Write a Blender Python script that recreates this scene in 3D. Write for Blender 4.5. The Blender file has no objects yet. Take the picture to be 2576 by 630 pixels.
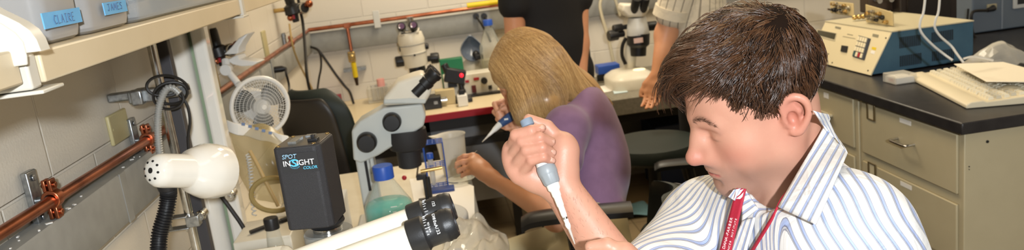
import bpy, bmesh, math, random
import numpy as np
from mathutils import Vector, Matrix
random.seed(7); rng = np.random.default_rng(7)
sc = bpy.context.scene
COL = sc.collection
# ---------------------------------------------------------------- camera
FPX, CX, CY = 2020.0, 1288.0, 315.0
CAMZ = 1.53
def _rig():
    vp = np.array([1057.0, -121.0]); yv = 9100.0
    y = np.array([vp[0]-CX, vp[1]-CY, FPX]); y /= np.linalg.norm(y)
    xv = (FPX*FPX+(vp[1]-CY)*(yv-CY))/-(vp[0]-CX)+CX
    d = np.array([xv-CX, yv-CY, FPX]); d /= np.linalg.norm(d)
    z = -d; x = np.cross(y, z)
    return np.array([x, y, z])
RIG = _rig()
CAMP = np.array([0.0, 0.0, CAMZ])
def P(px, py, X=None, Y=None, Z=None, D=None):
    r = RIG @ np.array([(px-CX)/FPX, (py-CY)/FPX, 1.0])
    if D is not None: t = D
    elif X is not None: t = (X-CAMP[0])/r[0]
    elif Y is not None: t = (Y-CAMP[1])/r[1]
    else: t = (Z-CAMP[2])/r[2]
    return Vector(CAMP+r*t)
cd = bpy.data.cameras.new('camera'); cam = bpy.data.objects.new('camera', cd); COL.objects.link(cam)
m = Matrix.Identity(4)
for i in range(3):
    m[i][0] = RIG[i][0]; m[i][1] = -RIG[i][1]; m[i][2] = -RIG[i][2]; m[i][3] = CAMP[i]
cam.matrix_world = m
cd.sensor_width = 36; cd.lens = FPX/2576*36; cd.clip_start = .05
cd.dof.use_dof = True; cd.dof.focus_distance = 1.15; cd.dof.aperture_fstop = 8.0
sc.camera = cam
# ---------------------------------------------------------------- light
sc.view_settings.view_transform = 'Standard'; sc.view_settings.look = 'None'
sc.view_settings.gamma = 1; sc.view_settings.use_curve_mapping = False
sc.view_settings.exposure = 0.08
sc.cycles.use_denoising = True
sc.cycles.max_bounces = 10; sc.cycles.diffuse_bounces = 2; sc.cycles.transparent_max_bounces = 24
sc.cycles.caustics_reflective = False; sc.cycles.caustics_refractive = False
w = bpy.data.worlds.new('room_air'); sc.world = w; w.use_nodes = True
w.node_tree.nodes['Background'].inputs[0].default_value = (1.0, .72, .38, 1)
w.node_tree.nodes['Background'].inputs[1].default_value = .05
def area(loc, sx, sy, watt, col, rot=(0, 0, 0)):
    l = bpy.data.lights.new('ceiling_tube', 'AREA'); l.shape = 'RECTANGLE'; l.size = sx; l.size_y = sy
    l.energy = watt; l.color = col
    o = bpy.data.objects.new('ceiling_tube', l); o.location = loc; o.rotation_euler = rot; COL.objects.link(o)
TUBE = (1.0, .72, .38)
FLASH_REACH = (1.0, .87, .66)  # whiter tint on the back lamps, standing in for the flash's reach
for x, y, e, c in ((.75, .5, 4, TUBE), (.75, 2.2, 10, TUBE), (.45, 3.8, 32, FLASH_REACH), (1.7, 3.5, 20, FLASH_REACH)):
    area((x, y, 2.62), .35, 1.2, e, c)
fl = bpy.data.lights.new('camera_flash', 'SPOT'); fl.energy = 168; fl.color = (.90, .95, 1.0)
fl.shadow_soft_size = .03; fl.spot_size = math.radians(150); fl.spot_blend = .3
fo = bpy.data.objects.new('camera_flash', fl); COL.objects.link(fo)
fm = m.copy(); fp = Vector((.14, -.50, 1.705))
fm.translation = fp; fo.matrix_world = fm
# ---------------------------------------------------------------- materials
def lin(c):
    return tuple(((v/255)/12.92 if v/255 <= .04045 else ((v/255+.055)/1.055)**2.4) for v in c)
def mat(name, c, rough=.5, metal=0.0, spec=.5, c2=None, nscale=40, bump=0.0, bscale=200, trans=0.0, alpha=1.0,
        emit=0.0, coat=0.0, ior=1.45, stretch=None, namt=(.35, .65), sheen=0.0, sss=0.0):
    M = bpy.data.materials.new(name); M.use_nodes = True
    nt = M.node_tree; b = nt.nodes['Principled BSDF']
    L = lin(c) + (1,)
    b.inputs['Base Color'].default_value = L
    b.inputs['Roughness'].default_value = rough; b.inputs['Metallic'].default_value = metal
    b.inputs['Specular IOR Level'].default_value = spec; b.inputs['IOR'].default_value = ior
    b.inputs['Transmission Weight'].default_value = trans; b.inputs['Alpha'].default_value = alpha
    b.inputs['Coat Weight'].default_value = coat
    b.inputs['Sheen Weight'].default_value = sheen
    if sss:
        b.inputs['Subsurface Weight'].default_value = sss; b.inputs['Subsurface Radius'].default_value = (.012, .004, .002)
        b.inputs['Subsurface Scale'].default_value = .6
    if emit:
        b.inputs['Emission Color'].default_value = L; b.inputs['Emission Strength'].default_value = emit
    tc = nt.nodes.new('ShaderNodeTexCoord'); src = tc.outputs['Object']
    if stretch:
        mp = nt.nodes.new('ShaderNodeMapping'); mp.inputs['Scale'].default_value = stretch
        nt.links.new(src, mp.inputs[0]); src = mp.outputs[0]
    if c2 is not None:
        n = nt.nodes.new('ShaderNodeTexNoise'); n.inputs['Scale'].default_value = nscale; n.inputs['Detail'].default_value = 4
        nt.links.new(src, n.inputs['Vector'])
        r = nt.nodes.new('ShaderNodeValToRGB')
        r.color_ramp.elements[0].position = namt[0]; r.color_ramp.elements[1].position = namt[1]
        r.color_ramp.elements[0].color = L; r.color_ramp.elements[1].color = lin(c2)+(1,)
        nt.links.new(n.outputs['Fac'], r.inputs[0]); nt.links.new(r.outputs[0], b.inputs['Base Color'])
    if bump:
        n = nt.nodes.new('ShaderNodeTexNoise'); n.inputs['Scale'].default_value = bscale; n.inputs['Detail'].default_value = 3
        nt.links.new(src, n.inputs['Vector'])
        bp = nt.nodes.new('ShaderNodeBump'); bp.inputs['Strength'].default_value = bump; bp.inputs['Distance'].default_value = .002
        nt.links.new(n.outputs['Fac'], bp.inputs['Height']); nt.links.new(bp.outputs[0], b.inputs['Normal'])
    return M
def glassy(name, c, opac=.25, rough=.08):
    """thin clear plastic or glass: part see-through, part glossy film"""
    M = bpy.data.materials.new(name); M.use_nodes = True; nt = M.node_tree
    b = nt.nodes['Principled BSDF']; out = nt.nodes['Material Output']
    b.inputs['Base Color'].default_value = lin(c)+(1,); b.inputs['Roughness'].default_value = rough
    t = nt.nodes.new('ShaderNodeBsdfTransparent'); t.inputs[0].default_value = (.96, .96, .95, 1)
    lw = nt.nodes.new('ShaderNodeLayerWeight'); lw.inputs[0].default_value = .35
    mr = nt.nodes.new('ShaderNodeMapRange'); mr.inputs[3].default_value = opac; mr.inputs[4].default_value = min(1, opac+.55)
    nt.links.new(lw.outputs['Facing'], mr.inputs[0])
    mx = nt.nodes.new('ShaderNodeMixShader'); nt.links.new(mr.outputs[0], mx.inputs[0])
    nt.links.new(t.outputs[0], mx.inputs[1]); nt.links.new(b.outputs[0], mx.inputs[2]); nt.links.new(mx.outputs[0], out.inputs[0])
    return M
# ---------------------------------------------------------------- mesh helpers
MATS = {}
class MB:
    def __init__(s): s.v = []; s.f = []
    def add(s, vs, fs):
        o = len(s.v); s.v.extend([Vector(v) for v in vs]); s.f.extend([tuple(i+o for i in f) for f in fs]); return s
    def box(s, c, d, R=None):
        c = Vector(c); vs = []
        for i in range(8):
            q = Vector(((i & 1)-.5, ((i >> 1) & 1)-.5, ((i >> 2) & 1)-.5)); q = Vector((q.x*d[0], q.y*d[1], q.z*d[2]))
            vs.append(c + (R @ q if R is not None else q))
        return s.add(vs, [(0, 2, 3, 1), (4, 5, 7, 6), (0, 1, 5, 4), (2, 6, 7, 3), (0, 4, 6, 2), (1, 3, 7, 5)])
    def span(s, a, b):
        a = Vector(a); b = Vector(b); return s.box((a+b)/2, [abs(x) for x in (b-a)])
    def ring(s, c, ax, r, n):
        z = Vector(ax).normalized(); x = z.orthogonal().normalized(); y = z.cross(x)
        return [Vector(c)+x*(r*math.cos(2*math.pi*i/n))+y*(r*math.sin(2*math.pi*i/n)) for i in range(n)]
    def lathe(s, prof, o, ax, n=28):
        z = Vector(ax).normalized(); o = Vector(o); rings = []; base = len(s.v)
        vs = []; idx = []
        for r, h in prof:
            if r < 1e-6: idx.append([len(vs)]); vs.append(o+z*h)
            else:
                k = len(vs); vs += s.ring(o+z*h, z, r, n); idx.append(list(range(k, k+n)))
        fs = []
        for a, b in zip(idx, idx[1:]):
            for i in range(n):
                j = (i+1) % n
                if len(a) == 1 and len(b) == 1: continue
                if len(a) == 1: fs.append((a[0], b[i], b[j]))
                elif len(b) == 1: fs.append((a[i], a[j], b[0]))
                else: fs.append((a[i], a[j], b[j], b[i]))
        return s.add(vs, fs)
    def cyl(s, a, b, r, r2=None, n=20):
        a = Vector(a); b = Vector(b); L = (b-a).length; r2 = r if r2 is None else r2
        return s.lathe([(0, 0), (r, 0), (r2, L), (0, L)], a, b-a, n)
    def tube(s, pts, r, n=8, closed=False):
        pts = [Vector(p) for p in pts]; N = len(pts)
        rs = r if isinstance(r, (list, tuple)) else [r]*N
        up = None; vs = []
        for i in range(N):
            if closed: t = pts[(i+1) % N]-pts[i-1]
            else: t = pts[min(i+1, N-1)]-pts[max(i-1, 0)]
            t = t.normalized() if t.length > 1e-9 else Vector((0, 0, 1))
            if up is None: up = t.orthogonal().normalized()
            up = (up - t*up.dot(t))
            up = up.normalized() if up.length > 1e-6 else t.orthogonal().normalized()
            w = t.cross(up)
            vs += [pts[i]+up*(rs[i]*math.cos(2*math.pi*k/n))+w*(rs[i]*math.sin(2*math.pi*k/n)) for k in range(n)]
        fs = []
        for i in range(N if closed else N-1):
            a = i*n; b = ((i+1) % N)*n
            for k in range(n): fs.append((a+k, a+(k+1) % n, b+(k+1) % n, b+k))
        if not closed:
            fs.append(tuple(range(n))[::-1]); fs.append(tuple(range((N-1)*n, N*n)))
        return s.add(vs, fs)
    def ext(s, poly, vec):
        poly = [Vector(p) for p in poly]; vec = Vector(vec); n = len(poly)
        return s.add(poly+[p+vec for p in poly], [tuple(range(n))[::-1], tuple(range(n, 2*n))]+[(i, (i+1) % n, (i+1) % n+n, i+n) for i in range(n)])
    def sph(s, c, r, R=None, n=18, m=12):
        if not isinstance(r, (tuple, list)): r = (r,)*3
        c = Vector(c); vs = []; fs = []
        for j in range(m+1):
            th = math.pi*j/m
            for i in range(n):
                q = Vector((r[0]*math.sin(th)*math.cos(2*math.pi*i/n), r[1]*math.sin(th)*math.sin(2*math.pi*i/n), r[2]*math.cos(th)))
                vs.append(c+(R @ q if R is not None else q))
        for j in range(m):
            for i in range(n): fs.append((j*n+i, (j+1)*n+i, (j+1)*n+(i+1) % n, j*n+(i+1) % n))
        return s.add(vs, fs)
    def grid(s, rows):
        nr = len(rows); nc = len(rows[0]); vs = [p for r in rows for p in r]
        return s.add(vs, [(i*nc+j, i*nc+j+1, (i+1)*nc+j+1, (i+1)*nc+j) for i in range(nr-1) for j in range(nc-1)])
    def torus(s, c, ax, R, r, n=28, k=8):
        return s.tube(s.ring(c, ax, R, n), r, k, closed=True)
    def obj(s, name, ma, par=None, bev=0, seg=2, ang=38, local=False, solid=0, sub=0, flat=False):
        me = bpy.data.meshes.new(name)
        vs = s.v
        if par is not None and not local:
            mi = par.matrix_basis if par.parent is None else par.parent.matrix_basis
            mi = mi.inverted(); vs = [mi @ v for v in vs]
        me.from_pydata([tuple(v) for v in vs], [], s.f); me.update()
        bm = bmesh.new(); bm.from_mesh(me); bmesh.ops.remove_doubles(bm, verts=bm.verts, dist=1e-6)
        bmesh.ops.recalc_face_normals(bm, faces=bm.faces); bm.to_mesh(me); bm.free()
        if not flat:
            me.polygons.foreach_set('use_smooth', [True]*len(me.polygons)); me.set_sharp_from_angle(angle=math.radians(ang))
        me.materials.append(ma)
        return link(name, me, par, bev, seg, solid, sub)
def link(name, me, par=None, bev=0, seg=2, solid=0, sub=0):
    o = bpy.data.objects.new(name, me); COL.objects.link(o)
    if par is not None: o.parent = par
    if solid:
        md = o.modifiers.new('thick', 'SOLIDIFY'); md.thickness = solid; md.offset = 0
    if bev:
        md = o.modifiers.new('bevel', 'BEVEL'); md.width = bev; md.segments = seg; md.limit_method = 'ANGLE'; md.angle_limit = math.radians(40)
        md.harden_normals = False
    if sub:
        md = o.modifiers.new('sub', 'SUBSURF'); md.levels = sub; md.render_levels = sub
    return o
def tag(o, label, cat, group=None, kind=None):
    if label: o['label'] = label
    if cat: o['category'] = cat
    if group: o['group'] = group
    if kind: o['kind'] = kind
    return o
def thing(name, label, cat, loc, rz=0, group=None, M=None):
    o = bpy.data.objects.new(name, None); COL.objects.link(o); o.empty_display_size = .02
    o.matrix_basis = M if M is not None else Matrix.Translation(Vector(loc)) @ Matrix.Rotation(rz, 4, 'Z')
    return tag(o, label, cat, group)
def struct(name, mb, ma, label=None, cat=None, **k):
    o = mb.obj(name, ma, **k); o['kind'] = 'structure'
    return tag(o, label, cat)
def dup(root, M, label, group=None):
    r = root.copy(); COL.objects.link(r); r.matrix_basis = M; r['label'] = label
    if group: r['group'] = group
    for ch in list(root.children):
        c = ch.copy(); COL.objects.link(c); c.parent = r
        for g in list(ch.children):
            d = g.copy(); COL.objects.link(d); d.parent = c
    return r
def TR(loc, rz=0): return Matrix.Translation(Vector(loc)) @ Matrix.Rotation(rz, 4, 'Z')
def frame(o, x, y):
    """4x4 with the given origin, x axis and (roughly) y axis"""
    x = Vector(x).normalized(); z = x.cross(Vector(y)).normalized(); y = z.cross(x)
    M = Matrix.Identity(4)
    for i in range(3): M[i][0] = x[i]; M[i][1] = y[i]; M[i][2] = z[i]; M[i][3] = o[i]
    return M
def crv(pts, k=8):
    pts = [Vector(p) for p in pts]; q = [pts[0]*2-pts[1]]+pts+[pts[-1]*2-pts[-2]]; out = []
    for i in range(1, len(q)-2):
        for j in range(k):
            t = j/k; a, b, c, d = q[i-1], q[i], q[i+1], q[i+2]
            out.append(.5*((2*b)+(c-a)*t+(2*a-5*b+4*c-d)*t*t+(3*b-a-3*c+d)*t**3))
    return out+[pts[-1]]
def lettering(name, s, size, M, ma, par, align='CENTER', depth=.0004, sx=1.0, shear=0.0):
    cu = bpy.data.curves.new(name, 'FONT'); cu.body = s; cu.size = size; cu.align_x = align; cu.align_y = 'CENTER'
    cu.extrude = depth; cu.shear = shear; cu.resolution_u = 3
    t = bpy.data.objects.new(name, cu); COL.objects.link(t)
    dg = bpy.context.evaluated_depsgraph_get()
    me = bpy.data.meshes.new_from_object(t.evaluated_get(dg)); bpy.data.objects.remove(t)
    me.transform(Matrix.Diagonal((sx, 1, 1, 1))); me.transform(M)
    if par is not None:
        q = par
        while q.parent is not None: q = q.parent
        me.transform(q.matrix_basis.inverted())
    me.materials.clear(); me.materials.append(ma); me.name = name
    return link(name, me, par)
def strokes(name, lines, r, ma, par):
    b = MB()
    for l in lines: b.tube(l, r, 5)
    return b.obj(name, ma, par)
# ================================================================ ROOM
WX, WY, RX, CZ = -.74, 4.8, 2.95, 2.72
BZ, RZ = .72, .914
def block_mat(name, axis):
    M = bpy.data.materials.new(name); M.use_nodes = True; nt = M.node_tree; b = nt.nodes['Principled BSDF']
    b.inputs['Roughness'].default_value = .42
    tc = nt.nodes.new('ShaderNodeTexCoord'); sp = nt.nodes.new('ShaderNodeSeparateXYZ'); cb = nt.nodes.new('ShaderNodeCombineXYZ')
    nt.links.new(tc.outputs['Object'], sp.inputs[0])
    nt.links.new(sp.outputs[axis], cb.inputs[0])
    ad = nt.nodes.new('ShaderNodeMath'); ad.operation = 'ADD'; ad.inputs[1].default_value = .163
    nt.links.new(sp.outputs[2], ad.inputs[0]); nt.links.new(ad.outputs[0], cb.inputs[1])
    br = nt.nodes.new('ShaderNodeTexBrick'); br.inputs['Scale'].default_value = 1
    br.inputs['Brick Width'].default_value = .385; br.inputs['Row Height'].default_value = .195
    br.inputs['Mortar Size'].default_value = .004; br.inputs['Mortar Smooth'].default_value = .6
    br.inputs['Color1'].default_value = lin((222, 214, 200))+(1,); br.inputs['Color2'].default_value = lin((219, 211, 196))+(1,)
    br.inputs['Mortar'].default_value = lin((226, 219, 206))+(1,)
    nt.links.new(cb.outputs[0], br.inputs['Vector']); nt.links.new(br.outputs['Color'], b.inputs['Base Color'])
    n = nt.nodes.new('ShaderNodeTexNoise'); n.inputs['Scale'].default_value = 150; n.inputs['Detail'].default_value = 3
    nt.links.new(tc.outputs['Object'], n.inputs['Vector'])
    b1 = nt.nodes.new('ShaderNodeBump'); b1.inputs['Strength'].default_value = .35; b1.inputs['Distance'].default_value = .0015
    b2 = nt.nodes.new('ShaderNodeBump'); b2.inputs['Strength'].default_value = .9; b2.inputs['Distance'].default_value = .003; b2.invert = True
    nt.links.new(n.outputs['Fac'], b1.inputs['Height']); nt.links.new(br.outputs['Fac'], b2.inputs['Height'])
    nt.links.new(b1.outputs[0], b2.inputs['Normal']); nt.links.new(b2.outputs[0], b.inputs['Normal'])
    return M
mWL = block_mat('painted_block_side', 1); mWB = block_mat('painted_block_back', 0)
struct('wall_left', MB().span((WX-.1, -2, 0), (WX, WY+.1, CZ)), mWL)
struct('wall_back', MB().span((WX, WY, 0), (RX, WY+.1, CZ)), mWB)
struct('wall_right', MB().span((RX, -2, 0), (RX+.1, WY+.1, CZ)), mWL)
def tile_mat():
    M = mat('floor_tile', (170, 150, 118), .35); nt = M.node_tree; b = nt.nodes['Principled BSDF']
    tc = nt.nodes.new('ShaderNodeTexCoord'); br = nt.nodes.new('ShaderNodeTexBrick'); br.offset = 0
    br.inputs['Scale'].default_value = 1; br.inputs['Brick Width'].default_value = .305; br.inputs['Row Height'].default_value = .305
    br.inputs['Mortar Size'].default_value = .002
    br.inputs['Color1'].default_value = lin((166, 146, 114))+(1,); br.inputs['Color2'].default_value = lin((156, 136, 106))+(1,)
    br.inputs['Mortar'].default_value = lin((90, 78, 60))+(1,)
    nt.links.new(tc.outputs['Object'], br.inputs[0]); nt.links.new(br.outputs[0], b.inputs['Base Color'])
    return M
struct('floor', MB().span((WX-.1, -2, -.1), (RX+.1, WY+.1, 0)), tile_mat())
struct('ceiling', MB().span((WX-.1, -2, CZ), (RX+.1, WY+.1, CZ+.1)), mat('ceiling_white', (196, 188, 172), .8, bump=.3, bscale=60))
# ---------------------------------------------------------------- common materials
m_black = mat('black_plastic', (26, 26, 28), .38, spec=.5, bump=.12, bscale=900)
m_blackm = mat('matte_black_metal', (34, 33, 35), .55, bump=.35, bscale=1400, c2=(42, 41, 43), nscale=900)
m_rubber = mat('black_rubber', (22, 22, 22), .6)
m_chrome = mat('chrome', (205, 203, 198), .16, metal=1, c2=(180, 178, 172), nscale=60)
m_zinc = mat('zinc_plate', (176, 178, 178), .34, metal=.9, c2=(140, 144, 146), nscale=90)
m_copper = mat('copper_pipe', (184, 112, 80), .32, metal=1, c2=(132, 74, 50), nscale=14, stretch=(1, 1, 1), namt=(.4, .75))
m_brass = mat('brass', (206, 176, 116), .25, metal=1)
m_race = mat('grey_raceway_paint', (142, 142, 138), .45, c2=(150, 150, 146), nscale=25)
m_racetop = m_race
m_ivory = mat('ivory_instrument_paint', (226, 220, 204), .36, c2=(220, 213, 196), nscale=12)
m_greyp = mat('grey_white_paint', (206, 206, 202), .38, c2=(200, 200, 196), nscale=10)
m_white = mat('white_plastic', (236, 234, 228), .32)
m_gloss = mat('glossy_white_enamel', (238, 234, 224), .12, coat=.6)
m_shelf = mat('cream_shelf_enamel', (214, 198, 168), .42, c2=(209, 193, 162), nscale=8)
m_almond = mat('pale_shelf_bracket', (206, 201, 188), .4)
m_blue = mat('blue_cap_plastic', (40, 84, 178), .4)
m_red = mat('red_edging', (168, 30, 44), .45)
m_green = mat('green_plastic', (24, 112, 72), .4)
m_yellow = mat('yellow_tape', (226, 196, 30), .5)
m_paper = mat('white_paper', (238, 234, 226), .7, bump=.1, bscale=60)
m_glass = glassy('clear_glass', (225, 228, 220), .10, .04)
m_clear = glassy('clear_plastic_film', (230, 226, 214), .22, .07)
m_trans = glassy('frosted_plastic', (214, 210, 202), .55, .32)
m_bin = glassy('grey_bin_plastic', (190, 188, 186), .40, .28)
m_tray = glassy('clear_tray_plastic', (196, 204, 212), .22, .15)
m_labelblue = mat('blue_label_tape', (110, 178, 226), .6, c2=(102, 170, 220), nscale=30)
m_ink = mat('dark_ink', (84, 108, 140), .6)
m_whiteink = mat('white_print', (235, 235, 235), .5)
m_cyanink = mat('cyan_print', (90, 190, 225), .5)
m_almondplate = mat('tan_cover_plate', (190, 178, 132), .4)
m_cord = mat('black_cord', (30, 27, 24), .5)
m_tan = mat('tan_cord', (178, 150, 96), .5)
# ---------------------------------------------------------------- raceways on the walls
def raceway(name, a, b, out, z0, z1, label):
    a = Vector(a); b = Vector(b); o = Vector(out)
    t = thing(name, label, 'raceway', ((a+b)/2).to_tuple()[:2]+(z0,))
    q = [(0, z0), (.042, z0), (.045, z0+.004), (.045, z1-.004), (.042, z1), (0, z1)]
    mb = MB().ext([Vector((a.x, a.y, 0))+o*x+Vector((0, 0, z)) for x, z in q], Vector((b.x-a.x, b.y-a.y, 0)))
    mb.obj('channel', m_race, t)
    L = (b-a).length; n = max(2, int(L/1.2))
    for i in range(1, n):
        p = a.lerp(b, i/n); d = (b-a).normalized()
        c = MB().box((p.x+o.x*.0455, p.y+o.y*.0455, (z0+z1)/2), [abs(d.x)*.03+abs(o.x)*.002, abs(d.y)*.03+abs(o.y)*.002, z1-z0+.002])
        c.obj('joint_cover', m_race, t)
    return t
rz1 = P(300, 440, X=WX+.045).z; rz0 = P(300, 585, X=WX+.045).z
raceway('wall_raceway', (WX, .2, 0), (WX, WY, 0), (1, 0, 0), rz0, rz1, 'grey metal raceway along the left block wall under the copper pipe')
raceway('wall_raceway', (WX+.045, WY, 0), (RX, WY, 0), (0, -1, 0), P(1000, 108, Y=WY-.045).z, P(1000, 108, Y=WY-.045).z+(rz1-rz0)+.012, 'grey metal raceway along the back wall behind the two stereo microscopes')
spk = MB()
for i in range(26):
    y = random.uniform(1.0, 1.9); s = random.uniform(.002, .006)
    spk.box((WX+random.uniform(.008, .04), y, rz1+.0008), (s, s*random.uniform(1, 2.2), .0015), Matrix.Rotation(random.random()*3, 3, 'Z'))
tag(spk.obj('paint_flakes', m_paper), 'white paint flakes scattered on top of the grey left raceway', 'paint flakes', kind='stuff')
# ---------------------------------------------------------------- copper pipes
PX = WX+.040
pa = P(0, 588, X=PX); pb = P(405, 332, X=PX); pc = P(752, 94, X=PX)
pz = (pa.z+pb.z+pc.z)/3
p_near = pa+(pa-pb)*.8; 
pipe = thing('copper_pipe', 'copper gas pipe along the left wall above the raceway', 'pipe', (PX, 2.5, pz))
pts = [p_near, pa, pb, P(660, 157, X=PX), Vector((PX, WY-.06, P(752, 94, X=PX).z))]
MB().tube(pts, .0105, 14).obj('tube', m_copper, pipe)
bk = P(1000, 45, Y=WY-.06).z
def split_clamp(q, par, ax=(0, 1, 0)):
    """a two-piece split ring with bolted ears on a zinc wall strap"""
    q = Vector(q); ax = Vector(ax); out = Vector((1, 0, 0)) if ax.y else Vector((0, -1, 0))
    b = MB(); b.lathe([(.0105, -.011), (.0165, -.011), (.0175, 0), (.0165, .011), (.0105, .011)], q, ax, 20)
    for s in (1, -1):
        c = q+Vector((0, 0, s*.025)); 
        b.box(c+out*.004, [.007 if abs(out[i]) else (.020 if abs(ax[i]) else .022) for i in range(3)])
        b.box(c-out*.006, [.007 if abs(out[i]) else (.020 if abs(ax[i]) else .022) for i in range(3)])
        b.cyl(c-out*.013, c+out*.012, .0055, n=10)
    cl = b.obj('split_ring', m_copper, par, bev=.0018)
    wallp = q-out*.036
    z = MB().box(q-out*.030+Vector((0, 0, .006)), [.012 if abs(out[i]) else (.034 if abs(ax[i]) else .098) for i in range(3)])
    z.cyl(q-out*.034, q-out*.008, .006, n=10)
    for s in (-1, 1): z.cyl(q-out*.024+Vector((0, 0, s*.036+.006)), q-out*.020+Vector((0, 0, s*.036+.006)), .007, n=6)
    st = z.obj('wall_strap', m_zinc, par, bev=.002)
for px, py in ((133, 500), (372, 350), (733, 108)):
    split_clamp(P(px, py, X=PX), pipe)
pipe2 = thing('copper_pipe', 'copper gas pipe along the back wall with a hanging branch valve', 'pipe', (.8, WY-.06, bk))
MB().tube([(PX+.0, WY-.06, bk-.004), (.3, WY-.06, bk), (RX-.02, WY-.06, bk+.01)], .0115, 12).obj('tube', m_copper, pipe2)
v0 = P(873, 64, Y=WY-.06); v1 = P(884, 128, Y=WY-.07)
b = MB(); b.tube([v0, v1], .010, 10); b.box(v0, (.04, .03, .03)); b.obj('branch_tube', m_copper, pipe2, bev=.003)
vb = MB(); vc = P(885, 143, Y=WY-.07); vb.box(vc, (.042, .03, .062)); vb.cyl(vc+Vector((0, -.03, .0)), vc, .014); vb.obj('valve_body', m_brass, pipe2, bev=.006)
va, vd = P(889, 158, Y=WY-.08), P(895, 194, Y=WY-.07)
MB().tube([va, vd], .015, 8).obj('valve_tape', m_yellow, pipe2)
MB().tube([vd, P(899, 215, Y=WY-.07)], [.013, .008], 8).obj('hose_barb', mat('dark_barb', (60, 44, 34), .4, metal=.6), pipe2)
MB().box(P(893, 174, Y=WY-.03), (.13, .05, .02)).obj('wall_strap', m_zinc, pipe2)
for px in (948,):
    c = P(px, 48, Y=WY-.06); MB().box(c+Vector((0, -.016, 0)), (.038, .012, .10)).obj('pipe_clip', m_greyp, pipe2, bev=.003)
MB().tube([P(1175, 15, Y=WY-.06), P(1262, 4, Y=WY-.06)], .0165, 10).obj('warning_tape', m_yellow, pipe2)
# cover plate
c = P(298, 319, X=WX+.004); 
cp = thing('cover_plate', 'tan blank cover plate on the left wall above the pipe', 'wall plate', (WX, c.y, c.z))
MB().box((WX+.004, c.y, c.z), (.009, .108, .068)).obj('plate', m_almondplate, cp, bev=.003)
for s in (-1, 1): MB().cyl((WX+.008, c.y+s*.042, c.z), (WX+.0095, c.y+s*.042, c.z), .003, n=8).obj('screw', m_almondplate, cp)
c = P(667, 110, X=WX+.004)
cp2 = thing('cover_plate', 'tan blank cover plate far along the left wall beneath the shelf', 'wall plate', (WX, c.y, c.z))
MB().box((WX+.004, c.y, c.z), (.009, .075, .115)).obj('plate', m_almondplate, cp2, bev=.003)
# ================================================================ SHELF
SF = -.44
sz0 = P(375, 117, X=SF).z; sz1 = sz0+.036
ys0 = P(100, 190, X=SF).y; ys1 = P(612, 45, X=SF).y
def shelf(y0, y1, label, z0=sz0, z1=sz1, xf=SF):
    t = thing('wall_shelf', label, 'shelf', (WX, (y0+y1)/2, z0))
    MB().ext([(WX+.002, y0, z1-.012), (WX+.002, y0, z1), (xf, y0, z1), (xf, y0, z0), (xf-.012, y0, z0), (xf-.012, y0, z1-.012)], (0, y1-y0, 0)).obj('board', m_shelf, t, bev=.0025)
    b = MB()
    for y in (y0+.03, y1-.03): b.ext([(WX+.002, y, z1-.012), (xf-.014, y, z1-.012), (xf-.014, y, z0+.006), (WX+.002, y, z0-.05)], (0, .004, 0))
    b.obj('bracket_rib', m_almond, t)
    return t
sh1 = shelf(ys0+.012, ys1-.006, 'long cream metal shelf on the left wall carrying the labelled bins')
ysd = ys1+.006
sh2 = shelf(ysd, ysd+1.25, 'cream metal shelf further along the left wall with a blue item')
sh0 = shelf(ys0-.62, ys0-.022, 'nearest cream metal shelf at the left edge below the end panel', P(40, 215, X=SF-.015).z, P(40, 215, X=SF-.015).z+.038, SF-.008)
# end lug under the shelf joint
t = thing('shelf_lug', 'pale bent metal lug at the near end of the long shelf', 'bracket', (SF, ys0, sz0))
MB().span((WX+.002, ys0-.016, sz0-.004), (SF-.003, ys0+.008, sz1-.001)).obj('plate', m_almond, t, bev=.003)
MB().span((SF-.12, ys0-.014, sz0-.010), (SF+.006, ys0+.04, sz0-.0055)).obj('tab', m_almond, t, bev=.0015)
t = thing('shelf_lug', 'pale metal clip where the two far shelves meet', 'bracket', (SF, ys1, sz0))
MB().span((WX+.002, ys1-.004, sz0), (SF-.002, ys1+.004, sz1)).obj('plate', m_almond, t)
MB().span((SF-.05, ys1-.03, sz0-.008), (SF+.008, ys1+.03, sz0-.003)).obj('tab', m_almond, t, bev=.0015)
MB().span((SF-.004, ys1-.012, sz0-.004), (SF+.006, ys1+.012, sz1+.03)).obj('upright_clip', m_almond, t, bev=.0015)
# shelf end panel
ye = ys0-.03
t = thing('shelf_end_panel', 'white curved metal end panel standing on the nearest shelf', 'shelf panel', (WX, ye, sz1))
bz = P(0, 165, Y=ye).z
out = [P(x, y, Y=ye) for x, y in ((-260, 215), (112, 150), (103, 128), (92, 100), (75, 77), (48, 58), (20, 44), (-10, 30), (-60, 0), (-260, -60))]
zb = sz1+.002
out[0].z = zb; out[1].z = zb
MB().ext(out, (0, .022, 0)).obj('panel', m_almond, t, bev=.004)
inn = [P(x, y, Y=ye) for x, y in ((-260, 208), (72, 163), (70, 140), (60, 105), (40, 82), (10, 62), (-20, 45), (-60, 26), (-260, -20))]
rim = MB().ext([p+Vector((0, -.0035, 0)) for p in inn], (0, .004, 0)); rim.obj('face_plate', m_almond, t, bev=.0015)
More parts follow.
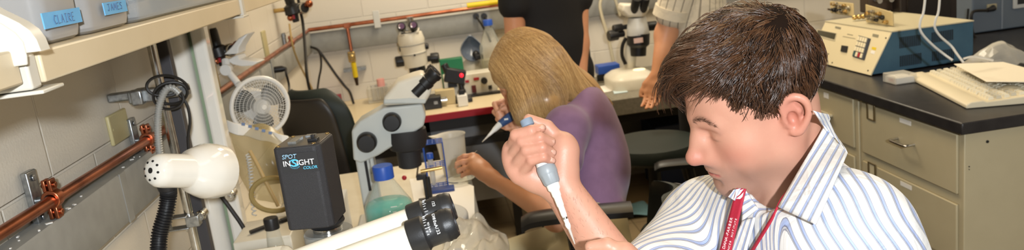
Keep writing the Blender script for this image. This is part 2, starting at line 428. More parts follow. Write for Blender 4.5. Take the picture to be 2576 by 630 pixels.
# bins
def bin_(name, label, y0, y1, h, xf, words, depth=.24, ma=None):
    t = thing(name, label, 'storage bin', ((xf-depth/2), (y0+y1)/2, sz1))
    b = MB(); z0 = sz1+.001; e = .012
    def loop(z, g):   # rounded-rectangle outline
        r = .018; out = []
        xa, xb, ya, yb = xf-depth-g, xf+g, y0-g, y1+g
        for cx, cy, a0 in ((xb-r, yb-r, 0), (xa+r, yb-r, 90), (xa+r, ya+r, 180), (xb-r, ya+r, 270)):
            for k in range(5):
                a = math.radians(a0+k*22.5); out.append(Vector((cx+r*math.cos(a), cy+r*math.sin(a), z)))
        return out
    L = [loop(z0, -.012), loop(z0+.004, -.006), loop(z0+.014, -.004), loop(z0+h, 0), loop(z0+h, .006), loop(z0+h+.006, .006), loop(z0+h+.006, -.003), loop(z0+.008, -.008)]
    rows = [l+[l[0]] for l in L]; b.grid(rows)
    n = len(L[0]); b.add(L[0], [tuple(range(n))]); b.add(L[-1], [tuple(range(n))])
    body = b.obj('body', ma or m_bin, t)
    return t, body
ya = P(120, 150, X=SF-.03).y; yb = P(217, 118, X=SF-.03).y
yc = P(226, 113, X=SF-.03).y; yd = P(334, 83, X=SF-.03).y
def label_on_bin(t, x, px0, px1, lines, word):
    A = P(px0[0], px0[1], X=x); B = P(px1[0], px1[1], X=x)     # top-left, bottom-right
    lb = MB().span((x, A.y, A.z), (x+.0016, B.y, B.z)).obj('label', m_labelblue, t)
    W = B.y-A.y; H = A.z-B.z; st = []
    for poly in lines:
        st.append([Vector((x+.0022, A.y+W*u, B.z+H*v)) for u, v in poly])
    w = MB()
    for l in st: w.tube(l, .00045, 5)
    w.obj('handwriting', m_ink, lb)
def letters(word, x0, x1, y0, y1):
    G = {'C': [[(1, .9), (.4, 1), (0, .5), (.4, 0), (1, .1)]], 'L': [[(.1, 1), (.1, 0), (.9, .05)]], 'A': [[(0, 0), (.5, 1), (1, 0)], [(.2, .4), (.8, .4)]],
         'I': [[(.5, 1), (.5, 0)], [(.2, 1), (.8, 1)], [(.2, 0), (.8, 0)]], 'R': [[(.1, 0), (.1, 1), (.8, .9), (.8, .6), (.1, .5), (.9, 0)]],
         'E': [[(.9, 1), (.1, 1), (.1, 0), (.9, 0)], [(.1, .5), (.7, .5)]], 'J': [[(.1, 1), (1, 1)], [(.6, 1), (.6, .2), (.3, 0), (0, .2)]],
         'M': [[(0, 0), (.15, 1), (.5, .3), (.85, 1), (1, 0)]], 'S': [[(.9, .9), (.4, 1), (.1, .75), (.8, .4), (.6, 0), (0, .1)]]}
    n = len(word); out = []; cw = (x1-x0)/n
    for i, ch in enumerate(word):
        for l in G[ch]: out.append([(x0+cw*(i+.1+.72*u), y0+(y1-y0)*v) for u, v in l])
    return out
bn, _ = bin_('storage_bin', 'grey translucent bin with a blue tape reading CLAIRE', ya, yb, .17, SF-.022, 'CLAIRE')
label_on_bin(bn, SF-.0215, (101, 34), (205, 55), letters('CLAIRE', .24, .8, .2, .75), 'CLAIRE')
bn, _ = bin_('storage_bin', 'grey translucent bin with a blue tape reading JAMES', yc, yd, .17, SF-.022, 'JAMES')
label_on_bin(bn, SF-.0215, (256, 8), (319, 28), letters('JAMES', .12, .8, .3, .85), 'JAMES')
y0, y1 = P(345, 78, X=SF-.03).y, P(592, 10, X=SF-.03).y
bn, _ = bin_('storage_bin', 'long clear tray of plastic packets beside the JAMES bin', y0, y1, .085, SF-.022, '', ma=m_tray)
stf = []
for i in range(7):
    yy = y0+.06+(y1-y0-.12)*i/6
    b = MB(); rows = []
    for a in range(7):
        rows.append([Vector((SF-.06-.03*c+random.uniform(-.01, .01), yy-.05+.017*a, sz1+.02+.05*math.sin(a/6*math.pi)*math.sin((c+.5)/5*math.pi)+random.uniform(0, .02))) for c in range(5)])
    o = b.grid(rows).obj('plastic_packet', m_clear if i % 2 else mat('bluish_packet', (150, 170, 196), .3), solid=.004, sub=1)
    tag(o, 'crumpled plastic packet lying in the long clear tray', 'packet', 'plastic packets in the tray')
t = thing('label_box', 'small box with a blue face at the start of the far shelf', 'box', (SF-.06, ysd+.12, sz1))
ysl = max(ysd, y1)+.03
MB().span((SF-.15, ysl, sz1+.001), (SF-.025, ysl+.24, sz1+.08)).obj('carton', m_white, t, bev=.002)
MB().span((SF-.025, ysl+.04, sz1+.006), (SF-.0235, ysl+.20, sz1+.07)).obj('blue_face', m_blue, t)
# ================================================================ LEFT BENCH
BXF = .055                     # front edge of the left bench
bench = thing('lab_bench', 'long pale lab bench along the left wall with a grey front edge', 'bench', (-.35, 1.7, 0))
BY0, BY1 = .25, 3.10
MB().span((WX+.002, BY0, BZ-.038), (BXF-.003, BY1, BZ)).obj('worktop', mat('pale_worktop', (226, 217, 196), .35, c2=(216, 206, 184), nscale=9), bench, bev=.002)
MB().span((BXF-.003, BY0, BZ-.045), (BXF+.012, BY1, BZ+.001)).obj('front_edge', mat('grey_steel_edge', (106, 106, 104), .4), bench, bev=.002)
for y in (BY0+.05, 1.62, BY1-.06):
    MB().span((BXF-.06, y-.025, .001), (BXF-.01, y+.025, BZ-.045)).obj('leg', m_blackm, bench)
    MB().span((WX+.04, y-.025, .001), (WX+.09, y+.025, BZ-.038)).obj('leg', m_blackm, bench)
MB().span((WX+.02, BY0+.02, BZ-.30), (WX+.03, BY1-.02, BZ-.04)).obj('back_panel', m_race, bench)
def sheet(name, label, pts, ma, z=BZ, group=None):
    o = MB().ext([Vector((p.x, p.y, z+.0006)) for p in pts], (0, 0, .0008)).obj(name, ma); return tag(o, label, 'paper', group)
sheet('paper_sheet', 'white paper sheet on the bench below the plastic beaker', [P(x, y, Z=BZ) for x, y in ((1030, 452), (1120, 440), (1192, 470), (1196, 590), (1060, 600))], m_paper)
# ---------------------------------------------------------------- service column: round post, green strip, square post
cy = P(500, 330, X=-.645).y
col = thing('service_column', 'white riser column with a green strip by the left wall', 'column', (-.63, cy, BZ))
def vert(px, py, y, z0, z1):
    p = P(px, py, Y=y); return Vector((p.x, p.y, z0)), Vector((p.x, p.y, z1))
a, b_ = vert(482, 315, cy, BZ, CZ-.01)
MB().cyl(a, b_, .037, n=28).obj('round_post', m_gloss, col)
a, b_ = vert(523, 315, cy+.02, BZ, CZ-.01)
MB().span((a.x-.013, a.y-.012, BZ), (b_.x+.013, a.y+.012, CZ-.01)).obj('green_strip', mat('pale_green_strip', (150, 166, 136), .35), col)
a, b_ = vert(548, 315, cy-.005, BZ, CZ-.01)
MB().span((a.x-.018, a.y-.02, BZ), (a.x+.018, a.y+.03, CZ-.01)).obj('square_post', m_gloss, col, bev=.008, seg=3)
# ---------------------------------------------------------------- chrome pole and black strut with clamps
py_ = cy-.28
pole = thing('clamp_pole', 'chrome tube and dark strut standing beside the white column', 'pole', (-.66, py_, BZ))
a, b_ = vert(420, 290, py_, BZ, sz0-.002)
a = Vector((a.x, a.y, BZ)); b_ = Vector((a.x, a.y, sz0-.004))
MB().cyl(a, b_, .0105, n=20).obj('chrome_tube', m_chrome, pole)
s0, s1 = vert(448, 290, py_+.05, BZ, sz0)
MB().span((s0.x-.014, s0.y-.012, BZ), (s0.x+.014, s0.y+.012, sz0-.004)).obj('dark_strut', mat('dark_strut_metal', (66, 64, 66), .5), pole, bev=.002)
cb = P(368, 238, Y=py_-.02)
b = MB(); b.box(P(366, 240, Y=py_), (.07, .03, .03)); b.box(P(352, 243, Y=py_-.01), (.026, .05, .034)); b.box(P(420, 232, Y=py_), (.10, .022, .026)); b.span((WX, py_-.012, cb.z-.01), (cb.x, py_+.012, cb.z+.01))
b.obj('clamp_block', m_zinc, pole, bev=.004)
for (x, y) in ((480, 572), (580, 492), (505, 543)):
    c = P(x, y, Y=py_+.01); b = MB(); b.sph(c, .013, n=14, m=9); b.cyl(c+Vector((0, .03, 0)), c+Vector((0, -.012, 0)), .010, n=14)
    b.obj('clamp_knob', m_chrome, pole)
c = P(452, 575, Y=py_-.01); b = MB()
b.box(c, (.05, .03, .004)); b.box(c+Vector((0, 0, .028)), (.05, .03, .004)); b.box(c+Vector((-.023, 0, .014)), (.004, .03, .03)); b.box(c+Vector((.035, 0, .014)), (.03, .026, .026))
b.obj('clamp_jaw', m_zinc, pole, bev=.0015)
# corrugated grey conduit and the coil of black cable hung on the clamp
def corrugated(pts, r, pitch, amp):
    L = [0]
    for p, q in zip(pts, pts[1:]): L.append(L[-1]+(Vector(q)-Vector(p)).length)
    n = int(L[-1]/pitch*4); out = []; rs = []
    for i in range(n+1):
        s = L[-1]*i/n; k = max(j for j in range(len(L)) if L[j] <= s+1e-9); k = min(k, len(L)-2)
        t = (s-L[k])/max(1e-9, L[k+1]-L[k]); out.append(Vector(pts[k]).lerp(Vector(pts[k+1]), t)); rs.append(r+amp*(1 if i % 4 in (1, 2) else -1))
    return out, rs
m_conduit = mat('grey_flexible_conduit', (172, 172, 168), .4, metal=.3)
path = crv([P(x, y, Y=py_-.05) for x, y in ((452, 236), (435, 222), (418, 226), (402, 262), (397, 310), (399, 360), (404, 400))], 10)
q, rs = corrugated(path, .0075, .0055, .0008)
o = MB().tube(q, rs, 10).obj('flexible_conduit', m_conduit); tag(o, 'grey ribbed conduit curving down from the coiled cable clamp', 'conduit')
coil = []
for i in range(60):
    a = i/60*2*math.pi*3.2; rr = .025+.013*math.sin(a*.73+1); c = P(428, 232, Y=py_-.035)
    coil.append(c+Vector((rr*1.15*math.cos(a)-.016*math.sin(a*.41), -.012*math.sin(a*.5), rr*.85*math.sin(a)+.012*math.sin(a*.57))))
coil += [P(x, y, Y=py_-.03) for x, y in ((462, 250), (474, 275), (478, 310), (473, 345), (475, 380))]
o = MB().tube(crv(coil, 3), .0034, 6).obj('cable_coil', m_cord); tag(o, 'black cable coiled around the grey pole clamp', 'cable')
o = MB().tube(crv([P(x, y, Y=cy-.05) for x, y in ((553, 490), (570, 512), (590, 540), (604, 560), (615, 580), (618, 600))], 6), .006, 8).obj('black_cable', m_cord)
tag(o, 'thick black cord falling from behind the white lamp dome', 'cable')
# ---------------------------------------------------------------- gooseneck lamp
LD = 1.50
capc = P(392, 430, D=LD-.06); open_ = P(553, 431, D=LD+.075)
ax = (open_-capc).normalized(); L = (open_-capc).length
lamp = thing('gooseneck_lamp', 'white gooseneck lamp with a round vented cap and dome shade', 'lamp', (capc.x, capc.y+.02, BZ))
sc_ = L/.20
R1, R2 = .0315, .0535
prof = [(0, -.012), (R1*.45, -.0105), (R1*.75, -.006), (R1*.93, .002), (R1, .014), (R1, L*.44), (R1*1.05, L*.47), (R1*1.30, L*.52), (R2*.88, L*.62), (R2*.985, L*.72), (R2, L*.80), (R2*.99, L*.90), (R2*.95, L), (R2*.93, L), (R2*.97, L*.88), (R2*.95, L*.72), (R1*1.2, L*.55), (0, L*.50)]
MB().lathe(prof, capc, ax, 40).obj('lamp_shade', m_gloss, lamp, ang=60)
xa = ax.orthogonal().normalized(); ya_ = ax.cross(xa)
b = MB()
for k in range(8):
    a = 2*math.pi*k/8+.2; c = capc+xa*(R1*.54*math.cos(a))+ya_*(R1*.54*math.sin(a))
    n_ = (-ax*1.0+(xa*math.cos(a)+ya_*math.sin(a))*.22).normalized()
    b.lathe([(0, .0006), (.0021, .0005), (.0023, -.002), (0, -.002)], c-ax*.0096+n_*.0006, n_, 12)
b.lathe([(0, .0006), (.0052, .0005), (.0055, -.002), (0, -.002)], capc-ax*.0117, -ax, 16)
b.obj('vent_hole', m_rubber, lamp)
jp = P(420, 462, D=LD-.02)
neck = crv([jp, P(424, 490, D=LD), P(416, 540, D=LD), P(402, 590, D=LD), P(398, 640, D=LD), P(394, 720, D=LD+.02), P(395, 800, D=LD+.05)], 8)
neck[-1] = neck[-1]; last = Vector((neck[-1].x, neck[-1].y, BZ+.03)); neck.append(last)
q, rs = corrugated(neck, .0142, .0052, .0014)
MB().tube(q, rs, 14).obj('gooseneck', m_black, lamp)
MB().cyl(jp+Vector((0, 0, .012)), jp-Vector((0, 0, .012)), .021, .017, 18).obj('swivel_joint', m_black, lamp)
MB().lathe([(0, 0), (.085, 0), (.09, .006), (.085, .02), (.03, .03), (0, .032)], (last.x, last.y, BZ), (0, 0, 1), 32).obj('base', m_gloss, lamp)
# ---------------------------------------------------------------- clip fan on the far pipe
FD = 2.50
fc = P(655, 268, D=FD); fpx = FD/2020
fnorm = (Vector(CAMP)-fc).normalized(); 
fnorm = (fnorm+Vector((.30, .10, -.10))).normalized()
fan = thing('clip_fan', 'small white clip fan with round wire guard on the left wall', 'fan', fc)
FM = frame(fc, fnorm.cross(Vector((0, 0, 1))), Vector((0, 0, 1)))
fx, fy, fz = (Vector((FM[0][i], FM[1][i], FM[2][i])) for i in range(3))
if fz.dot(fnorm) < 0: fz = -fz
R = 70*fpx*1.03
b = MB()
for k in range(1, 9): b.torus(fc+fz*(.032*math.cos(k/9*1.5)), fz, R*k/9, .0007, 36, 5)
for k in range(64):
    a = 2*math.pi*k/64; pts = []
    for j in range(6):
        t = .12+.88*j/5; aa = a+.25*(1-t); pts.append(fc+fz*(.034*math.cos(t*1.5))+(fx*math.cos(aa)+fy*math.sin(aa))*R*t)
    b.tube(pts, .00055, 4)
b.obj('front_guard', m_white, fan)
MB().torus(fc, fz, R, .007, 44, 8).obj('guard_rim', m_white, fan)
b = MB()
for k in range(36):
    a = 2*math.pi*k/36; b.tube([fc-fz*(.05*math.cos(t*1.5))+(fx*math.cos(a)+fy*math.sin(a))*R*t for t in (.35, .6, .8, 1)], .0009, 4)
b.obj('rear_guard', m_white, fan)
MB().lathe([(0, .035), (.007, .035), (.009, .033), (.008, .03), (0, .03)], fc, fz, 20).obj('badge', m_white, fan)
for k in range(3):
    a = 2*math.pi*k/3+.5; rows = []
    for i in range(7):
        t = .15+.72*i/6; w = .30+.5*math.sin(t*math.pi)
        rows.append([fc+(fx*math.cos(a+w*(u-.5)*1.7)+fy*math.sin(a+w*(u-.5)*1.7))*R*t+fz*(.012*(u-.5)-.006) for u in (0, .25, .5, .75, 1)])
    MB().grid(rows).obj('blade', mat('grey_fan_blade', (70, 72, 70), .4), fan, solid=.002)
MB().lathe([(0, .012), (.022, .010), (.024, -.02), (0, -.02)], fc, fz, 20).obj('hub', m_greyp, fan)
mc = fc-fz*.05
MB().lathe([(0, .02), (.046, .018), (.052, 0), (.052, -.05), (.044, -.066), (0, -.072)], mc, fz, 26).obj('motor_housing', m_white, fan)
j0 = P(598, 210, D=FD+.03); j1 = P(570, 175, D=FD+.04)
b = MB(); b.tube([mc-fz*.03, j0], .012, 10); b.tube([j0, j1], .011, 10); b.cyl(j1+Vector((0, -.018, 0)), j1+Vector((0, .018, 0)), .018); b.tube([j1, P(567, 150, D=FD+.05)], .013, 8)
b.obj('pivot_arm', m_white, fan, bev=.002)
for pts in (((562, 138), (580, 120), (598, 98), (614, 88), (624, 84), (612, 100), (600, 120), (598, 136)), ((596, 138), (602, 150), (622, 152), (650, 156), (634, 166), (608, 168), (585, 163), (568, 152))):
    a = [P(x, y, D=FD+.05) for x, y in pts]; MB().ext(a, (.015, .05, 0)).obj('clip_jaw', m_white, fan, bev=.004)
cord_ = crv([P(x, y, D=2.9) for x, y in ((700, 250), (722, 255), (727, 225), (722, 190), (712, 177))], 6)
# ---------------------------------------------------------------- gas regulators on wall outlets
def regulator(px, py, D, s, label):
    c = P(px, py, D=D); t = thing('gas_regulator', label, 'regulator', c)
    k = D/2020*s; X = Vector((1, 0, 0)); Z = Vector((0, 0, 1)); Y = Vector((0, 1, 0))
    b = MB(); b.lathe([(0, 58*k), (13*k, 57*k), (15*k, 50*k), (13*k, 14*k), (22*k, 8*k), (23*k, -14*k), (12*k, -18*k), (9*k, -38*k), (0, -39*k)], c, (-.13, 0, 1), 20); b.obj('body', m_black, t)
    g = c+X*30*k-Z*2*k; b = MB(); b.lathe([(0, -10*k), (16*k, -10*k), (17*k, 4*k), (15*k, 8*k), (0, 8*k)], g, (.7, -.7, 0), 20); b.obj('pressure_gauge', m_chrome, t)
    MB().lathe([(0, 8.6*k), (13.5*k, 8.6*k), (0, 8.7*k)], g, (.7, -.7, 0), 20).obj('gauge_face', m_black, t)
    MB().tube([c, c-X*34*k, Vector((WX, c.y, c.z))], 6*k, 10).obj('inlet_pipe', m_brass, t)
    b = MB(); b.box(c-Z*22*k-Y*8*k, (10*k, 8*k, 12*k)); b.obj('red_tag', m_red, t)
    b = MB(); b.sph(c-Z*24*k-X*8*k-Y*8*k, 9*k); b.sph(c+X*48*k+Z*8*k, 11*k); b.tube([c, c+X*48*k+Z*6*k], 6*k, 8); b.obj('brass_fitting', m_copper, t)
    return t
regulator(549, 128, 2.75, 1.0, 'black gas regulator with gauge above the white fan')
regulator(735, 22, 3.9, .9, 'black gas regulator near the room corner above the pipe')
# ---------------------------------------------------------------- cords and plugs on the far left wall
def cord(pts, r, label, ma=m_cord, name='hanging_cable', k=6):
    o = MB().tube(crv(pts, k), r, 6).obj(name, ma); return tag(o, label, 'cable')
Xc = WX+.05
c0 = P(691, 176, X=Xc)
pl = thing('power_plug', 'black plug in the left raceway beyond the fan', 'plug', c0)
MB().tube([c0-Vector((.005, 0, 0)), c0+Vector((.03, 0, 0)), c0+Vector((.05, 0, -.002))], [.014, .014, .007], 10).obj('plug_body', m_black, pl)
MB().box((WX+.047, c0.y, c0.z), (.004, .07, .1)).obj('outlet_plate', m_race, pl, bev=.001)
cord([c0+Vector((.048, 0, -.002))]+[P(x, y, X=Xc+.05) for x, y in ((720, 185), (727, 215), (728, 250), (734, 280), (748, 312), (752, 335))], .005, 'black cord drooping from the plug on the left raceway')
c1 = P(771, 117, Y=WY-.06)
pl = thing('power_plug', 'black plug in the back raceway near the corner', 'plug', c1)
MB().tube([c1+Vector((0, .012, 0)), c1+Vector((.0, -.03, 0)), c1+Vector((.03, -.055, 0))], [.016, .016, .008], 10).obj('plug_body', m_black, pl)
cord([c1+Vector((.03, -.055, 0))]+[P(x, y, Y=WY-.18) for x, y in ((800, 126), (822, 155), (845, 188), (866, 215), (880, 232), (890, 262))], .007, 'dark cord sloping from the back raceway plug to the chair')
cord([c1+Vector((.03, -.055, 0))]+[P(x, y, Y=WY-.10) for x, y in ((803, 130), (808, 165), (802, 200), (798, 235), (799, 262), (803, 285))], .006, 'thin dark cord hanging straight below the back raceway plug')
cord([P(x, y, X=WX+.12) for x, y in ((744, -60), (752, 10), (762, 60), (768, 130), (772, 190), (780, 230), (792, 262), (797, 300))], .008, 'black cable hanging down the room corner')
cord([P(x, y, X=WX+.09) for x, y in ((728, 60), (735, 110), (748, 150), (765, 185), (783, 220), (797, 250), (802, 268))], .005, 'pale tubing hanging from the corner regulator', m_tan, 'tubing')
cord([P(x, y, D=2.72) for x, y in ((540, 165), (552, 215), (562, 260), (574, 298), (600, 330))], .004, 'tan tubing drooping below the near regulator', m_tan, 'tubing')
# ---------------------------------------------------------------- brownish plastic sack and coiled white cord
def crumple(cx, w, h, rows, cols, amp, fn, seed):
    r = random.Random(seed); out = []
    for i in range(rows):
        row = []
        for j in range(cols):
            u = j/(cols-1); v = i/(rows-1); p = fn(u, v)
            row.append(p+Vector((r.uniform(-1, 1), r.uniform(-1, 1), r.uniform(-1, 1)))*amp)
        out.append(row)
    return out
m_sack = glassy('tan_sack_film', (206, 186, 134), .26, .2)
sy = P(660, 420, X=-.60).y
cn = [(566, 296), (648, 302), (700, 325), (745, 350), (600, 345), (660, 380), (720, 420), (772, 470), (612, 420), (650, 470), (700, 520), (760, 560)]
def sack_fn(d):
    def f(u, v):
        top = ((566, 300), (756, 345)); bot = ((618, 480), (775, 560))
        x = (top[0][0]*(1-u)+top[1][0]*u)*(1-v)+(bot[0][0]*(1-u)+bot[1][0]*u)*v
        y = (top[0][1]*(1-u)+top[1][1]*u)*(1-v)+(bot[0][1]*(1-u)+bot[1][1]*u)*v
        bul = math.sin(u*math.pi)*math.sin(v*math.pi)**.6
        return P(x, y+10*math.sin(u*9), D=2.36+d*bul*.08)
    return f
sack = thing('plastic_sack', 'crumpled tan plastic sack hanging below the fan', 'plastic bag', P(660, 420, D=2.36))
r1 = crumple(0, 0, 0, 10, 10, .008, sack_fn(-1), 3); r2 = crumple(0, 0, 0, 10, 10, .008, sack_fn(1), 4)
for i in range(10):
    for j in range(10):
        if i in (0, 9) or j in (0, 9): r2[i][j] = r1[i][j]+Vector((0, .002, 0))
b = MB().grid(r1); b.grid(r2); b.obj('film', m_sack, sack, sub=1, ang=70)
tp = [[P(562+k*18.5, 298+(k % 3)*3+k*4.6+j*15, D=2.345-.02*math.sin(k)) for k in range(10)] for j in range(3)]
fo_ = MB().grid(tp).obj('folded_top', m_paper, sack, solid=.002, sub=1)
b = MB()
for k in range(5):
    c = P(612+k*17, 313+k*5.5, D=2.31); b.box(c, (.010, .002, .008), Matrix.Rotation(.25, 3, 'Y'))
b.obj('printed_marks', mat('blue_print', (120, 140, 176), .6), sack)
hel = []
base = crv([P(x, y, D=2.26) for x, y in ((623, 388), (630, 430), (634, 480), (640, 545))], 40)
for i, p in enumerate(base):
    hel.append(p+Vector((.006*math.cos(i*.9), .006*math.sin(i*.9), 0)))
o = MB().tube(hel, .0018, 5).obj('coiled_cable', m_greyp); tag(o, 'thin white coiled cord hanging beside the tan sack', 'cable')
o = MB().tube(crv([P(x, y, D=2.22) for x, y in ((628, 380), (650, 420), (672, 465), (690, 500), (700, 520))], 6), .005, 8).obj('tubing', m_tan); tag(o, 'tan rubber tube sloping down across the sack', 'tubing')
rh = []
for i in range(40):
    a = i/39*2*math.pi*1.3; rh.append(P(690+58*math.cos(a), 490+42*math.sin(a), D=2.20+.02*a/6))
o = MB().tube(rh, .007, 8).obj('tubing', mat('olive_tube', (150, 130, 80), .5)); tag(o, 'loop of olive rubber tubing behind the black microscope camera', 'tubing')
# ---------------------------------------------------------------- boxes and small bottle on the bench
yb0 = 1.98
t = thing('power_supply', 'white instrument box with a black pen lying on top', 'instrument', (-.60, yb0, BZ))
f1 = P(582, 600, Y=yb0); f2 = P(690, 580, Y=yb0); topz = P(620, 590, Y=yb0+.06).z
x0, x1 = f1.x, f1.x+.145
MB().span((x0, yb0, BZ+.008), (x1, yb0+.17, topz)).obj('case', m_ivory, t, bev=.003)
b = MB()
for x in (x0+.02, x1-.02):
    for y in (yb0+.02, yb0+.15): b.cyl((x, y, BZ), (x, y, BZ+.010), .008, n=10)
b.obj('foot', m_rubber, t)
b = MB()
for i in range(5):
    for j in range(3): b.box((x0+.022+i*.005, yb0-.0005, topz-.045-j*.009), (.003, .002, .006))
b.obj('vent_slot', m_rubber, t)
b = MB(); b.cyl((x0+.07, yb0-.008, topz-.07), (x0+.07, yb0+.002, topz-.07), .012); b.obj('dial', m_chrome, t)
b = MB(); b.cyl((x0+.10, yb0-.010, topz-.09), (x0+.10, yb0+.002, topz-.09), .009); b.obj('knob', m_black, t)
a_ = Vector((x0+.035, yb0+.05, topz+.0065)); e_ = Vector((x0+.165, yb0+.16, topz+.0065))
e_ = a_.lerp(e_, .78)
pen = thing('marker_pen', 'black marker pen lying on the white instrument box', 'pen', a_)
b = MB(); b.cyl(a_, a_.lerp(e_, .7), .0055, n=12); b.obj('barrel', m_black, pen)
MB().cyl(a_.lerp(e_, .68), e_, .0064, .0058, 12).obj('pen_cap', m_rubber, pen)
t = thing('carton', 'plain white carton behind the box with the pen', 'box', (x0+.10, yb0+.28, BZ))
z2 = P(650, 545, Y=yb0+.24).z
MB().span((x0+.07, yb0+.20, BZ+.001), (x0+.25, yb0+.38, z2)).obj('carton_body', m_white, t, bev=.002)
MB().span((x0+.068, yb0+.198, z2-.02), (x0+.252, yb0+.382, z2+.002)).obj('lid', m_white, t, bev=.002)
def bottle(name, label, c, r, h, capr, caph, capm, glass, cat='bottle', liq=None, level=0, group=None):
    """laboratory bottle: straight body, round shoulder, short neck with a pouring ring and a ribbed cap"""
    c = Vector(c); t = thing(name, label, cat, c, 0, group); bh = h*.60; nr = capr*.72
    prof = [(0, .001), (r*.9, .001), (r, r*.12), (r, bh), (r*.96, bh+r*.16), (r*.80, bh+r*.42), (nr*1.25, h*.86), (nr, h*.89), (nr, h*.90), (nr*1.22, h*.905), (nr*1.22, h*.915), (nr, h*.92), (nr, h*.985)]
    MB().lathe(prof, c, (0, 0, 1), 40).obj('glass_body', glass, t, ang=50)
    if liq:
        q = [(0, .004), (r*.88, .004), (r*.965, r*.12)]
        if level <= bh: q += [(r*.965, level), (0, level)]
        else:
            for pr, ph in prof[3:]:
                if ph < level: q.append((pr*.965, ph))
            f = (level-bh)/(h*.86-bh); q += [((r*(1-f)+nr*1.25*f)*.93, level), (0, level)]
        MB().lathe(q, c, (0, 0, 1), 40).obj('liquid', liq, t, ang=50)
    b = MB(); z0 = h-caph
    n = 44; rows = []
    for zz, k in ((z0, 1), (z0+caph*.86, 1), (z0+caph*.97, .93)):
        rows.append([c+Vector((capr*k*(1+.025*(i % 2))*math.cos(2*math.pi*i/n), capr*k*(1+.025*(i % 2))*math.sin(2*math.pi*i/n), zz)) for i in range(n)]+[])
    rows = [r_+[r_[0]] for r_ in rows]; b.grid(rows); b.add(rows[-1][:-1], [tuple(range(n))]); b.add(rows[0][:-1], [tuple(range(n))])
    b.obj('cap', capm, t)
    return t
c = P(698, 640, Y=1.925); h = P(698, 545, Y=1.925).z-BZ
bt = bottle('reagent_bottle', 'small clear bottle with a black cap by the microscope camera', (c.x, 1.925, BZ), .026, h, .0175, .030, m_black, m_glass, liq=glassy('amber_liquid', (206, 190, 130), .35), level=h*.55)
D_ = 2.12; c = P(996, 560, D=D_); h = P(984, 404, D=D_).z-BZ
m_teal = glassy('teal_liquid', (64, 216, 202), .55, .05)
bt = bottle('reagent_bottle', 'blue capped glass bottle of teal liquid before the middle microscope', (c.x-.012, c.y, BZ), .064, h, .0262, .036, m_blue, m_glass, liq=m_teal, level=P(996, 500, D=D_).z-BZ)
bc = Vector((c.x-.012, c.y, 0))
def patch_on_cyl(name, par, c, r, a0, a1, z0, z1, ma, n=8):
    rows = [[Vector((c.x+r*math.cos(a0+(a1-a0)*i/n), c.y+r*math.sin(a0+(a1-a0)*i/n), z)) for i in range(n+1)] for z in (z0, z1)]
    return MB().grid(rows).obj(name, ma, par, solid=.0006)
zt = P(990, 552, D=D_).z
lb = patch_on_cyl('paper_label', bt, bc, .0648, -1.95, -1.05, zt-.05, zt+.004, mat('label_white', (222, 232, 226), .5))
b = MB()
for i in range(4):
    zz = zt+.012+i*.014; b.box((bc.x+.018, bc.y-.0628, zz), (.016 if i % 2 else .010, .0016, .0014))
b.obj('graduation', m_whiteink, bt)
# ================================================================ MIDDLE STEREO MICROSCOPE (arm in the X-Z plane)
MY = 2.30
mic = thing('stereo_microscope', 'grey stereo microscope side-on with black knobs beside the teal bottle', 'microscope', (P(1040, 510, Y=MY).x, MY, BZ))
def pl(pts, y): return [P(a, b, Y=y) for a, b in pts]
m_arm = mat('light_grey_scope_paint', (198, 202, 198), .34, c2=(192, 196, 192), nscale=8)
MB().ext(pl(((884, 330), (905, 306), (965, 272), (1062, 262), (1071, 292), (1066, 318), (1040, 336), (952, 392), (908, 412), (889, 404)), MY-.035), (0, .085, 0)).obj('arm', m_arm, mic, bev=.006, seg=3)
hd = MB().ext(pl(((962, 268), (966, 246), (1000, 207), (1040, 192), (1064, 186), (1088, 214), (1084, 236), (1070, 262)), MY-.042), (0, .098, 0)).obj('head', m_ivory, mic, bev=.010, seg=3)
MB().ext(pl(((964, 262), (966, 250), (1030, 246), (1074, 250), (1070, 262)), MY-.0435), (0, .101, 0)).obj('swivel_ring', m_arm, mic, bev=.004)
for (x, y) in ((986, 306), (923, 357)):
    for s, yy in ((1, MY-.035), (-1, MY+.05)):
        c = P(x, y, Y=MY-.035); c.y = yy; r = .0265 if x > 950 else .0285
        b = MB(); b.lathe([(0, -.004), (r*1.02, -.004), (r*1.04, .002), (r, .010), (r*.96, .022), (r*.80, .027), (0, .0275)], c, (0, -s, 0), 30); b.obj('focus_knob', m_black, mic)
# eyepiece pair, tilted up toward the right
e0 = P(1062, 216, Y=MY-.02); e1 = P(1100, 178, Y=MY-.02); ed = (e1-e0).normalized()
for dy in (-.030, .034):
    a = Vector((e0.x, MY+dy, e0.z)); 
    b = MB(); b.lathe([(0, -.03), (.019, -.03), (.019, .004), (.0225, .006), (.0225, .024), (.020, .026), (.0205, .040), (.0235, .046), (.022, .056), (.016, .057), (.013, .052), (0, .050)], a, ed, 26)
    b.obj('eyepiece', m_black, mic)
# black zoom body and objective under the arm
o0 = P(1022, 335, Y=MY); zb_ = P(1018, 432, Y=MY).z
b = MB(); b.lathe([(0, 0), (.058, 0), (.060, .03), (.052, .055), (.036, .062), (.034, o0.z-zb_-.004), (.028, o0.z-zb_), (0, o0.z-zb_)], Vector((o0.x, MY+.005, o0.z+.01)), (-.03, 0, -1), 32); b.obj('objective', m_blackm, mic)
# column with slot
k0 = P(918, 400, Y=MY); kx = k0.x
MB().span((kx-.026, MY-.02, BZ+.02), (kx+.026, MY+.045, k0.z+.02)).obj('column', m_arm, mic, bev=.007, seg=3)
s0 = P(921, 398, Y=MY-.021); s1 = P(924, 482, Y=MY-.021)
b = MB(); b.span((kx-.002, MY-.0212, s1.z), (kx+.006, MY-.019, s0.z)); b.obj('slot', m_rubber, mic)
b = MB(); b.span((kx+.012, MY-.0212, (s1.z+s0.z)/2), (kx+.016, MY-.019, s0.z)); b.obj('scale_strip', m_zinc, mic)
MB().cyl((kx-.005, MY-.012, k0.z-.005), (kx-.005, MY+.03, k0.z+.06), .012).obj('rack_rod', m_chrome, mic)
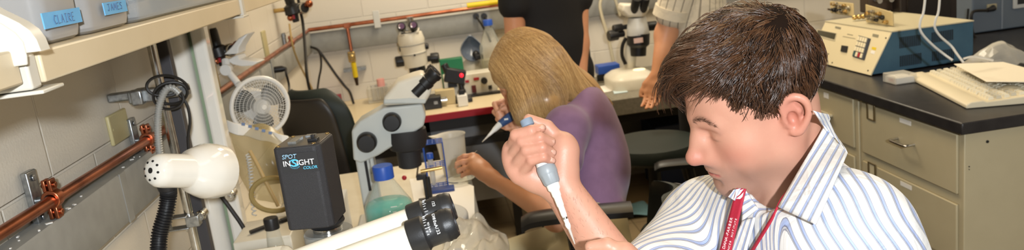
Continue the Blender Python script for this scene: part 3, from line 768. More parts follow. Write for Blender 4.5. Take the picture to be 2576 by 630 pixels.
# base: stadium plate with a glass stage disc
bc0 = P(1100, 505, Z=BZ+.03); n = 40; yc_ = MY+.02; out = []
rb = .135
for i in range(n+1):
    a = -math.pi/2+math.pi*i/n; out.append(Vector((bc0.x-.045+rb*math.cos(a), yc_+rb*math.sin(a), BZ+.001)))
out += [Vector((kx-.06, yc_+rb*.92, BZ+.001)), Vector((kx-.06, yc_-rb*.92, BZ+.001))]
MB().ext(out, (0, 0, .034)).obj('base', m_greyp, mic, bev=.008, seg=3)
MB().lathe([(0, 0), (.062, 0), (.063, .002), (.060, .003), (0, .003)], (bc0.x-.05, yc_, BZ+.035), (0, 0, 1), 36).obj('stage_disc', m_clear, mic)
# ---------------------------------------------------------------- manipulator stand, rack, beaker, dish behind it
ms = P(1072, 468, Z=BZ); 
t = thing('manipulator', 'small black manipulator with a brass rod behind the middle microscope', 'manipulator', (ms.x, 2.55, BZ))
yy = 2.55; q = P(1066, 440, Y=yy)
b = MB(); b.box((q.x, yy, BZ+.008), (.06, .06, .016)); b.box((q.x, yy, BZ+.05), (.012, .02, .09)); b.box((q.x-.008, yy-.01, BZ+.10), (.034, .024, .018)); b.cyl((q.x+.012, yy-.02, BZ+.03), (q.x+.012, yy-.02, BZ+.10), .007); b.obj('stand', m_black, t, bev=.003)
MB().cyl(P(1058, 432, Y=yy-.02), P(1112, 422, Y=yy-.02), .006, n=12).obj('brass_rod', m_brass, t)
MB().cyl(P(1048, 448, Y=yy-.02), P(1054, 400, Y=yy), .003, n=8).obj('steel_rod', m_chrome, t)
MB().sph(P(1017, 448, Y=yy-.02), .008).obj('red_knob', m_red, t)
yr = 2.70; a = P(1068, 418, Y=yr); 
t = thing('tube_rack', 'blue wire tube rack left of the plastic beaker', 'tube rack', (a.x+.03, yr, BZ))
b = MB(); zz = BZ
rk0 = P(1068, 400, Y=yr); rk1 = P(1118, 400, Y=yr); W = rk1.x-rk0.x; top = P(1090, 362, Y=yr).z
for z in (BZ+.004, (BZ+top)/2, top):
    for j in range(4): b.tube([(rk0.x, yr+j*.022, z), (rk1.x, yr+j*.022, z)], .0018, 5)
    for i in range(5): b.tube([(rk0.x+W*i/4, yr, z), (rk0.x+W*i/4, yr+.066, z)], .0018, 5)
for i in (0, 4):
    for j in (0, 3): b.tube([(rk0.x+W*i/4, yr+j*.022, BZ+.001), (rk0.x+W*i/4, yr+j*.022, top)], .0022, 5)
b.obj('wire_frame', mat('blue_coated_wire', (44, 84, 168), .4), t)
MB().span((rk0.x-.01, yr-.05, BZ+.001), (rk1.x+.02, yr-.002, BZ+.012)).obj('blue_tray', mat('dark_blue_tray', (44, 66, 128), .4), t, bev=.002)
tx = P(1076, 360, Y=yr+.03)
t = thing('sample_tube', 'clear tube with a blue cap standing in the wire rack', 'tube', (tx.x, yr+.033, BZ+.006))
MB().lathe([(0, 0), (.006, .004), (.0095, .02), (.0095, .105), (.008, .105)], (tx.x, yr+.033, BZ+.006), (0, 0, 1), 16).obj('tube_body', m_trans, t)
MB().lathe([(0, .100), (.0125, .100), (.0125, .118), (.011, .120), (0, .120)], (tx.x, yr+.033, BZ+.006), (0, 0, 1), 16).obj('tube_cap', m_blue, t)
yk = 2.86; cb_ = P(1143, 415, Y=yk); rr = .052; zt = P(1143, 338, Y=yk).z
t = thing('plastic_beaker', 'white translucent plastic beaker with a spout on the bench', 'beaker', (cb_.x, yk, BZ))
b = MB(); n = 40; rows = []
for rad, z, sp in ((rr*.80, BZ+.001, 0), (rr*.83, BZ+.006, 0), (rr*.93, BZ+.08, 0), (rr*1.0, zt-.012, .1), (rr*1.06, zt, .42), (rr*1.08, zt+.001, .45), (rr*1.02, zt-.002, .40), (rr*.96, zt-.014, .1), (rr*.80, BZ+.008, 0)):
    row = []
    for i in range(n+1):
        a = 2*math.pi*i/n; d = abs((a-math.pi+math.pi) % (2*math.pi)-math.pi); k = max(0, 1-d/.55)
        row.append(Vector((cb_.x+(rad+rr*sp*k*k)*math.cos(a), yk+rad*math.sin(a), z+.010*sp*k)))
    rows.append(row)
b.grid(rows); b.add(rows[0][:-1], [tuple(range(n))]); b.add(rows[-1][:-1], [tuple(range(n))])
b.obj('beaker_wall', glassy('white_polypropylene', (232, 226, 212), .62, .35), t)
gz = [BZ+.03+.018*i for i in range(4)]
b = MB()
for i, z in enumerate(gz): b.box((cb_.x+.012, yk-rr*(.855+.03*i)-.0004, z), (.018 if i % 2 else .011, .0016, .0016))
b.obj('graduation', mat('grey_print', (176, 166, 150), .5), t)
dc = P(1158, 452, Z=BZ+.012)
t = thing('glass_dish', 'shallow clear glass dish on the paper near the bench edge', 'dish', (dc.x, dc.y, BZ+.0016))
MB().lathe([(0, .001), (.034, .001), (.050, .012), (.052, .013), (.051, .015), (.048, .013), (.033, .004), (0, .004)], (dc.x, dc.y, BZ+.0016), (0, 0, 1), 40).obj('dish_bowl', m_glass, t)
MB().lathe([(.0495, .0125), (.052, .0125), (.052, .015), (.0495, .015), (.0495, .0125)], (dc.x, dc.y, BZ+.0016), (0, 0, 1), 40).obj('dish_rim', m_chrome, t)
# clear crumpled bag hanging over the bench edge
r_ = random.Random(11); cols, rows_ = 13, 10; G = []
for i in range(rows_):
    row = []
    for j in range(cols):
        u, v = j/(cols-1), i/(rows_-1)
        x = -.052+.165*u+.02*math.sin(v*5); y = 1.90+.34*(1-v)
        z = BZ+.016+.022*abs(math.sin(u*7+v*4))+r_.uniform(0, .030)
        if x > BXF+.005: z -= (x-BXF)*.8
        row.append(Vector((x, y, z)))
    G.append(row)
o = MB().grid(G).obj('clear_bag', m_clear, sub=1, solid=.0015); tag(o, 'crumpled clear plastic bag on the front corner of the bench', 'plastic bag')
bl = P(1148, 626, Z=BZ+.02)
t = thing('screw_cap', 'loose blue screw cap beside the crumpled clear bag', 'cap', (bl.x, bl.y, BZ))
MB().lathe([(0, .001), (.018, .001), (.018, .012), (.016, .014), (0, .014)], (bl.x, bl.y, BZ), (0, 0, 1), 24).obj('cap_shell', m_blue, t)
# ================================================================ FOREGROUND TRINOCULAR MICROSCOPE
ED = .95
a0 = P(868, 652, D=ED); a1 = P(1046, 597, D=ED); dirn = Vector((1, 0, (a1.z-a0.z)/(a1.x-a0.x)))
dirn = Vector((1, .0, .22)).normalized()
near = P(1040, 598, D=ED); farp = P(1046, 546, D=ED)
far = near+Vector((0, .062, 0)); 
scope = thing('trinocular_microscope', 'cream microscope in front with two black eyepieces facing the man', 'microscope', (near.x-.17, near.y+.03, BZ))
m_cream = mat('cream_scope_paint', (224, 218, 202), .33, c2=(220, 214, 196), nscale=10)
for e in (near, far):
    MB().lathe([(0, -.20), (.0175, -.20), (.0178, -.06), (.0172, -.002), (0, -.002)], e, dirn, 30).obj('eyepiece_tube', m_cream, scope)
    ey = MB().lathe([(0, -.004), (.0205, -.004), (.0215, -.002), (.0215, .015), (.0195, .017), (.0190, .020), (.0190, .036), (.0200, .038), (.0200, .042), (.0192, .044), (.0196, .047), (.0165, .053), (.0125, .053), (.0115, .049), (0, .047)], e, dirn, 36).obj('eyepiece', mat('eyepiece_black', (30, 30, 31), .42, bump=.1, bscale=900), scope)
    # engraved ring lettering on the barrel, facing up and toward the camera
    zz = Vector((0, 0, 1)); sd = (zz-dirn*zz.dot(dirn)).normalized(); cr = dirn.cross(sd)
    if cr.y > 0: cr = -cr
    ew = MB()
    for k in range(9):
        ang = -.2+k*.2; rd = sd*math.cos(ang)+cr*math.sin(ang); c = e+dirn*.0182+rd*.0192; ew.tube([c, c+dirn*(.0045 if k % 3 == 0 else .003)], .00035, 4)
    ew.obj('graduation', m_whiteink, ey)
    def arc_text(word, s0, r, a0, da, size):
        for i, ch in enumerate(word):
            if ch == ' ': continue
            ang = a0+da*i; rd = sd*math.cos(ang)+cr*math.sin(ang); tg = (-sd*math.sin(ang)+cr*math.cos(ang))
            lettering('lettering', ch, size, frame(e+dirn*s0+rd*r, tg, dirn), m_whiteink, ey, depth=.0002)
    if e is near:
        arc_text('C-W10xA/22', .0315, .0192, .15, .155, .0052); arc_text('Nikon', .0235, .0192, .75, .13, .0038)
    else:
        arc_text('/22', .0315, .0192, .5, .15, .0050)
hb = P(840, 632, D=ED+.04)
# binocular housing, body, arm, column, base down to the bench
q = near+Vector((0, .031, 0))-dirn*.185
b = MB(); b.box((q.x-.010, q.y, q.z+.002), (.075, .104, .056)); b.obj('binocular_housing', m_cream, scope, bev=.014, seg=3)
b = MB(); b.lathe([(0, 0), (.046, 0), (.048, -.04), (.046, -.13), (.034, -.16), (.030, -.19), (0, -.19)], (q.x-.03, q.y, q.z-.02), (0, 0, 1), 30); b.obj('zoom_body', m_cream, scope)
b = MB(); b.span((q.x-.155, q.y-.028, q.z-.16), (q.x-.04, q.y+.028, q.z-.09)); b.obj('focus_arm', m_cream, scope, bev=.008)
MB().cyl((q.x-.15, q.y, BZ+.02), (q.x-.15, q.y, q.z-.04), .018).obj('column', m_chrome, scope)
MB().span((q.x-.19, q.y-.10, BZ+.001), (q.x+.09, q.y+.10, BZ+.030)).obj('base', m_cream, scope, bev=.010, seg=3)
# ================================================================ BLACK CAMERA ON ITS PHOTO PORT
SD = 1.12
fl_ = P(693, 377, D=SD); fr_ = P(793, 364, D=SD)
w_ = .078; th = math.radians(-11)
ctr = (fl_+fr_)/2
Xc_ = Vector((math.cos(th), math.sin(th), 0)); Yc_ = Vector((-math.sin(th), math.cos(th), 0))
ztop = ctr.z; zbot = P(735, 600, D=SD).z
H_ = ztop-zbot
wx = (fr_-fl_).length/2+.006
cen = Vector((ctr.x, ctr.y, 0))+Yc_*.036
camt = thing('microscope_camera', 'black box camera with blue and white print on the microscope port', 'camera', (cen.x, cen.y, zbot))
hw, hd_ = wx, .036; ch = .008
oc = [(-hw+ch*.5, -hd_), (hw-ch, -hd_), (hw, -hd_+ch), (hw, hd_-ch), (hw-ch, hd_), (-hw+ch, hd_), (-hw, hd_-ch), (-hw, -hd_+ch*.5)]
def cw(x, y, z): return cen*1+Xc_*x+Yc_*y+Vector((0, 0, z))
MB().ext([cw(x, y, zbot) for x, y in oc], (0, 0, H_)).obj('housing', m_blackm, camt, bev=.0025, seg=3)
MB().ext([cw(x*.94, y*.94, ztop-.0005) for x, y in oc], (0, 0, .0016)).obj('top_plate', mat('dark_anodised_plate', (92, 88, 84), .30, metal=.8), camt, bev=.0004)
b = MB()
for x, y in ((-.8, -.8), (.72, -.82), (.78, .75), (-.75, .75)): MB().lathe([(0, .003), (.0026, .0022), (.003, .0012), (0, .001)], cw(x*hw, y*hd_, ztop), (0, 0, 1), 12).obj('screw', m_brass, camt)
b = MB(); b.box(cw(-.010, -.006, ztop+.0025), (.012, .030, .004), Matrix.Rotation(th, 3, 'Z')); b.box(cw(.004, .020, ztop+.002), (.014, .01, .003), Matrix.Rotation(th, 3, 'Z')); b.obj('connector', m_zinc, camt)
b = MB(); b.box(cw(.018, -.010, ztop+.003), (.014, .012, .004), Matrix.Rotation(th, 3, 'Z')); b.box(cw(.018, -.010, ztop+.007), (.005, .006, .006), Matrix.Rotation(th, 3, 'Z')); b.obj('toggle_switch', m_black, camt, bev=.0006)
lp0, lp1, lz0, lz1 = -hw*.70, hw*.86, ztop-.0085, ztop-.037
b = MB(); b.ext([cw(lp0, -hd_-.0002, lz0), cw(lp1, -hd_-.0002, lz0), cw(lp1, -hd_-.0002, lz1), cw(lp0, -hd_-.0002, lz1)], Yc_*-.0006); pn = b.obj('name_panel', mat('satin_black_panel', (40, 40, 42), .42), camt)
yf = -hd_-.0011; Fx, Fy = Xc_, Vector((0, 0, 1)); mid = (lp0+lp1)/2
SPm = mat('steel_blue_print', (150, 190, 215), .5)
lettering('lettering', 'SPOT', .0088, frame(cw(lp0+.0125, yf, lz0-.0045), Fx, Fy), SPm, camt, sx=1.0, shear=.15)
ew_ = MB().box(cw(lp0+.0125, yf, lz0-.0045), (.021, .0009, .0005), Matrix.Rotation(th, 3, 'Z')).obj('print_line', m_black, camt)
lettering('lettering', 'IN', .0112, frame(cw(lp0+.0075, yf, lz0-.0145), Fx, Fy), m_whiteink, camt)
lettering('lettering', 'IGHT', .0112, frame(cw(lp0+.0345, yf, lz0-.0145), Fx, Fy), m_whiteink, camt)
lettering('lettering', 'COLOR', .0060, frame(cw(lp0+.040, yf, lz0-.0225), Fx, Fy), m_cyanink, camt, shear=.12)
b = MB()   # eye-shaped S emblem
ec = cw(lp0+.0185, yf, lz0-.0140)
def arc(rx, rz, a0, a1, oz=0, n=14): return [ec+Xc_*(rx*math.cos(a0+(a1-a0)*i/n))+Vector((0, 0, oz+rz*math.sin(a0+(a1-a0)*i/n))) for i in range(n+1)]
b.tube(arc(.0062, .0036, .25, 3.0, .0012), .0008, 5); b.tube(arc(.0062, .0036, 3.4, 6.15, -.0012), .0008, 5)
b.tube(crv([ec+Xc_*x_+Vector((0, 0, z_)) for x_, z_ in ((.0048, .0030), (.0015, .0042), (-.0022, .0026), (-.0008, .0004), (.0012, -.0008), (.0022, -.0030), (-.0015, -.0044), (-.0048, -.0030))], 5), .0010, 5)
for k in range(8):
    a = 3.6+k*.3; b.tube([ec+Xc_*(.0068*math.cos(a))+Vector((0, 0, -.0026+.0042*math.sin(a))), ec+Xc_*(.0078*math.cos(a))+Vector((0, 0, -.0036+.0052*math.sin(a)))], .0003, 4)
b.obj('emblem', m_cyanink, camt)
mp = cw(.010, .004, zbot)
MB().lathe([(0, 0), (.026, 0), (.027, -.004), (.024, -.009), (.020, -.011), (.019, -.0162), (0, -.0162)], mp, (0, 0, 1), 32).obj('mount_ring', m_black, camt)
MB().lathe([(.019, -.011), (.0215, -.011), (.0215, -.0162), (.019, -.0162), (.019, -.011)], mp, (0, 0, 1), 32).obj('chrome_ring', m_chrome, camt)
# photo tube of the microscope below it
MB().lathe([(0, -.0166), (.034, -.0166), (.036, -.019), (.036, -.030), (.033, -.033), (.032, -.09), (0, -.09)], mp, (0, 0, 1), 32).obj('photo_tube', mat('grey_photo_tube', (150, 152, 150), .3, metal=.5), scope)
# ================================================================ BACK BENCH
FY = 4.02
bb = thing('back_bench', 'pale bench along the back wall with a red front edge', 'bench', (.1, 4.4, 0))
BX1 = P(1262, 262, Z=BZ).x+.35
MB().span((WX+.05, FY, BZ-.03), (BX1, WY-.002, BZ)).obj('worktop', mat('cream_worktop', (226, 208, 172), .35), bb)
MB().span((WX+.05, FY-.012, BZ-.032), (BX1, FY, BZ+.001)).obj('red_edge', m_red, bb)
m_frame = mat('black_steel_frame', (34, 33, 34), .5)
MB().span((WX+.05, FY+.01, BZ-.09), (BX1, FY+.04, BZ-.032)).obj('front_rail', m_frame, bb)
lx = P(1282, 360, Y=FY).x
MB().span((WX+.05, FY+.10, .20), (BX1, FY+.115, BZ-.09)).obj('modesty_panel', mat('slate_panel', (150, 150, 150), .5), bb)
for x in (WX+.12, -.1, lx, BX1-.05):
    MB().span((x-.022, FY+.01, .001), (x+.022, FY+.05, BZ-.032)).obj('leg', m_frame, bb)
zr = P(1220, 352, Y=FY+.0).z
MB().span((WX+.05, FY-.004, zr-.02), (BX1, FY+.03, zr+.02)).obj('lower_rail', m_frame, bb)
# ---- stereo microscope facing the room
def back_scope(px, D_y, name_label, mirrored=False):
    yb = D_y; c = P(px, 100, Y=yb)
    t = thing('stereo_microscope', name_label, 'microscope', (c.x, yb, BZ))
    return t, yb
bs, yb = back_scope(1035, 4.42, 'pale stereo microscope with two dark eyepieces on the red edged bench')
def pp(x, y, d=0): return P(x, y, Y=yb+d)
axb = (pp(1030, 85)-pp(1047, 165)).normalized(); k = (pp(1030, 85)-pp(1047, 165)).length
o = pp(1048, 166)
b = MB(); b.lathe([(0, 0), (.062, 0), (.066, .02), (.070, k*.42), (.0705, k*.43), (.068, k*.44), (.070, k*.72), (.074, k*.80), (.066, k*1.02), (.05, k*1.05), (0, k*1.05)], o, axb, 30); b.obj('zoom_body', m_ivory, bs, ang=30)
b = MB(); b.torus(o+axb*k*.40, axb, .071, .0022, 30, 6); b.torus(o+axb*k*.68, axb, .071, .002, 30, 6); b.obj('seam_ring', m_race, bs)
hb_ = pp(1026, 88); MB().ext([pp(1002, 92, -.06), pp(1054, 85, -.06), pp(1055, 72, -.06), pp(1040, 82, -.06), pp(1020, 84, -.06), pp(1006, 76, -.06)], (0, .11, 0)).obj('head', m_ivory, bs, bev=.012, seg=3)
for x, y in ((1010, 68), (1040, 65)):
    e = pp(x, y, -.06); dd = (Vector(CAMP)-e).normalized()
    dd = (dd+Vector((0, 0, .35))).normalized()
    b = MB(); b.lathe([(0, -.05), (.021, -.05), (.0235, -.01), (.0235, .012), (.019, .016), (0, .012)], e, dd, 24); b.obj('eyepiece', m_black, bs)
    MB().lathe([(0, .0125), (.0165, .0165), (.0165, .014), (0, .012)], e, dd, 20).obj('lens', mat('violet_lens', (96, 70, 100), .1, coat=1), bs)
MB().cyl(pp(1034, 66, 0), pp(1031, 43, 0), .018).obj('photo_port', m_chrome, bs)
for x, y, r, l in ((1011, 154, .030, .05), (1088, 147, .030, .05), (1014, 122, .017, .03), (1068, 117, .017, .03)):
    c = pp(x, y); s = -1 if x < 1045 else 1
    b = MB(); b.lathe([(0, -.03), (r*.55, -.03), (r*.55, -l*.2), (r, -l*.15), (r, l*.55), (r*.9, l*.7), (0, l*.7)], c, (s, -.15, 0), 20); b.obj('focus_knob', m_black, bs)
MB().lathe([(0, .005), (.044, .005), (.046, -.03), (.036, -.075), (0, -.075)], o, axb, 24).obj('objective', m_black, bs)
MB().span((o.x-.03, yb+.07, BZ+.02), (o.x+.03, yb+.11, o.z+.08)).obj('column', m_ivory, bs, bev=.006)
MB().span((o.x-.11, yb-.12, BZ+.001), (o.x+.11, yb+.12, BZ+.035)).obj('base', m_ivory, bs, bev=.01)
MB().sph(pp(1043, 139, -.073), .006).obj('set_screw', m_black, bs)
# ---- items left to right
q = P(828, 287, Z=BZ)
t = thing('maroon_box', 'flat maroon box with a white mark in the back left corner', 'box', (P(828, 290, Y=4.70).x, 4.70, BZ))
x0, x1 = P(801, 290, Y=4.66).x, P(862, 290, Y=4.66).x
MB().span((x0, 4.66, BZ+.001), (x1, 4.76, BZ+.055)).obj('box_body', mat('maroon_card', (150, 34, 58), .5), t, bev=.002)
b = MB()
for i in range(3): b.box((x0+.05+.016*i, 4.6593, BZ+.028), (.010, .001, .012))
b.obj('white_mark', m_paper, t)
x0, x1 = P(925, 240, Y=4.6).x, P(985, 235, Y=4.6).x; zt = P(955, 206, Y=4.6).z
t = thing('tube_box', 'clear plastic rack of pink topped tubes beside the black chair back', 'tube rack', ((x0+x1)/2, 4.62, BZ))
MB().span((x0, 4.58, BZ+.001), (x1, 4.70, zt-.03)).obj('rack_shell', m_clear, t, bev=.004)
b = MB()
for i in range(4): b.cyl((x0+.03+(x1-x0-.06)*i/3, 4.64, BZ+.008), (x0+.03+(x1-x0-.06)*i/3, 4.64, zt-.02), .011, n=12)
b.obj('tube_row', m_trans, t)
px_ = P(958, 214, Y=4.6); MB().cyl((px_.x, 4.63, zt-.03), (px_.x, 4.63, zt+.012), .022, n=16).obj('pink_cap', mat('pink_plastic', (234, 168, 160), .5), t)
def boxt(name, label, cat, x0, x1, ytop, yfront, dep, ma, part='case', bev=.004, zbot=BZ+.001):
    a = P(x0, ytop+20, Y=yfront); b_ = P(x1, ytop+20, Y=yfront); zt = P((x0+x1)/2, ytop, Y=yfront).z
    t = thing(name, label, cat, ((a.x+b_.x)/2, yfront+dep/2, zbot))
    MB().span((a.x, yfront, zbot), (b_.x, yfront+dep, zt)).obj(part, ma, t, bev=bev)
    return t, a.x, b_.x, zt
t, x0, x1, zt = boxt('power_box', 'low black box with a chrome socket on the red edged bench', 'instrument', 1056, 1112, 246, 4.16, .11, m_black)
b = MB(); c = P(1122, 249, Y=4.2); b.cyl((x1-.002, 4.20, zt-.03), (x1+.03, 4.20, zt-.03), .018); b.obj('socket', m_chrome, t)
b = MB(); b.box((x1-.03, 4.158, zt-.03), (.02, .004, .016)); b.obj('switch', m_zinc, t)
t, x0, x1, zt = boxt('specimen_board', 'tan board lying behind the low black box', 'board', 1096, 1146, 226, 4.23, .05, mat('tan_board', (206, 186, 140), .5))
eu, x0, x1, zt = boxt('control_unit', 'white electronics unit with black knobs and red switches', 'instrument', 1116, 1250, 186, 4.40, .12, m_ivory)
uy = 4.40
for fx_, fz_, w, h, ma, nm in ((.16, .62, .05, .03, m_black, 'display'), (.10, .30, .03, .03, m_black, 'connector'), (.62, .74, .03, .014, m_red, 'red_switch'), (.44, .68, .022, .014, m_red, 'red_switch'), (.55, .30, .024, .04, mat('dark_red_rocker', (96, 30, 30), .4), 'rocker_switch'), (.86, .28, .02, .02, m_black, 'connector')):
    MB().box((x0+(x1-x0)*fx_, uy-.002, BZ+(zt-BZ)*fz_), (w, .006, h)).obj(nm, ma, eu)
for fx_, fz_ in ((.76, .62), (.33, .62), (.33, .28)):
    MB().cyl((x0+(x1-x0)*fx_, uy+.001, BZ+(zt-BZ)*fz_), (x0+(x1-x0)*fx_, uy-.022, BZ+(zt-BZ)*fz_), .018, n=18).obj('knob', m_black, eu)
MB().span((x0-.01, uy-.05, BZ+.001), (x1+.01, uy-.004, BZ+.012)).obj('black_sill', m_black, eu)
t, x0, x1, zt = boxt('green_carton', 'green box behind the dark joystick on the back bench', 'box', 1107, 1166, 148, 4.54, .06, m_green)
MB().span((x0+.02, 4.538, zt-.12), (x1-.05, 4.54, zt-.075)).obj('pale_print', mat('pale_green_print', (130, 176, 140), .6), t)
# dark joystick with a red lamp
jq = P(1160, 200, Y=4.26); 
t = thing('micromanipulator', 'black joystick manipulator with a glowing red lamp on the back bench', 'manipulator', (jq.x, 4.26, BZ))
b = MB(); b.box((jq.x, 4.26, BZ+.012), (.09, .09, .024)); b.cyl((jq.x, 4.26, BZ+.02), (jq.x-.005, 4.27, BZ+.12), .014); b.box((jq.x-.03, 4.28, jq.z+.02), (.11, .06, .075), Matrix.Rotation(.3, 3, 'Y')); b.cyl((jq.x-.06, 4.28, jq.z+.03), (jq.x-.08, 4.29, jq.z+.09), .02)
b.obj('body', m_black, t, bev=.005)
MB().sph(P(1161, 190, Y=4.22), .011, n=14, m=9).obj('red_lamp', mat('red_lamp', (255, 30, 50), .3, emit=1.6), t)
# slide block
t, x0, x1, zt = boxt('slide_block', 'small white block in front of the white electronics unit', 'block', 1152, 1178, 240, 4.12, .06, m_white)
b = MB(); b.box(((x0+x1)/2, 4.15, zt+.012), (.03, .03, .026)); b.obj('top_piece', m_black, t, bev=.003)
# pointed dark cup light on a round white base
my = 4.68; mc_ = P(1186, 122, Y=my); ms_ = my/2020
zb0 = P(1190, 170, Y=my).z
t = thing('teardrop_light', 'slate teardrop shade on a round white base above the electronics unit', 'lamp', (mc_.x, my, BZ))
n = 32; rows = []
def drop(s, y):
    out = []
    for i in range(n):
        a = 2*math.pi*i/n; r = .062*s; pz = math.cos(a); rx = math.sin(a)
        z = pz*(.072 if pz < 0 else .078)*s; x = rx*.066*s*(1-.55*max(0, pz)**1.6)
        out.append(Vector((mc_.x+x, y+.25*z, mc_.z+z)))
    return out
L = [drop(.02, my+.052), drop(.6, my+.04), drop(.92, my+.012), drop(1.0, my-.012), drop(.94, my-.014), drop(.86, my+.008), drop(.5, my+.03), drop(.02, my+.036)]
MB().grid([l+[l[0]] for l in L]).obj('shade', mat('slate_shade', (98, 108, 124), .22, c2=(110, 120, 134), nscale=20), t)
b = MB(); b.sph((mc_.x+.02, my-.02, mc_.z-.035), .022); b.box((mc_.x+.035, my-.03, mc_.z-.05), (.05, .04, .03)); b.obj('clip', m_black, t, bev=.004)
MB().lathe([(0, zt*0+.001), (.070, .001), (.075, .02), (.072, zb0-BZ-.0), (.066, zb0-BZ+.025), (.05, zb0-BZ+.04), (0, zb0-BZ+.042)], (P(1190, 160, Y=my+.1).x, my+.05, BZ), (0, 0, 1), 32).obj('base', m_ivory, t)
MB().tube([(mc_.x+.02, my-.01, mc_.z-.05), (mc_.x+.02, my+.04, zb0+.02)], .012).obj('stem', m_black, t)
# 2-litre bottle
byy = 4.60; c = P(1240, 160, Y=byy); h = P(1233, 48, Y=byy).z-BZ
bottle('reagent_bottle', 'large clear bottle with a blue cap next to the black shirted person', (c.x, byy, BZ), .066, h, .027, .034, m_blue, m_glass, liq=glassy('straw_liquid', (206, 200, 160), .22), level=h*.42)
for x in (1197, 1217):
    c = P(x, 40, Y=WY-.05); pl_ = thing('power_plug', 'black plug in the back raceway, %s of the pair above the big bottle' % ('left' if x < 1200 else 'right'), 'plug', c)
    b = MB(); b.cyl(c, c+Vector((0, -.035, 0)), .018); b.obj('plug_body', m_black, pl_)
    MB().tube(crv([c+Vector((0, -.03, 0)), c+Vector((.015, -.05, -.03)), c+Vector((.05, -.04, -.11)), c+Vector((.065, -.03, -.16))], 5), .006).obj('plug_cord', m_cord, pl_)
# ================================================================ GREY HEAVY TABLE AT THE BACK, RIGHT
GY0 = 3.95
gt = thing('grey_table', 'thick grey stone table carrying the right hand stereo microscope', 'table', (1.2, 4.3, 0))
gx0 = P(1478, 262, Y=GY0).x; gx1 = RX-.05
m_stone = mat('grey_stone', (136, 130, 116), .6, c2=(120, 114, 100), nscale=60)
gz = P(1590, 246, Y=GY0).z; gzb = P(1590, 287, Y=GY0).z
MB().span((gx0, GY0, gzb), (gx1, WY-.003, gz)).obj('slab', m_stone, gt, bev=.003)
for x in (gx0+.06, gx1-.06):
    for y in (GY0+.08, WY-.10): MB().span((x-.03, y-.03, .001), (x+.03, y+.03, gzb)).obj('leg', m_frame, gt)
MB().span((gx0+.05, GY0+.05, gzb-.05), (gx1-.05, GY0+.09, gzb)).obj('apron', m_frame, gt)
MB().span((gx0+.06, WY-.12, .25), (gx1-.06, WY-.10, gzb-.05)).obj('back_panel', mat('slate_panel_dark', (110, 112, 116), .5), gt)
MB().box((gx0+.60, GY0+.58, .20), (.3, .3, .398)).obj('blue_support', mat('dark_blue_box', (40, 56, 92), .5), gt, bev=.01)
ry = 4.25
def pr(x, y, d=0): return P(x, y, Y=ry+d)
rs_ = thing('stereo_microscope', 'white stereo microscope with black eyepieces on the thick grey table', 'microscope', (pr(1600, 200).x, ry, gz))
b0 = pr(1540, 200, -.12); b1 = pr(1662, 205, -.12)
zt = pr(1600, 168, .0).z; n = 28
prof = []
bw = (b1.x-b0.x)/2; bx = (b0.x+b1.x)/2
for z, kx_, ky_ in ((gz+.001, 1, 1), (gz+.05, 1, 1), (gz+.062, .95, .95), (gz+.082, .70, .80), (gz+.09, .5, .6)):
    row = []
    for i in range(n):
        a = 2*math.pi*i/n; ca, sa = math.cos(a), math.sin(a)
        row.append(Vector((bx+bw*kx_*math.copysign(abs(ca)**.5, ca), ry+.02+.15*ky_*math.copysign(abs(sa)**.5, sa), z)))
    prof.append(row+[row[0]])
b = MB().grid(prof); b.add(prof[-1][:-1], [tuple(range(n))]); b.add(prof[0][:-1], [tuple(range(n))]); b.obj('base', m_ivory, rs_)
gl = pr(1607, 178, -.02); MB().lathe([(0, .0), (.03, .0), (.034, .004), (.030, .006), (0, .005)], (gl.x, ry-.03, gz+.088), (0, 0, 1), 24).obj('stage_light', mat('warm_stage_glow', (255, 236, 190), .4, emit=1.0), rs_)
ca_ = pr(1578, 180, .08)
MB().tube([Vector((pr(1588, 170).x, ry+.07, gz+.07)), pr(1594, 60, .07)], .035, 12).obj('column', m_ivory, rs_)
MB().ext([pr(1568, 10, -.05), pr(1632, 12, -.05), pr(1634, 26, -.05), pr(1622, 44, -.05), pr(1580, 44, -.05), pr(1566, 28, -.05)], (0, .12, 0)).obj('head', m_ivory, rs_, bev=.012, seg=3)
a = pr(1602, 44); c = pr(1606, 96); MB().lathe([(0, 0), (.048, 0), (.056, (c-a).length*.4), (.062, (c-a).length*.8), (.05, (c-a).length), (0, (c-a).length)], a, c-a, 26).obj('zoom_body', m_greyp, rs_)
a = pr(1606, 84); c = pr(1606, 140); MB().lathe([(0, 0), (.062, 0), (.060, .06), (.044, .075), (.042, (c-a).length), (0, (c-a).length)], a, c-a, 26).obj('objective', m_black, rs_)
MB().box(pr(1606, 102, -.066), (.05, .004, .026)).obj('paper_tag', mat('pale_pink_tag', (210, 178, 168), .6), rs_)
for x, y in ((1595, 24), (1618, 22)):
    e = pr(x, y, -.04); dd = Vector((.12, -.55, .8)).normalized(); MB().lathe([(0, -.03), (.019, -.03), (.022, .0), (.024, .06), (.020, .07), (0, .062)], e, dd, 22).obj('eyepiece', m_black, rs_)
for x, y, r in ((1560, 70, .022), (1548, 88, .030), (1634, 66, .026)):
    c = pr(x, y, .03); s = -1 if x < 1600 else 1
    b = MB(); b.lathe([(0, -.05), (r*.6, -.05), (r*.6, -.015), (r, -.01), (r, .035), (r*.9, .04), (0, .04)], c, (s, -.2, 0), 20); b.obj('focus_knob', m_black, rs_)
MB().tube(crv([pr(1575, 95, .05), pr(1566, 115, .05), pr(1565, 140, .05), pr(1574, 162, .04)], 6), .010).obj('light_cable', m_cord, rs_)
t, x0, x1, zz_ = boxt('light_source', 'grey lamp power unit with a blue box on its top', 'instrument', 1494, 1560, 188, 4.46, .14, mat('grey_unit', (176, 170, 156), .5), zbot=gz+.001)
MB().span((x0+.02, 4.457, gz+.012), (x1-.02, 4.46, gz+.05)).obj('dark_grille', m_black, t)
t, x0, x1, z3 = boxt('blue_box', 'small blue box on the grey lamp power unit', 'box', 1506, 1561, 164, 4.47, .10, m_blue, zbot=zz_+.001)
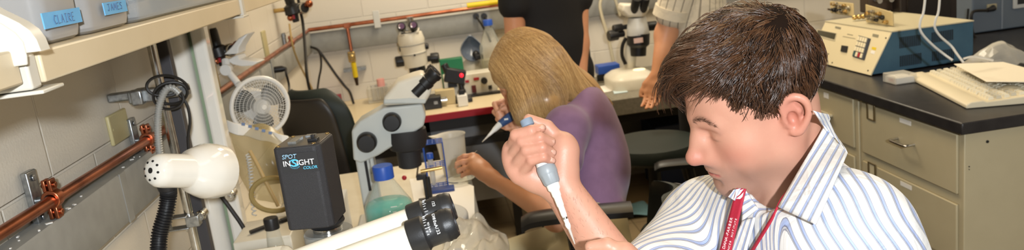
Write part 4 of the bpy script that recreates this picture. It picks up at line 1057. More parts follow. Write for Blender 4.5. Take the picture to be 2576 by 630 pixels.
o = MB().ext([Vector((p.x, p.y, gz+.001)) for p in [P(x, y, Z=gz) for x, y in ((1492, 222), (1540, 214), (1556, 228), (1500, 238))]], (0, 0, .003)).obj('paper_sheet', m_paper); tag(o, 'white paper on the grey table by the lamp power unit', 'paper')
o = MB().ext([Vector((p.x, p.y, gz+.001)) for p in [P(x, y, Z=gz) for x, y in ((1542, 231), (1572, 226), (1580, 233), (1545, 238))]], (0, 0, .003)).obj('paper_slip', mat('pale_blue_slip', (196, 214, 220), .6)); tag(o, 'pale blue slip at the front of the grey table', 'paper')
cord([P(x, y, Y=WY-.11) for x, y in ((1523, -30), (1510, 8), (1514, 40), (1526, 80), (1536, 120), (1545, 165))], .009, 'cream cable hanging on the back wall beside the white microscope', mat('cream_cable', (206, 196, 168), .5))
cord([P(x, y, Y=WY-.12) for x, y in ((1540, -20), (1550, 5), (1560, 40))], .008, 'short cream cable behind the white microscope head', mat('cream_cable_short', (196, 188, 164), .5))
# ================================================================ RIGHT BENCH WITH FILE DRAWERS
RXF = P(2420, 311, Z=RZ).x; RY0 = P(2420, 311, Z=RZ).y
RXB = RX-.06; RY1 = 3.35
rb_ = thing('black_worktop', 'black laboratory worktop on the beige file drawers', 'worktop', ((RXF+RXB)/2, RY0, RZ-.034))
MB().span((RXF, RY0, RZ-.034), (RXB, RY1, RZ)).obj('slab', mat('black_epoxy_top', (38, 36, 37), .33, c2=(46, 44, 44), nscale=30), rb_, bev=.004)
m_beige = mat('beige_enamel', (190, 178, 146), .42, c2=(186, 174, 142), nscale=10)
m_seam = mat('beige_seam', (150, 138, 108), .6)
CXF = RXF+.022; cy0 = RY0+.02; ct = RZ-.034
seam_y = P(2163, 300, X=CXF).y
w1 = seam_y-cy0
def px_on(px, py): return P(px, py, X=CXF)
dz_top0 = min(px_on(2412, 330).z, ct-.010); dz_bot0 = px_on(2412, 489).z; dz_top1 = px_on(2412, 516).z
dh = dz_top0-dz_bot0; gap = dz_bot0-dz_top1
mh = mat('beige_handle', (206, 196, 168), .35)
def cabinet(y0, y1, label, tags, handle_px, card_px=None):
    t = thing('file_cabinet', label, 'cabinet', ((CXF+RXB)/2, (y0+y1)/2, 0))
    MB().span((CXF, y0+.0006, .001), (min(RXB, CXF+.75), y1-.0006, ct-.003)).obj('body', m_beige, t, bev=.0025)
    z = dz_top0; i = 0
    while z-dh > .02 or i < 3:
        zb_ = max(z-dh, .045)
        d = MB().span((CXF-.007, y0+.024, zb_), (CXF+.001, y1-.022, z)).obj('drawer', m_beige, t, bev=.002)
        gp = MB().span((CXF-.0012, y0+.0225, zb_-.0016), (CXF+.0005, y1-.0205, z+.0016)); gp.obj('shadow_gap', m_seam, d)
        H = z-zb_; yc = y0+(y1-y0)*handle_px[0]; zc = z-H*handle_px[1]
        if handle_px[2] == 'loop':
            hp = crv([(CXF-.006, yc+.042, zc+.002), (CXF-.030, yc+.040, zc), (CXF-.034, yc+.030, zc-.001), (CXF-.034, yc-.030, zc-.001), (CXF-.030, yc-.040, zc), (CXF-.006, yc-.042, zc+.002)], 5)
            MB().tube(hp, .0046, 10).obj('handle', m_chrome, d)
        else:
            b = MB(); b.box((CXF-.016, yc, zc), (.020, .095, .010)); b.box((CXF-.024, yc, zc+.004), (.006, .095, .016)); b.obj('handle', mh, d, bev=.003)
        if tags:
            for (u, v, w, h) in tags:
                lb_ = MB().box((CXF-.0074, y0+(y1-y0)*u, z-H*v), (.0012, w, h)).obj('label', m_paper, d)
                b = MB()
                for kk in range(2): b.box((CXF-.0082, y0+(y1-y0)*u, z-H*v+h*(.15-.3*kk)), (.0006, w*.7, h*.10))
                b.obj('print', mat('grey_text', (120, 116, 108), .6), lb_)
        if card_px:
            u, v, w, h = card_px; cc = Vector((CXF-.0075, y0+(y1-y0)*u, z-H*v))
            b = MB(); e = .004
            for dy, dz_, ww, hh in ((0, h/2, w, e), (0, -h/2, w, e), (w/2, 0, e, h), (-w/2, 0, e, h)): b.box(cc+Vector((-.001, dy, dz_)), (.004, ww+e, hh+ (e if hh > e else 0)))
            b.obj('card_holder', mat('bronze_card_frame', (122, 106, 74), .35, metal=.5), d, bev=.0008)
            MB().box(cc, (.0012, w, h)).obj('card', mat('card_beige', (204, 192, 160), .7), d)
        z = zb_-gap; i += 1
        if z < .12: break
    MB().span((CXF+.03, y0+.01, .0), (CXF+.5, y1-.01, .03)).obj('plinth', m_frame, t)
    return t
def uv(px, py, y0, y1, z): q = px_on(px, py); return (q.y-y0)/(y1-y0), (z-q.z)/dh
u, v = uv(2284, 357, cy0, seam_y, dz_top0)
u2, v2 = uv(2197, 281, cy0, seam_y, dz_top0); u3, v3 = uv(2283, 306, cy0, seam_y, dz_top0)
cabinet(cy0, seam_y, 'beige file cabinet with chrome loop handles at the end of the worktop', [(u3, v3, .058, .014)], (u, v, 'loop'), (u2, v2, .040, .052))
y2 = seam_y+.008; y3 = y2+w1
u, v = uv(2083, 277, y2, y3, dz_top0); u3, v3 = uv(2083, 240, y2, y3, dz_top0)
cabinet(y2, y3, 'beige file cabinet with a bar handle behind the man', [(u3, v3, .034, .020)], (min(max(u, .2), .8), .5, 'bar'))
cabinet(y3+.004, RY1-.03, 'beige file cabinet at the far end of the worktop', None, (.5, .5, 'bar'))
scm = MB()
for px, py, r in ((2484, 357, .0042), (2439, 326, .0022), (2438, 420, .0018), (2438, 427, .0014)):
    c = P(px, py, Y=cy0); scm.cyl((c.x, cy0+.002, c.z), (c.x, cy0-.0012, c.z), r, n=12)
o = scm.obj('end_panel_screw', m_frame); tag(o, 'dark screws in the beige end panel of the near file cabinet', 'screw', kind='stuff')
# ---- pump controller
A = P(2045, 156, Z=RZ); B = P(2190, 193, Z=RZ); C_ = P(2431, 151, Z=RZ)
ux = (A-B); ux.z = 0; fw = ux.length*1.10; ux.normalize(); vy = Vector((-ux.y, ux.x, 0))
if vy.dot(C_-B) < 0: vy = -vy
dp = (C_-B).dot(vy)
pc = thing('pump_controller', 'blue sided instrument with a cream sloping panel and keypad', 'instrument', B)
zt = P(2236, 80, Y=B.y+.02).z
bx_, hgt = .045, zt-RZ
def pcv(u, d, z): return B+ux*u+vy*d+Vector((0, 0, z))
e0_ = .006
tpx = (P(2236, 80, Z=zt)-B).dot(vy); tpx = max(.02, min(.09, tpx))
m_bl = mat('blue_grey_enamel', (64, 98, 118), .5, c2=(60, 92, 112), nscale=20)
MB().ext([pcv(0, .002, e0_), pcv(0, tpx, hgt), pcv(0, dp, hgt-.004), pcv(0, dp, e0_)], ux*fw).obj('blue_case', m_bl, pc, bev=.002)
MB().ext([pcv(-.003, tpx-.004, hgt), pcv(-.003, tpx-.004, hgt+.004), pcv(-.003, dp, hgt+.001), pcv(-.003, dp, hgt-.003)], ux*(fw+.006)).obj('top_cover', mat('beige_cover', (206, 196, 164), .45), pc)
fn = (pcv(0, tpx, hgt)-pcv(0, 0, 0)).normalized(); nf = ux.cross(fn).normalized()
if nf.dot(Vector(CAMP)-B) < 0: nf = -nf
HF = (pcv(0, tpx, hgt)-pcv(0, 0, 0)).length
def fp_(u, v, o=0): return B+ux*(fw*u)+fn*(HF*v)+nf*(.003+o)
MB().ext([fp_(0, .02), fp_(1, .02), fp_(1, 1), fp_(0, 1)], nf*-.006).obj('front_panel', mat('cream_panel', (228, 214, 176), .42), pc, bev=.0015)
FMx = (-ux, fn)
def onp(name, u, v, w, h, t_, ma, par=pc, bev=0):
    b = MB(); b.ext([fp_(u, v)-ux*w/2-fn*h/2, fp_(u, v)+ux*w/2-fn*h/2, fp_(u, v)+ux*w/2+fn*h/2, fp_(u, v)-ux*w/2+fn*h/2], nf*t_); return b.obj(name, ma, par, bev=bev)
def uvp(px, py):
    r = (P(px, py, D=1)-Vector(CAMP)); p0 = fp_(0, 0); t_ = (p0-Vector(CAMP)).dot(nf)/r.dot(nf); q = Vector(CAMP)+r*t_; d = q-fp_(0, 0)
    return d.dot(ux)/fw, d.dot(fn)/HF, q
def quad_on(name, cs, t_, ma, par=pc):
    return MB().ext([uvp(*c)[2] for c in cs], nf*t_).obj(name, ma, par)
quad_on('display_bezel', ((2056, 74), (2106, 84), (2101, 104), (2053, 91)), .0015, mat('display_bezel', (196, 186, 156), .5))
quad_on('display', ((2058, 76), (2104, 85), (2100, 100), (2056, 88)), .002, mat('dark_display', (62, 60, 44), .25))
quad_on('square_button', ((2119, 115), (2134, 117), (2131, 133), (2116, 130)), .004, m_black)
kp = quad_on('keypad', ((2162, 90), (2191, 98), (2175, 152), (2146, 143)), .004, mat('keypad_slate', (52, 58, 70), .5))
k0, k1, k3 = uvp(2162, 91)[2], uvp(2186, 97)[2], uvp(2147, 142)[2]
for i in range(4):
    for j in range(4):
        c = k0+(k1-k0)*((j+.5)/4)+(k3-k0)*((i+.5)/4)+nf*.004
        e1_ = (k1-k0)*.155*.62/ .62*.62; e2_ = (k3-k0)*.155*.68
        ma = m_red if (i, j) == (3, 2) else (mat('teal_key', (50, 84, 84), .5) if (i, j) == (3, 0) else mat('cream_key', (236, 224, 190), .5) if (i, j) == (0, 0) else bpy.data.materials['cream_key'])
        MB().ext([c-e1_-e2_, c+e1_-e2_, c+e1_+e2_, c-e1_+e2_], nf*.003).obj('key', ma, kp)
quad_on('yellow_sticker', ((2194, 118), (2205, 120), (2203, 127), (2193, 124)), .0008, m_yellow)
quad_on('pale_sticker', ((2192, 127), (2202, 129), (2199, 137), (2190, 134)), .0008, m_paper)
quad_on('green_sticker', ((2044, 88), (2051, 89), (2048, 101), (2042, 99)), .0008, mat('lime_sticker', (126, 190, 60), .5))
for (cs) in (((2102, 66), (2116, 69), (2115, 74), (2101, 71)), ((2196, 85), (2211, 88), (2209, 95), (2195, 92))):
    quad_on('maker_plate', cs, .001, mat('grey_badge', (150, 146, 124), .4, metal=.4))
gm = mat('grey_text_print', (150, 142, 116), .6)
quad_on('printed_line', ((2132, 85), (2146, 88), (2145, 90), (2131, 87)), .0006, gm); quad_on('printed_line', ((2121, 91), (2152, 97), (2152, 98.5), (2120, 92.5)), .0006, gm)
for c in ((2229, 96), (2184, 178), (2094, 158), (2084, 136)):
    q = uvp(*c)[2]; MB().cyl(q, q+nf*.002, .0028, n=8).obj('panel_screw', m_frame, pc)
def side(px, py): return P(px, py, Y=B.y)
vn = vy.cross(Vector((0, 0, 1)))
def on_side(px, py):
    r = P(px, py, D=1)-Vector(CAMP); t_ = (B-Vector(CAMP)).dot(ux)/r.dot(ux); return Vector(CAMP)+r*t_
for (x0, x1, y0a, y0b, y1a, y1b) in ((2264, 2314, 94, 87, 122, 114), (2345, 2396, 82, 74, 108, 100), (2265, 2316, 141, 133, 168, 160), (2346, 2398, 130, 122, 154, 148)):
    vv = MB()
    for i in range(12):
        f = i/11; x = x0+(x1-x0)*f
        a = on_side(x, y0a+(y0b-y0a)*f); c = on_side(x, y1a+(y1b-y1a)*f)
        vv.ext([a-vy*.0022, a+vy*.0022, c+vy*.0022, c-vy*.0022], ux*-.0012)
    vv.obj('vent_grille', bpy.data.materials.get('dark_slot') or mat('dark_slot', (30, 40, 48), .6), pc)
b = MB()
for u_ in (.06, .94):
    for d_ in (.06, dp-.04): b.cyl(pcv(fw*u_, d_, 0), pcv(fw*u_, d_, e0_+.001), .010, n=12)
b.obj('foot', m_rubber, pc)
# ---- valve plates lying on it
def plate(pts, label, seed, th_=.006):
    r = random.Random(seed); q = [Vector((p.x, p.y, p.z)) for p in pts]
    ctr = sum(q, Vector())/len(q); t = thing('valve_plate', label, 'manifold', ctr)
    n_ = (q[1]-q[0]).cross(q[3]-q[0]).normalized()
    if n_.dot(Vector(CAMP)-ctr) < 0: n_ = -n_
    MB().ext(q, n_*th_).obj('plate', mat('tan_plate', (196, 176, 128), .45), t, bev=.002)
    for i in range(10):
        u, v = r.uniform(.1, .9), r.uniform(.18, .82)
        p = q[0].lerp(q[1], u).lerp(q[3].lerp(q[2], u), v)+n_*th_
        R_ = r.uniform(.006, .010); hh = r.uniform(.012, .024)
        b = MB(); b.lathe([(0, 0), (R_, 0), (R_, hh*.5), (R_*.6, hh*.55), (R_*.6, hh), (0, hh)], p, n_, 14)
        if i % 2: b.cyl(p+n_*hh*.7, p+n_*hh*.7+(q[1]-q[0]).normalized()*.02, R_*.4, n=10)
        b.obj('fitting', (m_chrome, m_brass, m_chrome, m_black)[i % 4], t)
    return t
zp = zt+.006
def lean(x0, x1, yt, ybm, dback):
    lo0 = P(x0[0], ybm[0], Z=zp); lo1 = P(x1[0], ybm[1], Z=zp)
    up = Vector((0, 0, 1))
    h0 = (P(x0[1], yt[0], Y=lo0.y+dback).z-zp); h1 = (P(x1[1], yt[1], Y=lo1.y+dback).z-zp)
    hi0 = Vector((lo0.x+.01, lo0.y+dback, zp+h0)); hi1 = Vector((lo1.x+.01, lo1.y+dback, zp+h1))
    return [lo0, lo1, hi1, hi0]
plate(lean((2092, 2100), (2150, 2152), (2, 8), (33, 42), .02), 'tan valve plate of brass fittings, the far one on the cream instrument', 5)
plate(lean((2182, 2188), (2250, 2268), (10, 28), (56, 66), .02), 'tan valve plate of chrome fittings, the near one on the cream instrument', 9)
b = MB()
for i in range(5): 
    c = P(2150+i*11, 44-i*1.2, Z=zp+.012); b.sph(c, .010); b.cyl(c, c+Vector((.02, .01, .004)), .005)
o = b.obj('brass_joint', m_brass); tag(o, 'row of brass joints lying between the two valve plates', 'fitting', kind='stuff')
# ---- dark case and screen behind
dk = P(2300, 60, Z=zt+.004)
c0_ = P(2290, 50, Y=3.0); c1_ = P(2437, 40, Y=3.0)
t = thing('equipment_case', 'tall dark brown case behind the blue sided instrument', 'case', ((c0_.x+c1_.x)/2, 3.12, RZ))
MB().span((c0_.x, 3.07, RZ+.001), (c1_.x, 3.14, RZ+.62)).obj('shell', mat('dark_brown_case', (40, 32, 28), .5), t, bev=.006)
MB().span((c0_.x+.03, 3.066, RZ+.03), (c1_.x-.03, 3.071, RZ+.58)).obj('front_door', mat('darker_brown_door', (32, 26, 24), .45), t, bev=.003)
t = thing('pump_block', 'chrome and brown pump block between the valve plates and dark case', 'pump', P(2240, 20, Z=zp))
b = MB(); q = P(2225, 35, Z=zp); b.box((q.x+.03, q.y+.10, zp+.075), (.12, .07, .15)); b.obj('pump_body', mat('brown_block', (70, 56, 46), .4), t, bev=.006)
b = MB()
for i in range(4): b.cyl((q.x+.00+i*.025, q.y+.06, zp+.05+.02*(i % 2)), (q.x+.00+i*.025, q.y+.03, zp+.05+.02*(i % 2)), .011)
b.obj('chrome_stud', m_chrome, t)
# ---- blue-grey machine, right edge
my0 = 3.15
x0 = P(2446, 100, Y=my0).x; zb2 = P(2510, 70, Y=my0).z; 
t = thing('grey_machine', 'blue-grey machine with a black power cable at the right edge', 'machine', (x0+.2, my0+.1, RZ))
zb2 = P(2450, 60, Y=my0).z; 
mz = P(2470, 82, Y=my0).z
MB().span((x0, my0, mz), (RX-.07, my0+.17, mz+.32)).obj('case', mat('blue_grey_case', (104, 114, 124), .5), t, bev=.006)
MB().span((x0+.02, my0+.03, RZ+.001), (RX-.08, my0+.16, mz)).obj('black_stand', m_black, t, bev=.004)
sx_ = P(2520, 60, Y=my0).x; MB().box((sx_, my0-.001, mz+.16), (.006, .003, .31)).obj('panel_seam', mat('pale_seam', (140, 148, 156), .5), t)
c = P(2493, 18, Y=my0); MB().box((c.x, my0-.004, c.z), (.040, .012, .026)).obj('power_inlet', mat('tan_inlet', (176, 166, 134), .5), t, bev=.002)
c2 = P(2560, 6, Y=my0); MB().box((c2.x+.03, my0-.006, c2.z+.02), (.11, .012, .09)).obj('screen_bezel', m_greyp, t, bev=.004)
MB().box((c2.x+.035, my0-.0125, c2.z+.028), (.09, .002, .07)).obj('screen', mat('dark_screen', (30, 34, 40), .2), t)
p0 = c+Vector((0, -.012, 0)); b = MB(); b.tube([p0, p0+Vector((-.02, -.03, 0)), p0+Vector((-.05, -.035, -.003))], [.011, .012, .008], 10); b.obj('plug', m_black, t)
cord([p0+Vector((-.05, -.035, -.003))]+[P(x, y, Y=my0-.06) for x, y in ((2448, 30), (2444, 60), (2450, 90), (2470, 108), (2500, 122), (2540, 140))], .006, 'black power cable looping under the blue-grey machine')
cord([P(x, y, Y=my0-.03) for x, y in ((2436, 22), (2433, 60), (2434, 100), (2440, 125), (2465, 140), (2500, 148))], .0045, 'thin black cable at the near side of the dark case')
# ---- keyboard
K0 = P(2283, 184, Z=RZ+.02); K1 = P(2431, 258, Z=RZ+.02); K2 = P(2572, 216, Z=RZ+.02)
kx_ = (K1-K0); kx_.z = 0; kL = kx_.length; kx_.normalize(); ky_ = Vector((-kx_.y, kx_.x, 0))
if ky_.dot(K2-K1) < 0: ky_ = -ky_
kW = min(.24, (K2-K1).dot(ky_))
kb = thing('keyboard', 'cream computer keyboard under a white envelope on the black worktop', 'keyboard', Vector((K0.x, K0.y, RZ)))
def kk(u, v, z): return Vector((K0.x, K0.y, RZ))+kx_*u+ky_*v+Vector((0, 0, z))
prof = [(0, .001), (0, .012), (.012, .019), (.045, .021), (.055, .016), (kW-.02, .026), (kW-.012, .030), (kW, .026), (kW, .001)]
mk = mat('cream_keyboard', (230, 218, 188), .42)
MB().ext([kk(0, v, z) for v, z in prof], kx_*kL).obj('case', mk, kb, bev=.003)
keym = mat('cream_keycap', (236, 228, 204), .4); keyg = mat('grey_keycap', (206, 200, 180), .4)
b = MB(); b2 = MB(); n = 22
nk = 0
for r_i in range(6):
    v = .064+.021*r_i+(.010 if r_i == 5 else 0); z = .0155+(v-.055)*.066; u = .016
    while u < kL-.024:
        wk = .0155
        if r_i == 0 and .09 < u < .14: wk = .094
        elif random.random() < .08: wk = .027
        wk = min(wk, kL-.016-u)
        if u > kL*.66 and u < kL*.675 or (kL*.80 < u < kL*.815): u += .010; continue
        c = [kk(u, v, z), kk(u+wk, v, z), kk(u+wk, v+.0155, z+.001), kk(u, v+.0155, z+.001)]
        tp_ = [kk(u+.002, v+.002, z+.0095), kk(u+wk-.002, v+.002, z+.0095), kk(u+wk-.002, v+.0135, z+.0105), kk(u+.002, v+.0135, z+.0105)]
        m_ = MB(); m_.add(c+tp_, [(4, 5, 6, 7), (0, 1, 5, 4), (1, 2, 6, 5), (2, 3, 7, 6), (3, 0, 4, 7)])
        if nk < 100: m_.obj('key', keyg if (u < .03 or u > kL*.8) and r_i % 2 else keym, kb, flat=True)
        else: b.add(m_.v, m_.f)
        nk += 1; u += wk+.0035
if b.v:
    o = b.obj('key_field', keym, kb, flat=True); o['kind'] = 'stuff'
# ---- envelope
ev = [(2400, 163), (2524, 158), (2600, 178), (2580, 208), (2481, 207)]
ez = RZ+.052
o = MB().ext([Vector((p.x, p.y, ez)) for p in [P(x, y, Z=ez) for x, y in ev]], (0, 0, .003)).obj('envelope', mat('white_envelope', (244, 234, 212), .65), bev=.001); tag(o, 'white envelope lying across the keyboard keys', 'envelope')
# ---- mouse
mp_ = P(2545, 262, Z=RZ)
t = thing('computer_mouse', 'cream mouse with a dark red side in front of the keyboard', 'mouse', mp_)
md = Vector((.93, .36, 0)); ms2 = Vector((-.36, .93, 0)); mo = Vector((P(2512, 258, Z=RZ).x, P(2512, 258, Z=RZ).y, RZ))-ms2*.022
rows = []; rows2 = []
for i in range(13):
    f = i/12; hgt_ = .036*math.sin(min(1, f*1.25+.06)*math.pi*.62)*(1 if f < .75 else math.cos((f-.75)*5.2)); wd = .031*math.sin(math.pi*(.08+.84*f))**.35
    rows.append([mo+md*(.118*f)+ms2*(wd*math.cos(a)+.03)+Vector((0, 0, .012+max(.001, hgt_-.012)*math.sin(a)**.6)) for a in [math.pi*j/10 for j in range(11)]])
    rows2.append([mo+md*(.118*f)+ms2*(wd*.99*c_+.03)+Vector((0, 0, z_)) for c_, z_ in ((-1, .013), (-.96, .002), (.96, .002), (1, .013))])
MB().grid(rows).obj('shell', mk, t, sub=1)
MB().grid(rows2).obj('skirt', mat('dark_red_skirt', (96, 34, 38), .25), t)
# ---- small clear box, bag, blue nub, white cables
sb0 = P(2222, 208, Z=RZ); 
t = thing('slide_box', 'small clear plastic box of paper slides beside the keyboard', 'box', sb0)
bx0 = Vector((sb0.x+.004, sb0.y-.012, RZ)); 
MB().span((bx0.x, bx0.y-.055, RZ+.001), (bx0.x+.075, bx0.y+.022, RZ+.032)).obj('clear_shell', m_clear, t, bev=.002)
MB().span((bx0.x+.006, bx0.y-.05, RZ+.003), (bx0.x+.068, bx0.y+.016, RZ+.022)).obj('paper_stack', m_paper, t)
MB().box((bx0.x+.0055, bx0.y-.02, RZ+.012), (.001, .030, .010)).obj('pink_label', mat('pink_label', (214, 176, 172), .6), t)
G = []; r_ = random.Random(5); cb2 = P(2545, 165, Z=RZ+.02)
for i in range(9):
    G.append([Vector((cb2.x-.07+.20*j/9+r_.uniform(-.012, .012), cb2.y+.03+.14*i/8+r_.uniform(-.012, .012), RZ+.004+.075*math.sin(math.pi*j/9)*math.sin(math.pi*i/8)+r_.uniform(0, .018))) for j in range(10)])
o = MB().grid(G).obj('clear_bag', m_clear, solid=.0012, sub=1); tag(o, 'crumpled clear bag behind the envelope and keyboard', 'plastic bag')
nb = P(2472, 160, Z=RZ+.012); t = thing('bottle_stopper', 'tiny blue cap behind the keyboard next to the cable', 'cap', (nb.x, nb.y+.05, RZ))
MB().lathe([(0, .001), (.010, .001), (.010, .02), (.006, .028), (0, .029)], (nb.x, nb.y+.05, RZ), (0, 0, 1), 14).obj('cap_shell', mat('periwinkle', (110, 130, 200), .4), t)
m_wc = mat('white_cable', (222, 220, 212), .45)
def wc(pts, lab): return cord([P(x, y, Y=yq) for x, y, yq in pts], .0036, lab, m_wc, 'white_cable')
wc(((2352, -420, 2.20), (2340, -180, 2.20), (2326, 10, 2.2), (2316, 50, 2.2), (2314, 72, 2.2), (2325, 92, 2.2), (2350, 117, 2.2), (2374, 136, 2.2), (2396, 152, 2.18)), 'white cable down to the keyboard, left of the pair')
wc(((2384, -420, 2.26), (2372, -180, 2.26), (2363, 10, 2.26), (2354, 48, 2.26), (2352, 70, 2.26), (2366, 92, 2.26), (2392, 115, 2.26), (2408, 137, 2.24), (2424, 158, 2.22)), 'white cable down to the keyboard, right of the pair')
wc(((2424, 148, 2.3), (2445, 143, 2.3), (2470, 146, 2.3), (2498, 152, 2.3)), 'short white cable curving behind the envelope')
# ================================================================ CHAIRS
m_dkgreen = mat('dark_green_vinyl', (24, 36, 32), .55, c2=(22, 32, 29), nscale=30)
m_dkback = mat('dark_brown_shell', (42, 38, 34), .4)
def rounded(w, d, r=.06, n=6):
    out = []
    for cx, cy, a0 in ((w/2-r, d/2-r, 0), (-w/2+r, d/2-r, 90), (-w/2+r, -d/2+r, 180), (w/2-r, -d/2+r, 270)):
        for k in range(n+1):
            a = math.radians(a0+90*k/n); out.append((cx+r*math.cos(a), cy+r*math.sin(a)))
    return out
def chair(label, loc, rz, seat_h=.56, back=True, arms=(True, True), backtilt=.15, arm_z=None, group=None, back_h=.42, bw=.42):
    """swivel task chair; local +Y is forward"""
    t = thing('swivel_chair' if back else 'swivel_stool', label, 'chair' if back else 'stool', loc, rz, group)
    V = Vector; o = rounded(.46, .44) if back else [(.19*math.cos(2*math.pi*i/28), .19*math.sin(2*math.pi*i/28)) for i in range(28)]
    L = [[V((x*k, y*k, z)) for x, y in o] for k, z in ((.90, seat_h-.05), (1, seat_h-.035), (1.01, seat_h-.01), (.95, seat_h+.01), (.6, seat_h+.02))]
    b = MB(); b.grid([l+[l[0]] for l in L]); b.add(L[-1], [tuple(range(len(o)))]); b.add(L[0], [tuple(range(len(o)))]); b.obj('seat', m_dkgreen, t, local=True)
    MB().cyl((0, 0, .09), (0, 0, seat_h-.05), .026).obj('gas_lift', m_black, t, local=True)
    for k in range(5):
        a = 2*math.pi*k/5+.3; e = V((.28*math.cos(a), .28*math.sin(a), .075)); MB().tube([(0, 0, .10), e], [.025, .017], 8).obj('foot_spoke', m_black, t, local=True)
        w = MB(); n_ = V((-math.sin(a), math.cos(a), 0)); c = V((e.x, e.y, .029)); w.cyl(c-n_*.012, c+n_*.012, .028, n=16); w.tube([e, c+V((0, 0, .02))], .010, 6); w.obj('caster', m_rubber, t, local=True)
    if back:
        rows = []; rows2 = []; nn = 14
        for i in range(nn+1):
            v = i/nn; z = seat_h+.14+back_h*v; row = []; row2 = []
            hw_ = bw/2*(1-.06*(2*v-1)**2) * (1 if v < .7 else math.sqrt(max(.02, 1-((v-.7)/.3)**2*.75)))
            for j in range(11):
                u = 2*j/10-1; y = -.24-backtilt*v*back_h+.05*u*u
                row.append(V((hw_*u, y, z))); row2.append(V((hw_*u*.99, y-.045*(1-.6*u**4)*(1 if 0 < v < 1 else .3), z)))
            rows.append(row); rows2.append(row2)
        b = MB().grid(rows); b.grid(rows2)
        for i in range(nn): b.add([rows[i][0], rows[i+1][0], rows2[i+1][0], rows2[i][0]], [(0, 1, 2, 3)]); b.add([rows[i][-1], rows[i+1][-1], rows2[i+1][-1], rows2[i][-1]], [(0, 1, 2, 3)])
        for j in range(10): b.add([rows[0][j], rows[0][j+1], rows2[0][j+1], rows2[0][j]], [(0, 1, 2, 3)]); b.add([rows[-1][j], rows[-1][j+1], rows2[-1][j+1], rows2[-1][j]], [(0, 1, 2, 3)])
        b.obj('backrest', m_dkgreen, t, local=True, sub=1)
        rows3 = [[q+V((0, -.012, 0)) for q in r[1:-1]] for r in rows2[1:-1]]
        MB().grid(rows3).obj('back_shell', m_dkback, t, local=True, solid=.012, sub=1)
        MB().tube(crv([(0, -.12, seat_h-.055), (0, -.26, seat_h-.05), (0, -.315, seat_h+.05), (0, -.325, seat_h+.30)], 6), .022, 8).obj('back_bar', m_black, t, local=True)
    az = arm_z or seat_h+.20
    for s, on in zip((-1, 1), arms):
        if not on: continue
        x = s*.27
        b = MB(); pts = crv([(x, -.13, az), (x, .0, az+.003), (x, .12, az), (x, .155, az-.012)], 5); rows = []
        for p in pts: rows.append([p+V((w, 0, h)) for w, h in ((-.034, -.012), (-.036, .003), (-.026, .012), (0, .016), (.026, .012), (.036, .003), (.034, -.012), (0, -.018), (-.034, -.012))])
        b.grid(rows); b.add(rows[0][:-1], [tuple(range(8))]); b.add(rows[-1][:-1], [tuple(range(8))]); b.obj('armrest', m_black, t, local=True)
        MB().tube(crv([(x, .03, az-.01), (x, .0, seat_h+.02), (x*.85, 0, seat_h-.05), (x*.3, 0, seat_h-.055)], 5), .016, 8).obj('arm_bracket', m_black, t, local=True)
    return t
# chair in the back left gap: we look at the rear of its backrest
q = P(893, 290, D=3.35)
chair('dark chair in the gap between the middle microscope and back wall', (q.x-.02, q.y+.22, 0), math.radians(-35), seat_h=q.z-.42, back=True, arms=(False, False), bw=.40, back_h=.42)
# chair the woman sits on (near arm shows below her forearm)
WC = (.47, 2.08, 0)
chair('dark chair under the woman with its near armrest in front of her', (.35, 2.20, 0), math.radians(82), seat_h=.41, arm_z=.83, back_h=.24, arms=(True, False), bw=.30)
# empty chair between the woman and the man: its far armrest and curved back edge
q = P(1646, 440, D=2.85)
chair('empty dark green chair behind the woman, its armrest beside her back', (q.x+.11, q.y-.18, 0), math.radians(74), seat_h=q.z-.21, arm_z=q.z-.005, back_h=.42, arms=(False, True))
q = P(1640, 362, D=3.2)
chair('dark green round stool before the striped visitor', (q.x, q.y, 0), 0, seat_h=q.z, back=False, arms=(False, False))
q = P(1590, 525, Z=.03)
o = MB().grid([[Vector((q.x-.12+.22*j/6, q.y-.1+.2*i/6, .008+.03*random.random())) for j in range(7)] for i in range(7)]).obj('blue_cloth', mat('pale_blue_cloth', (140, 186, 200), .8), solid=.003, sub=1)
tag(o, 'pale blue cloth crumpled on the floor behind the woman', 'cloth')
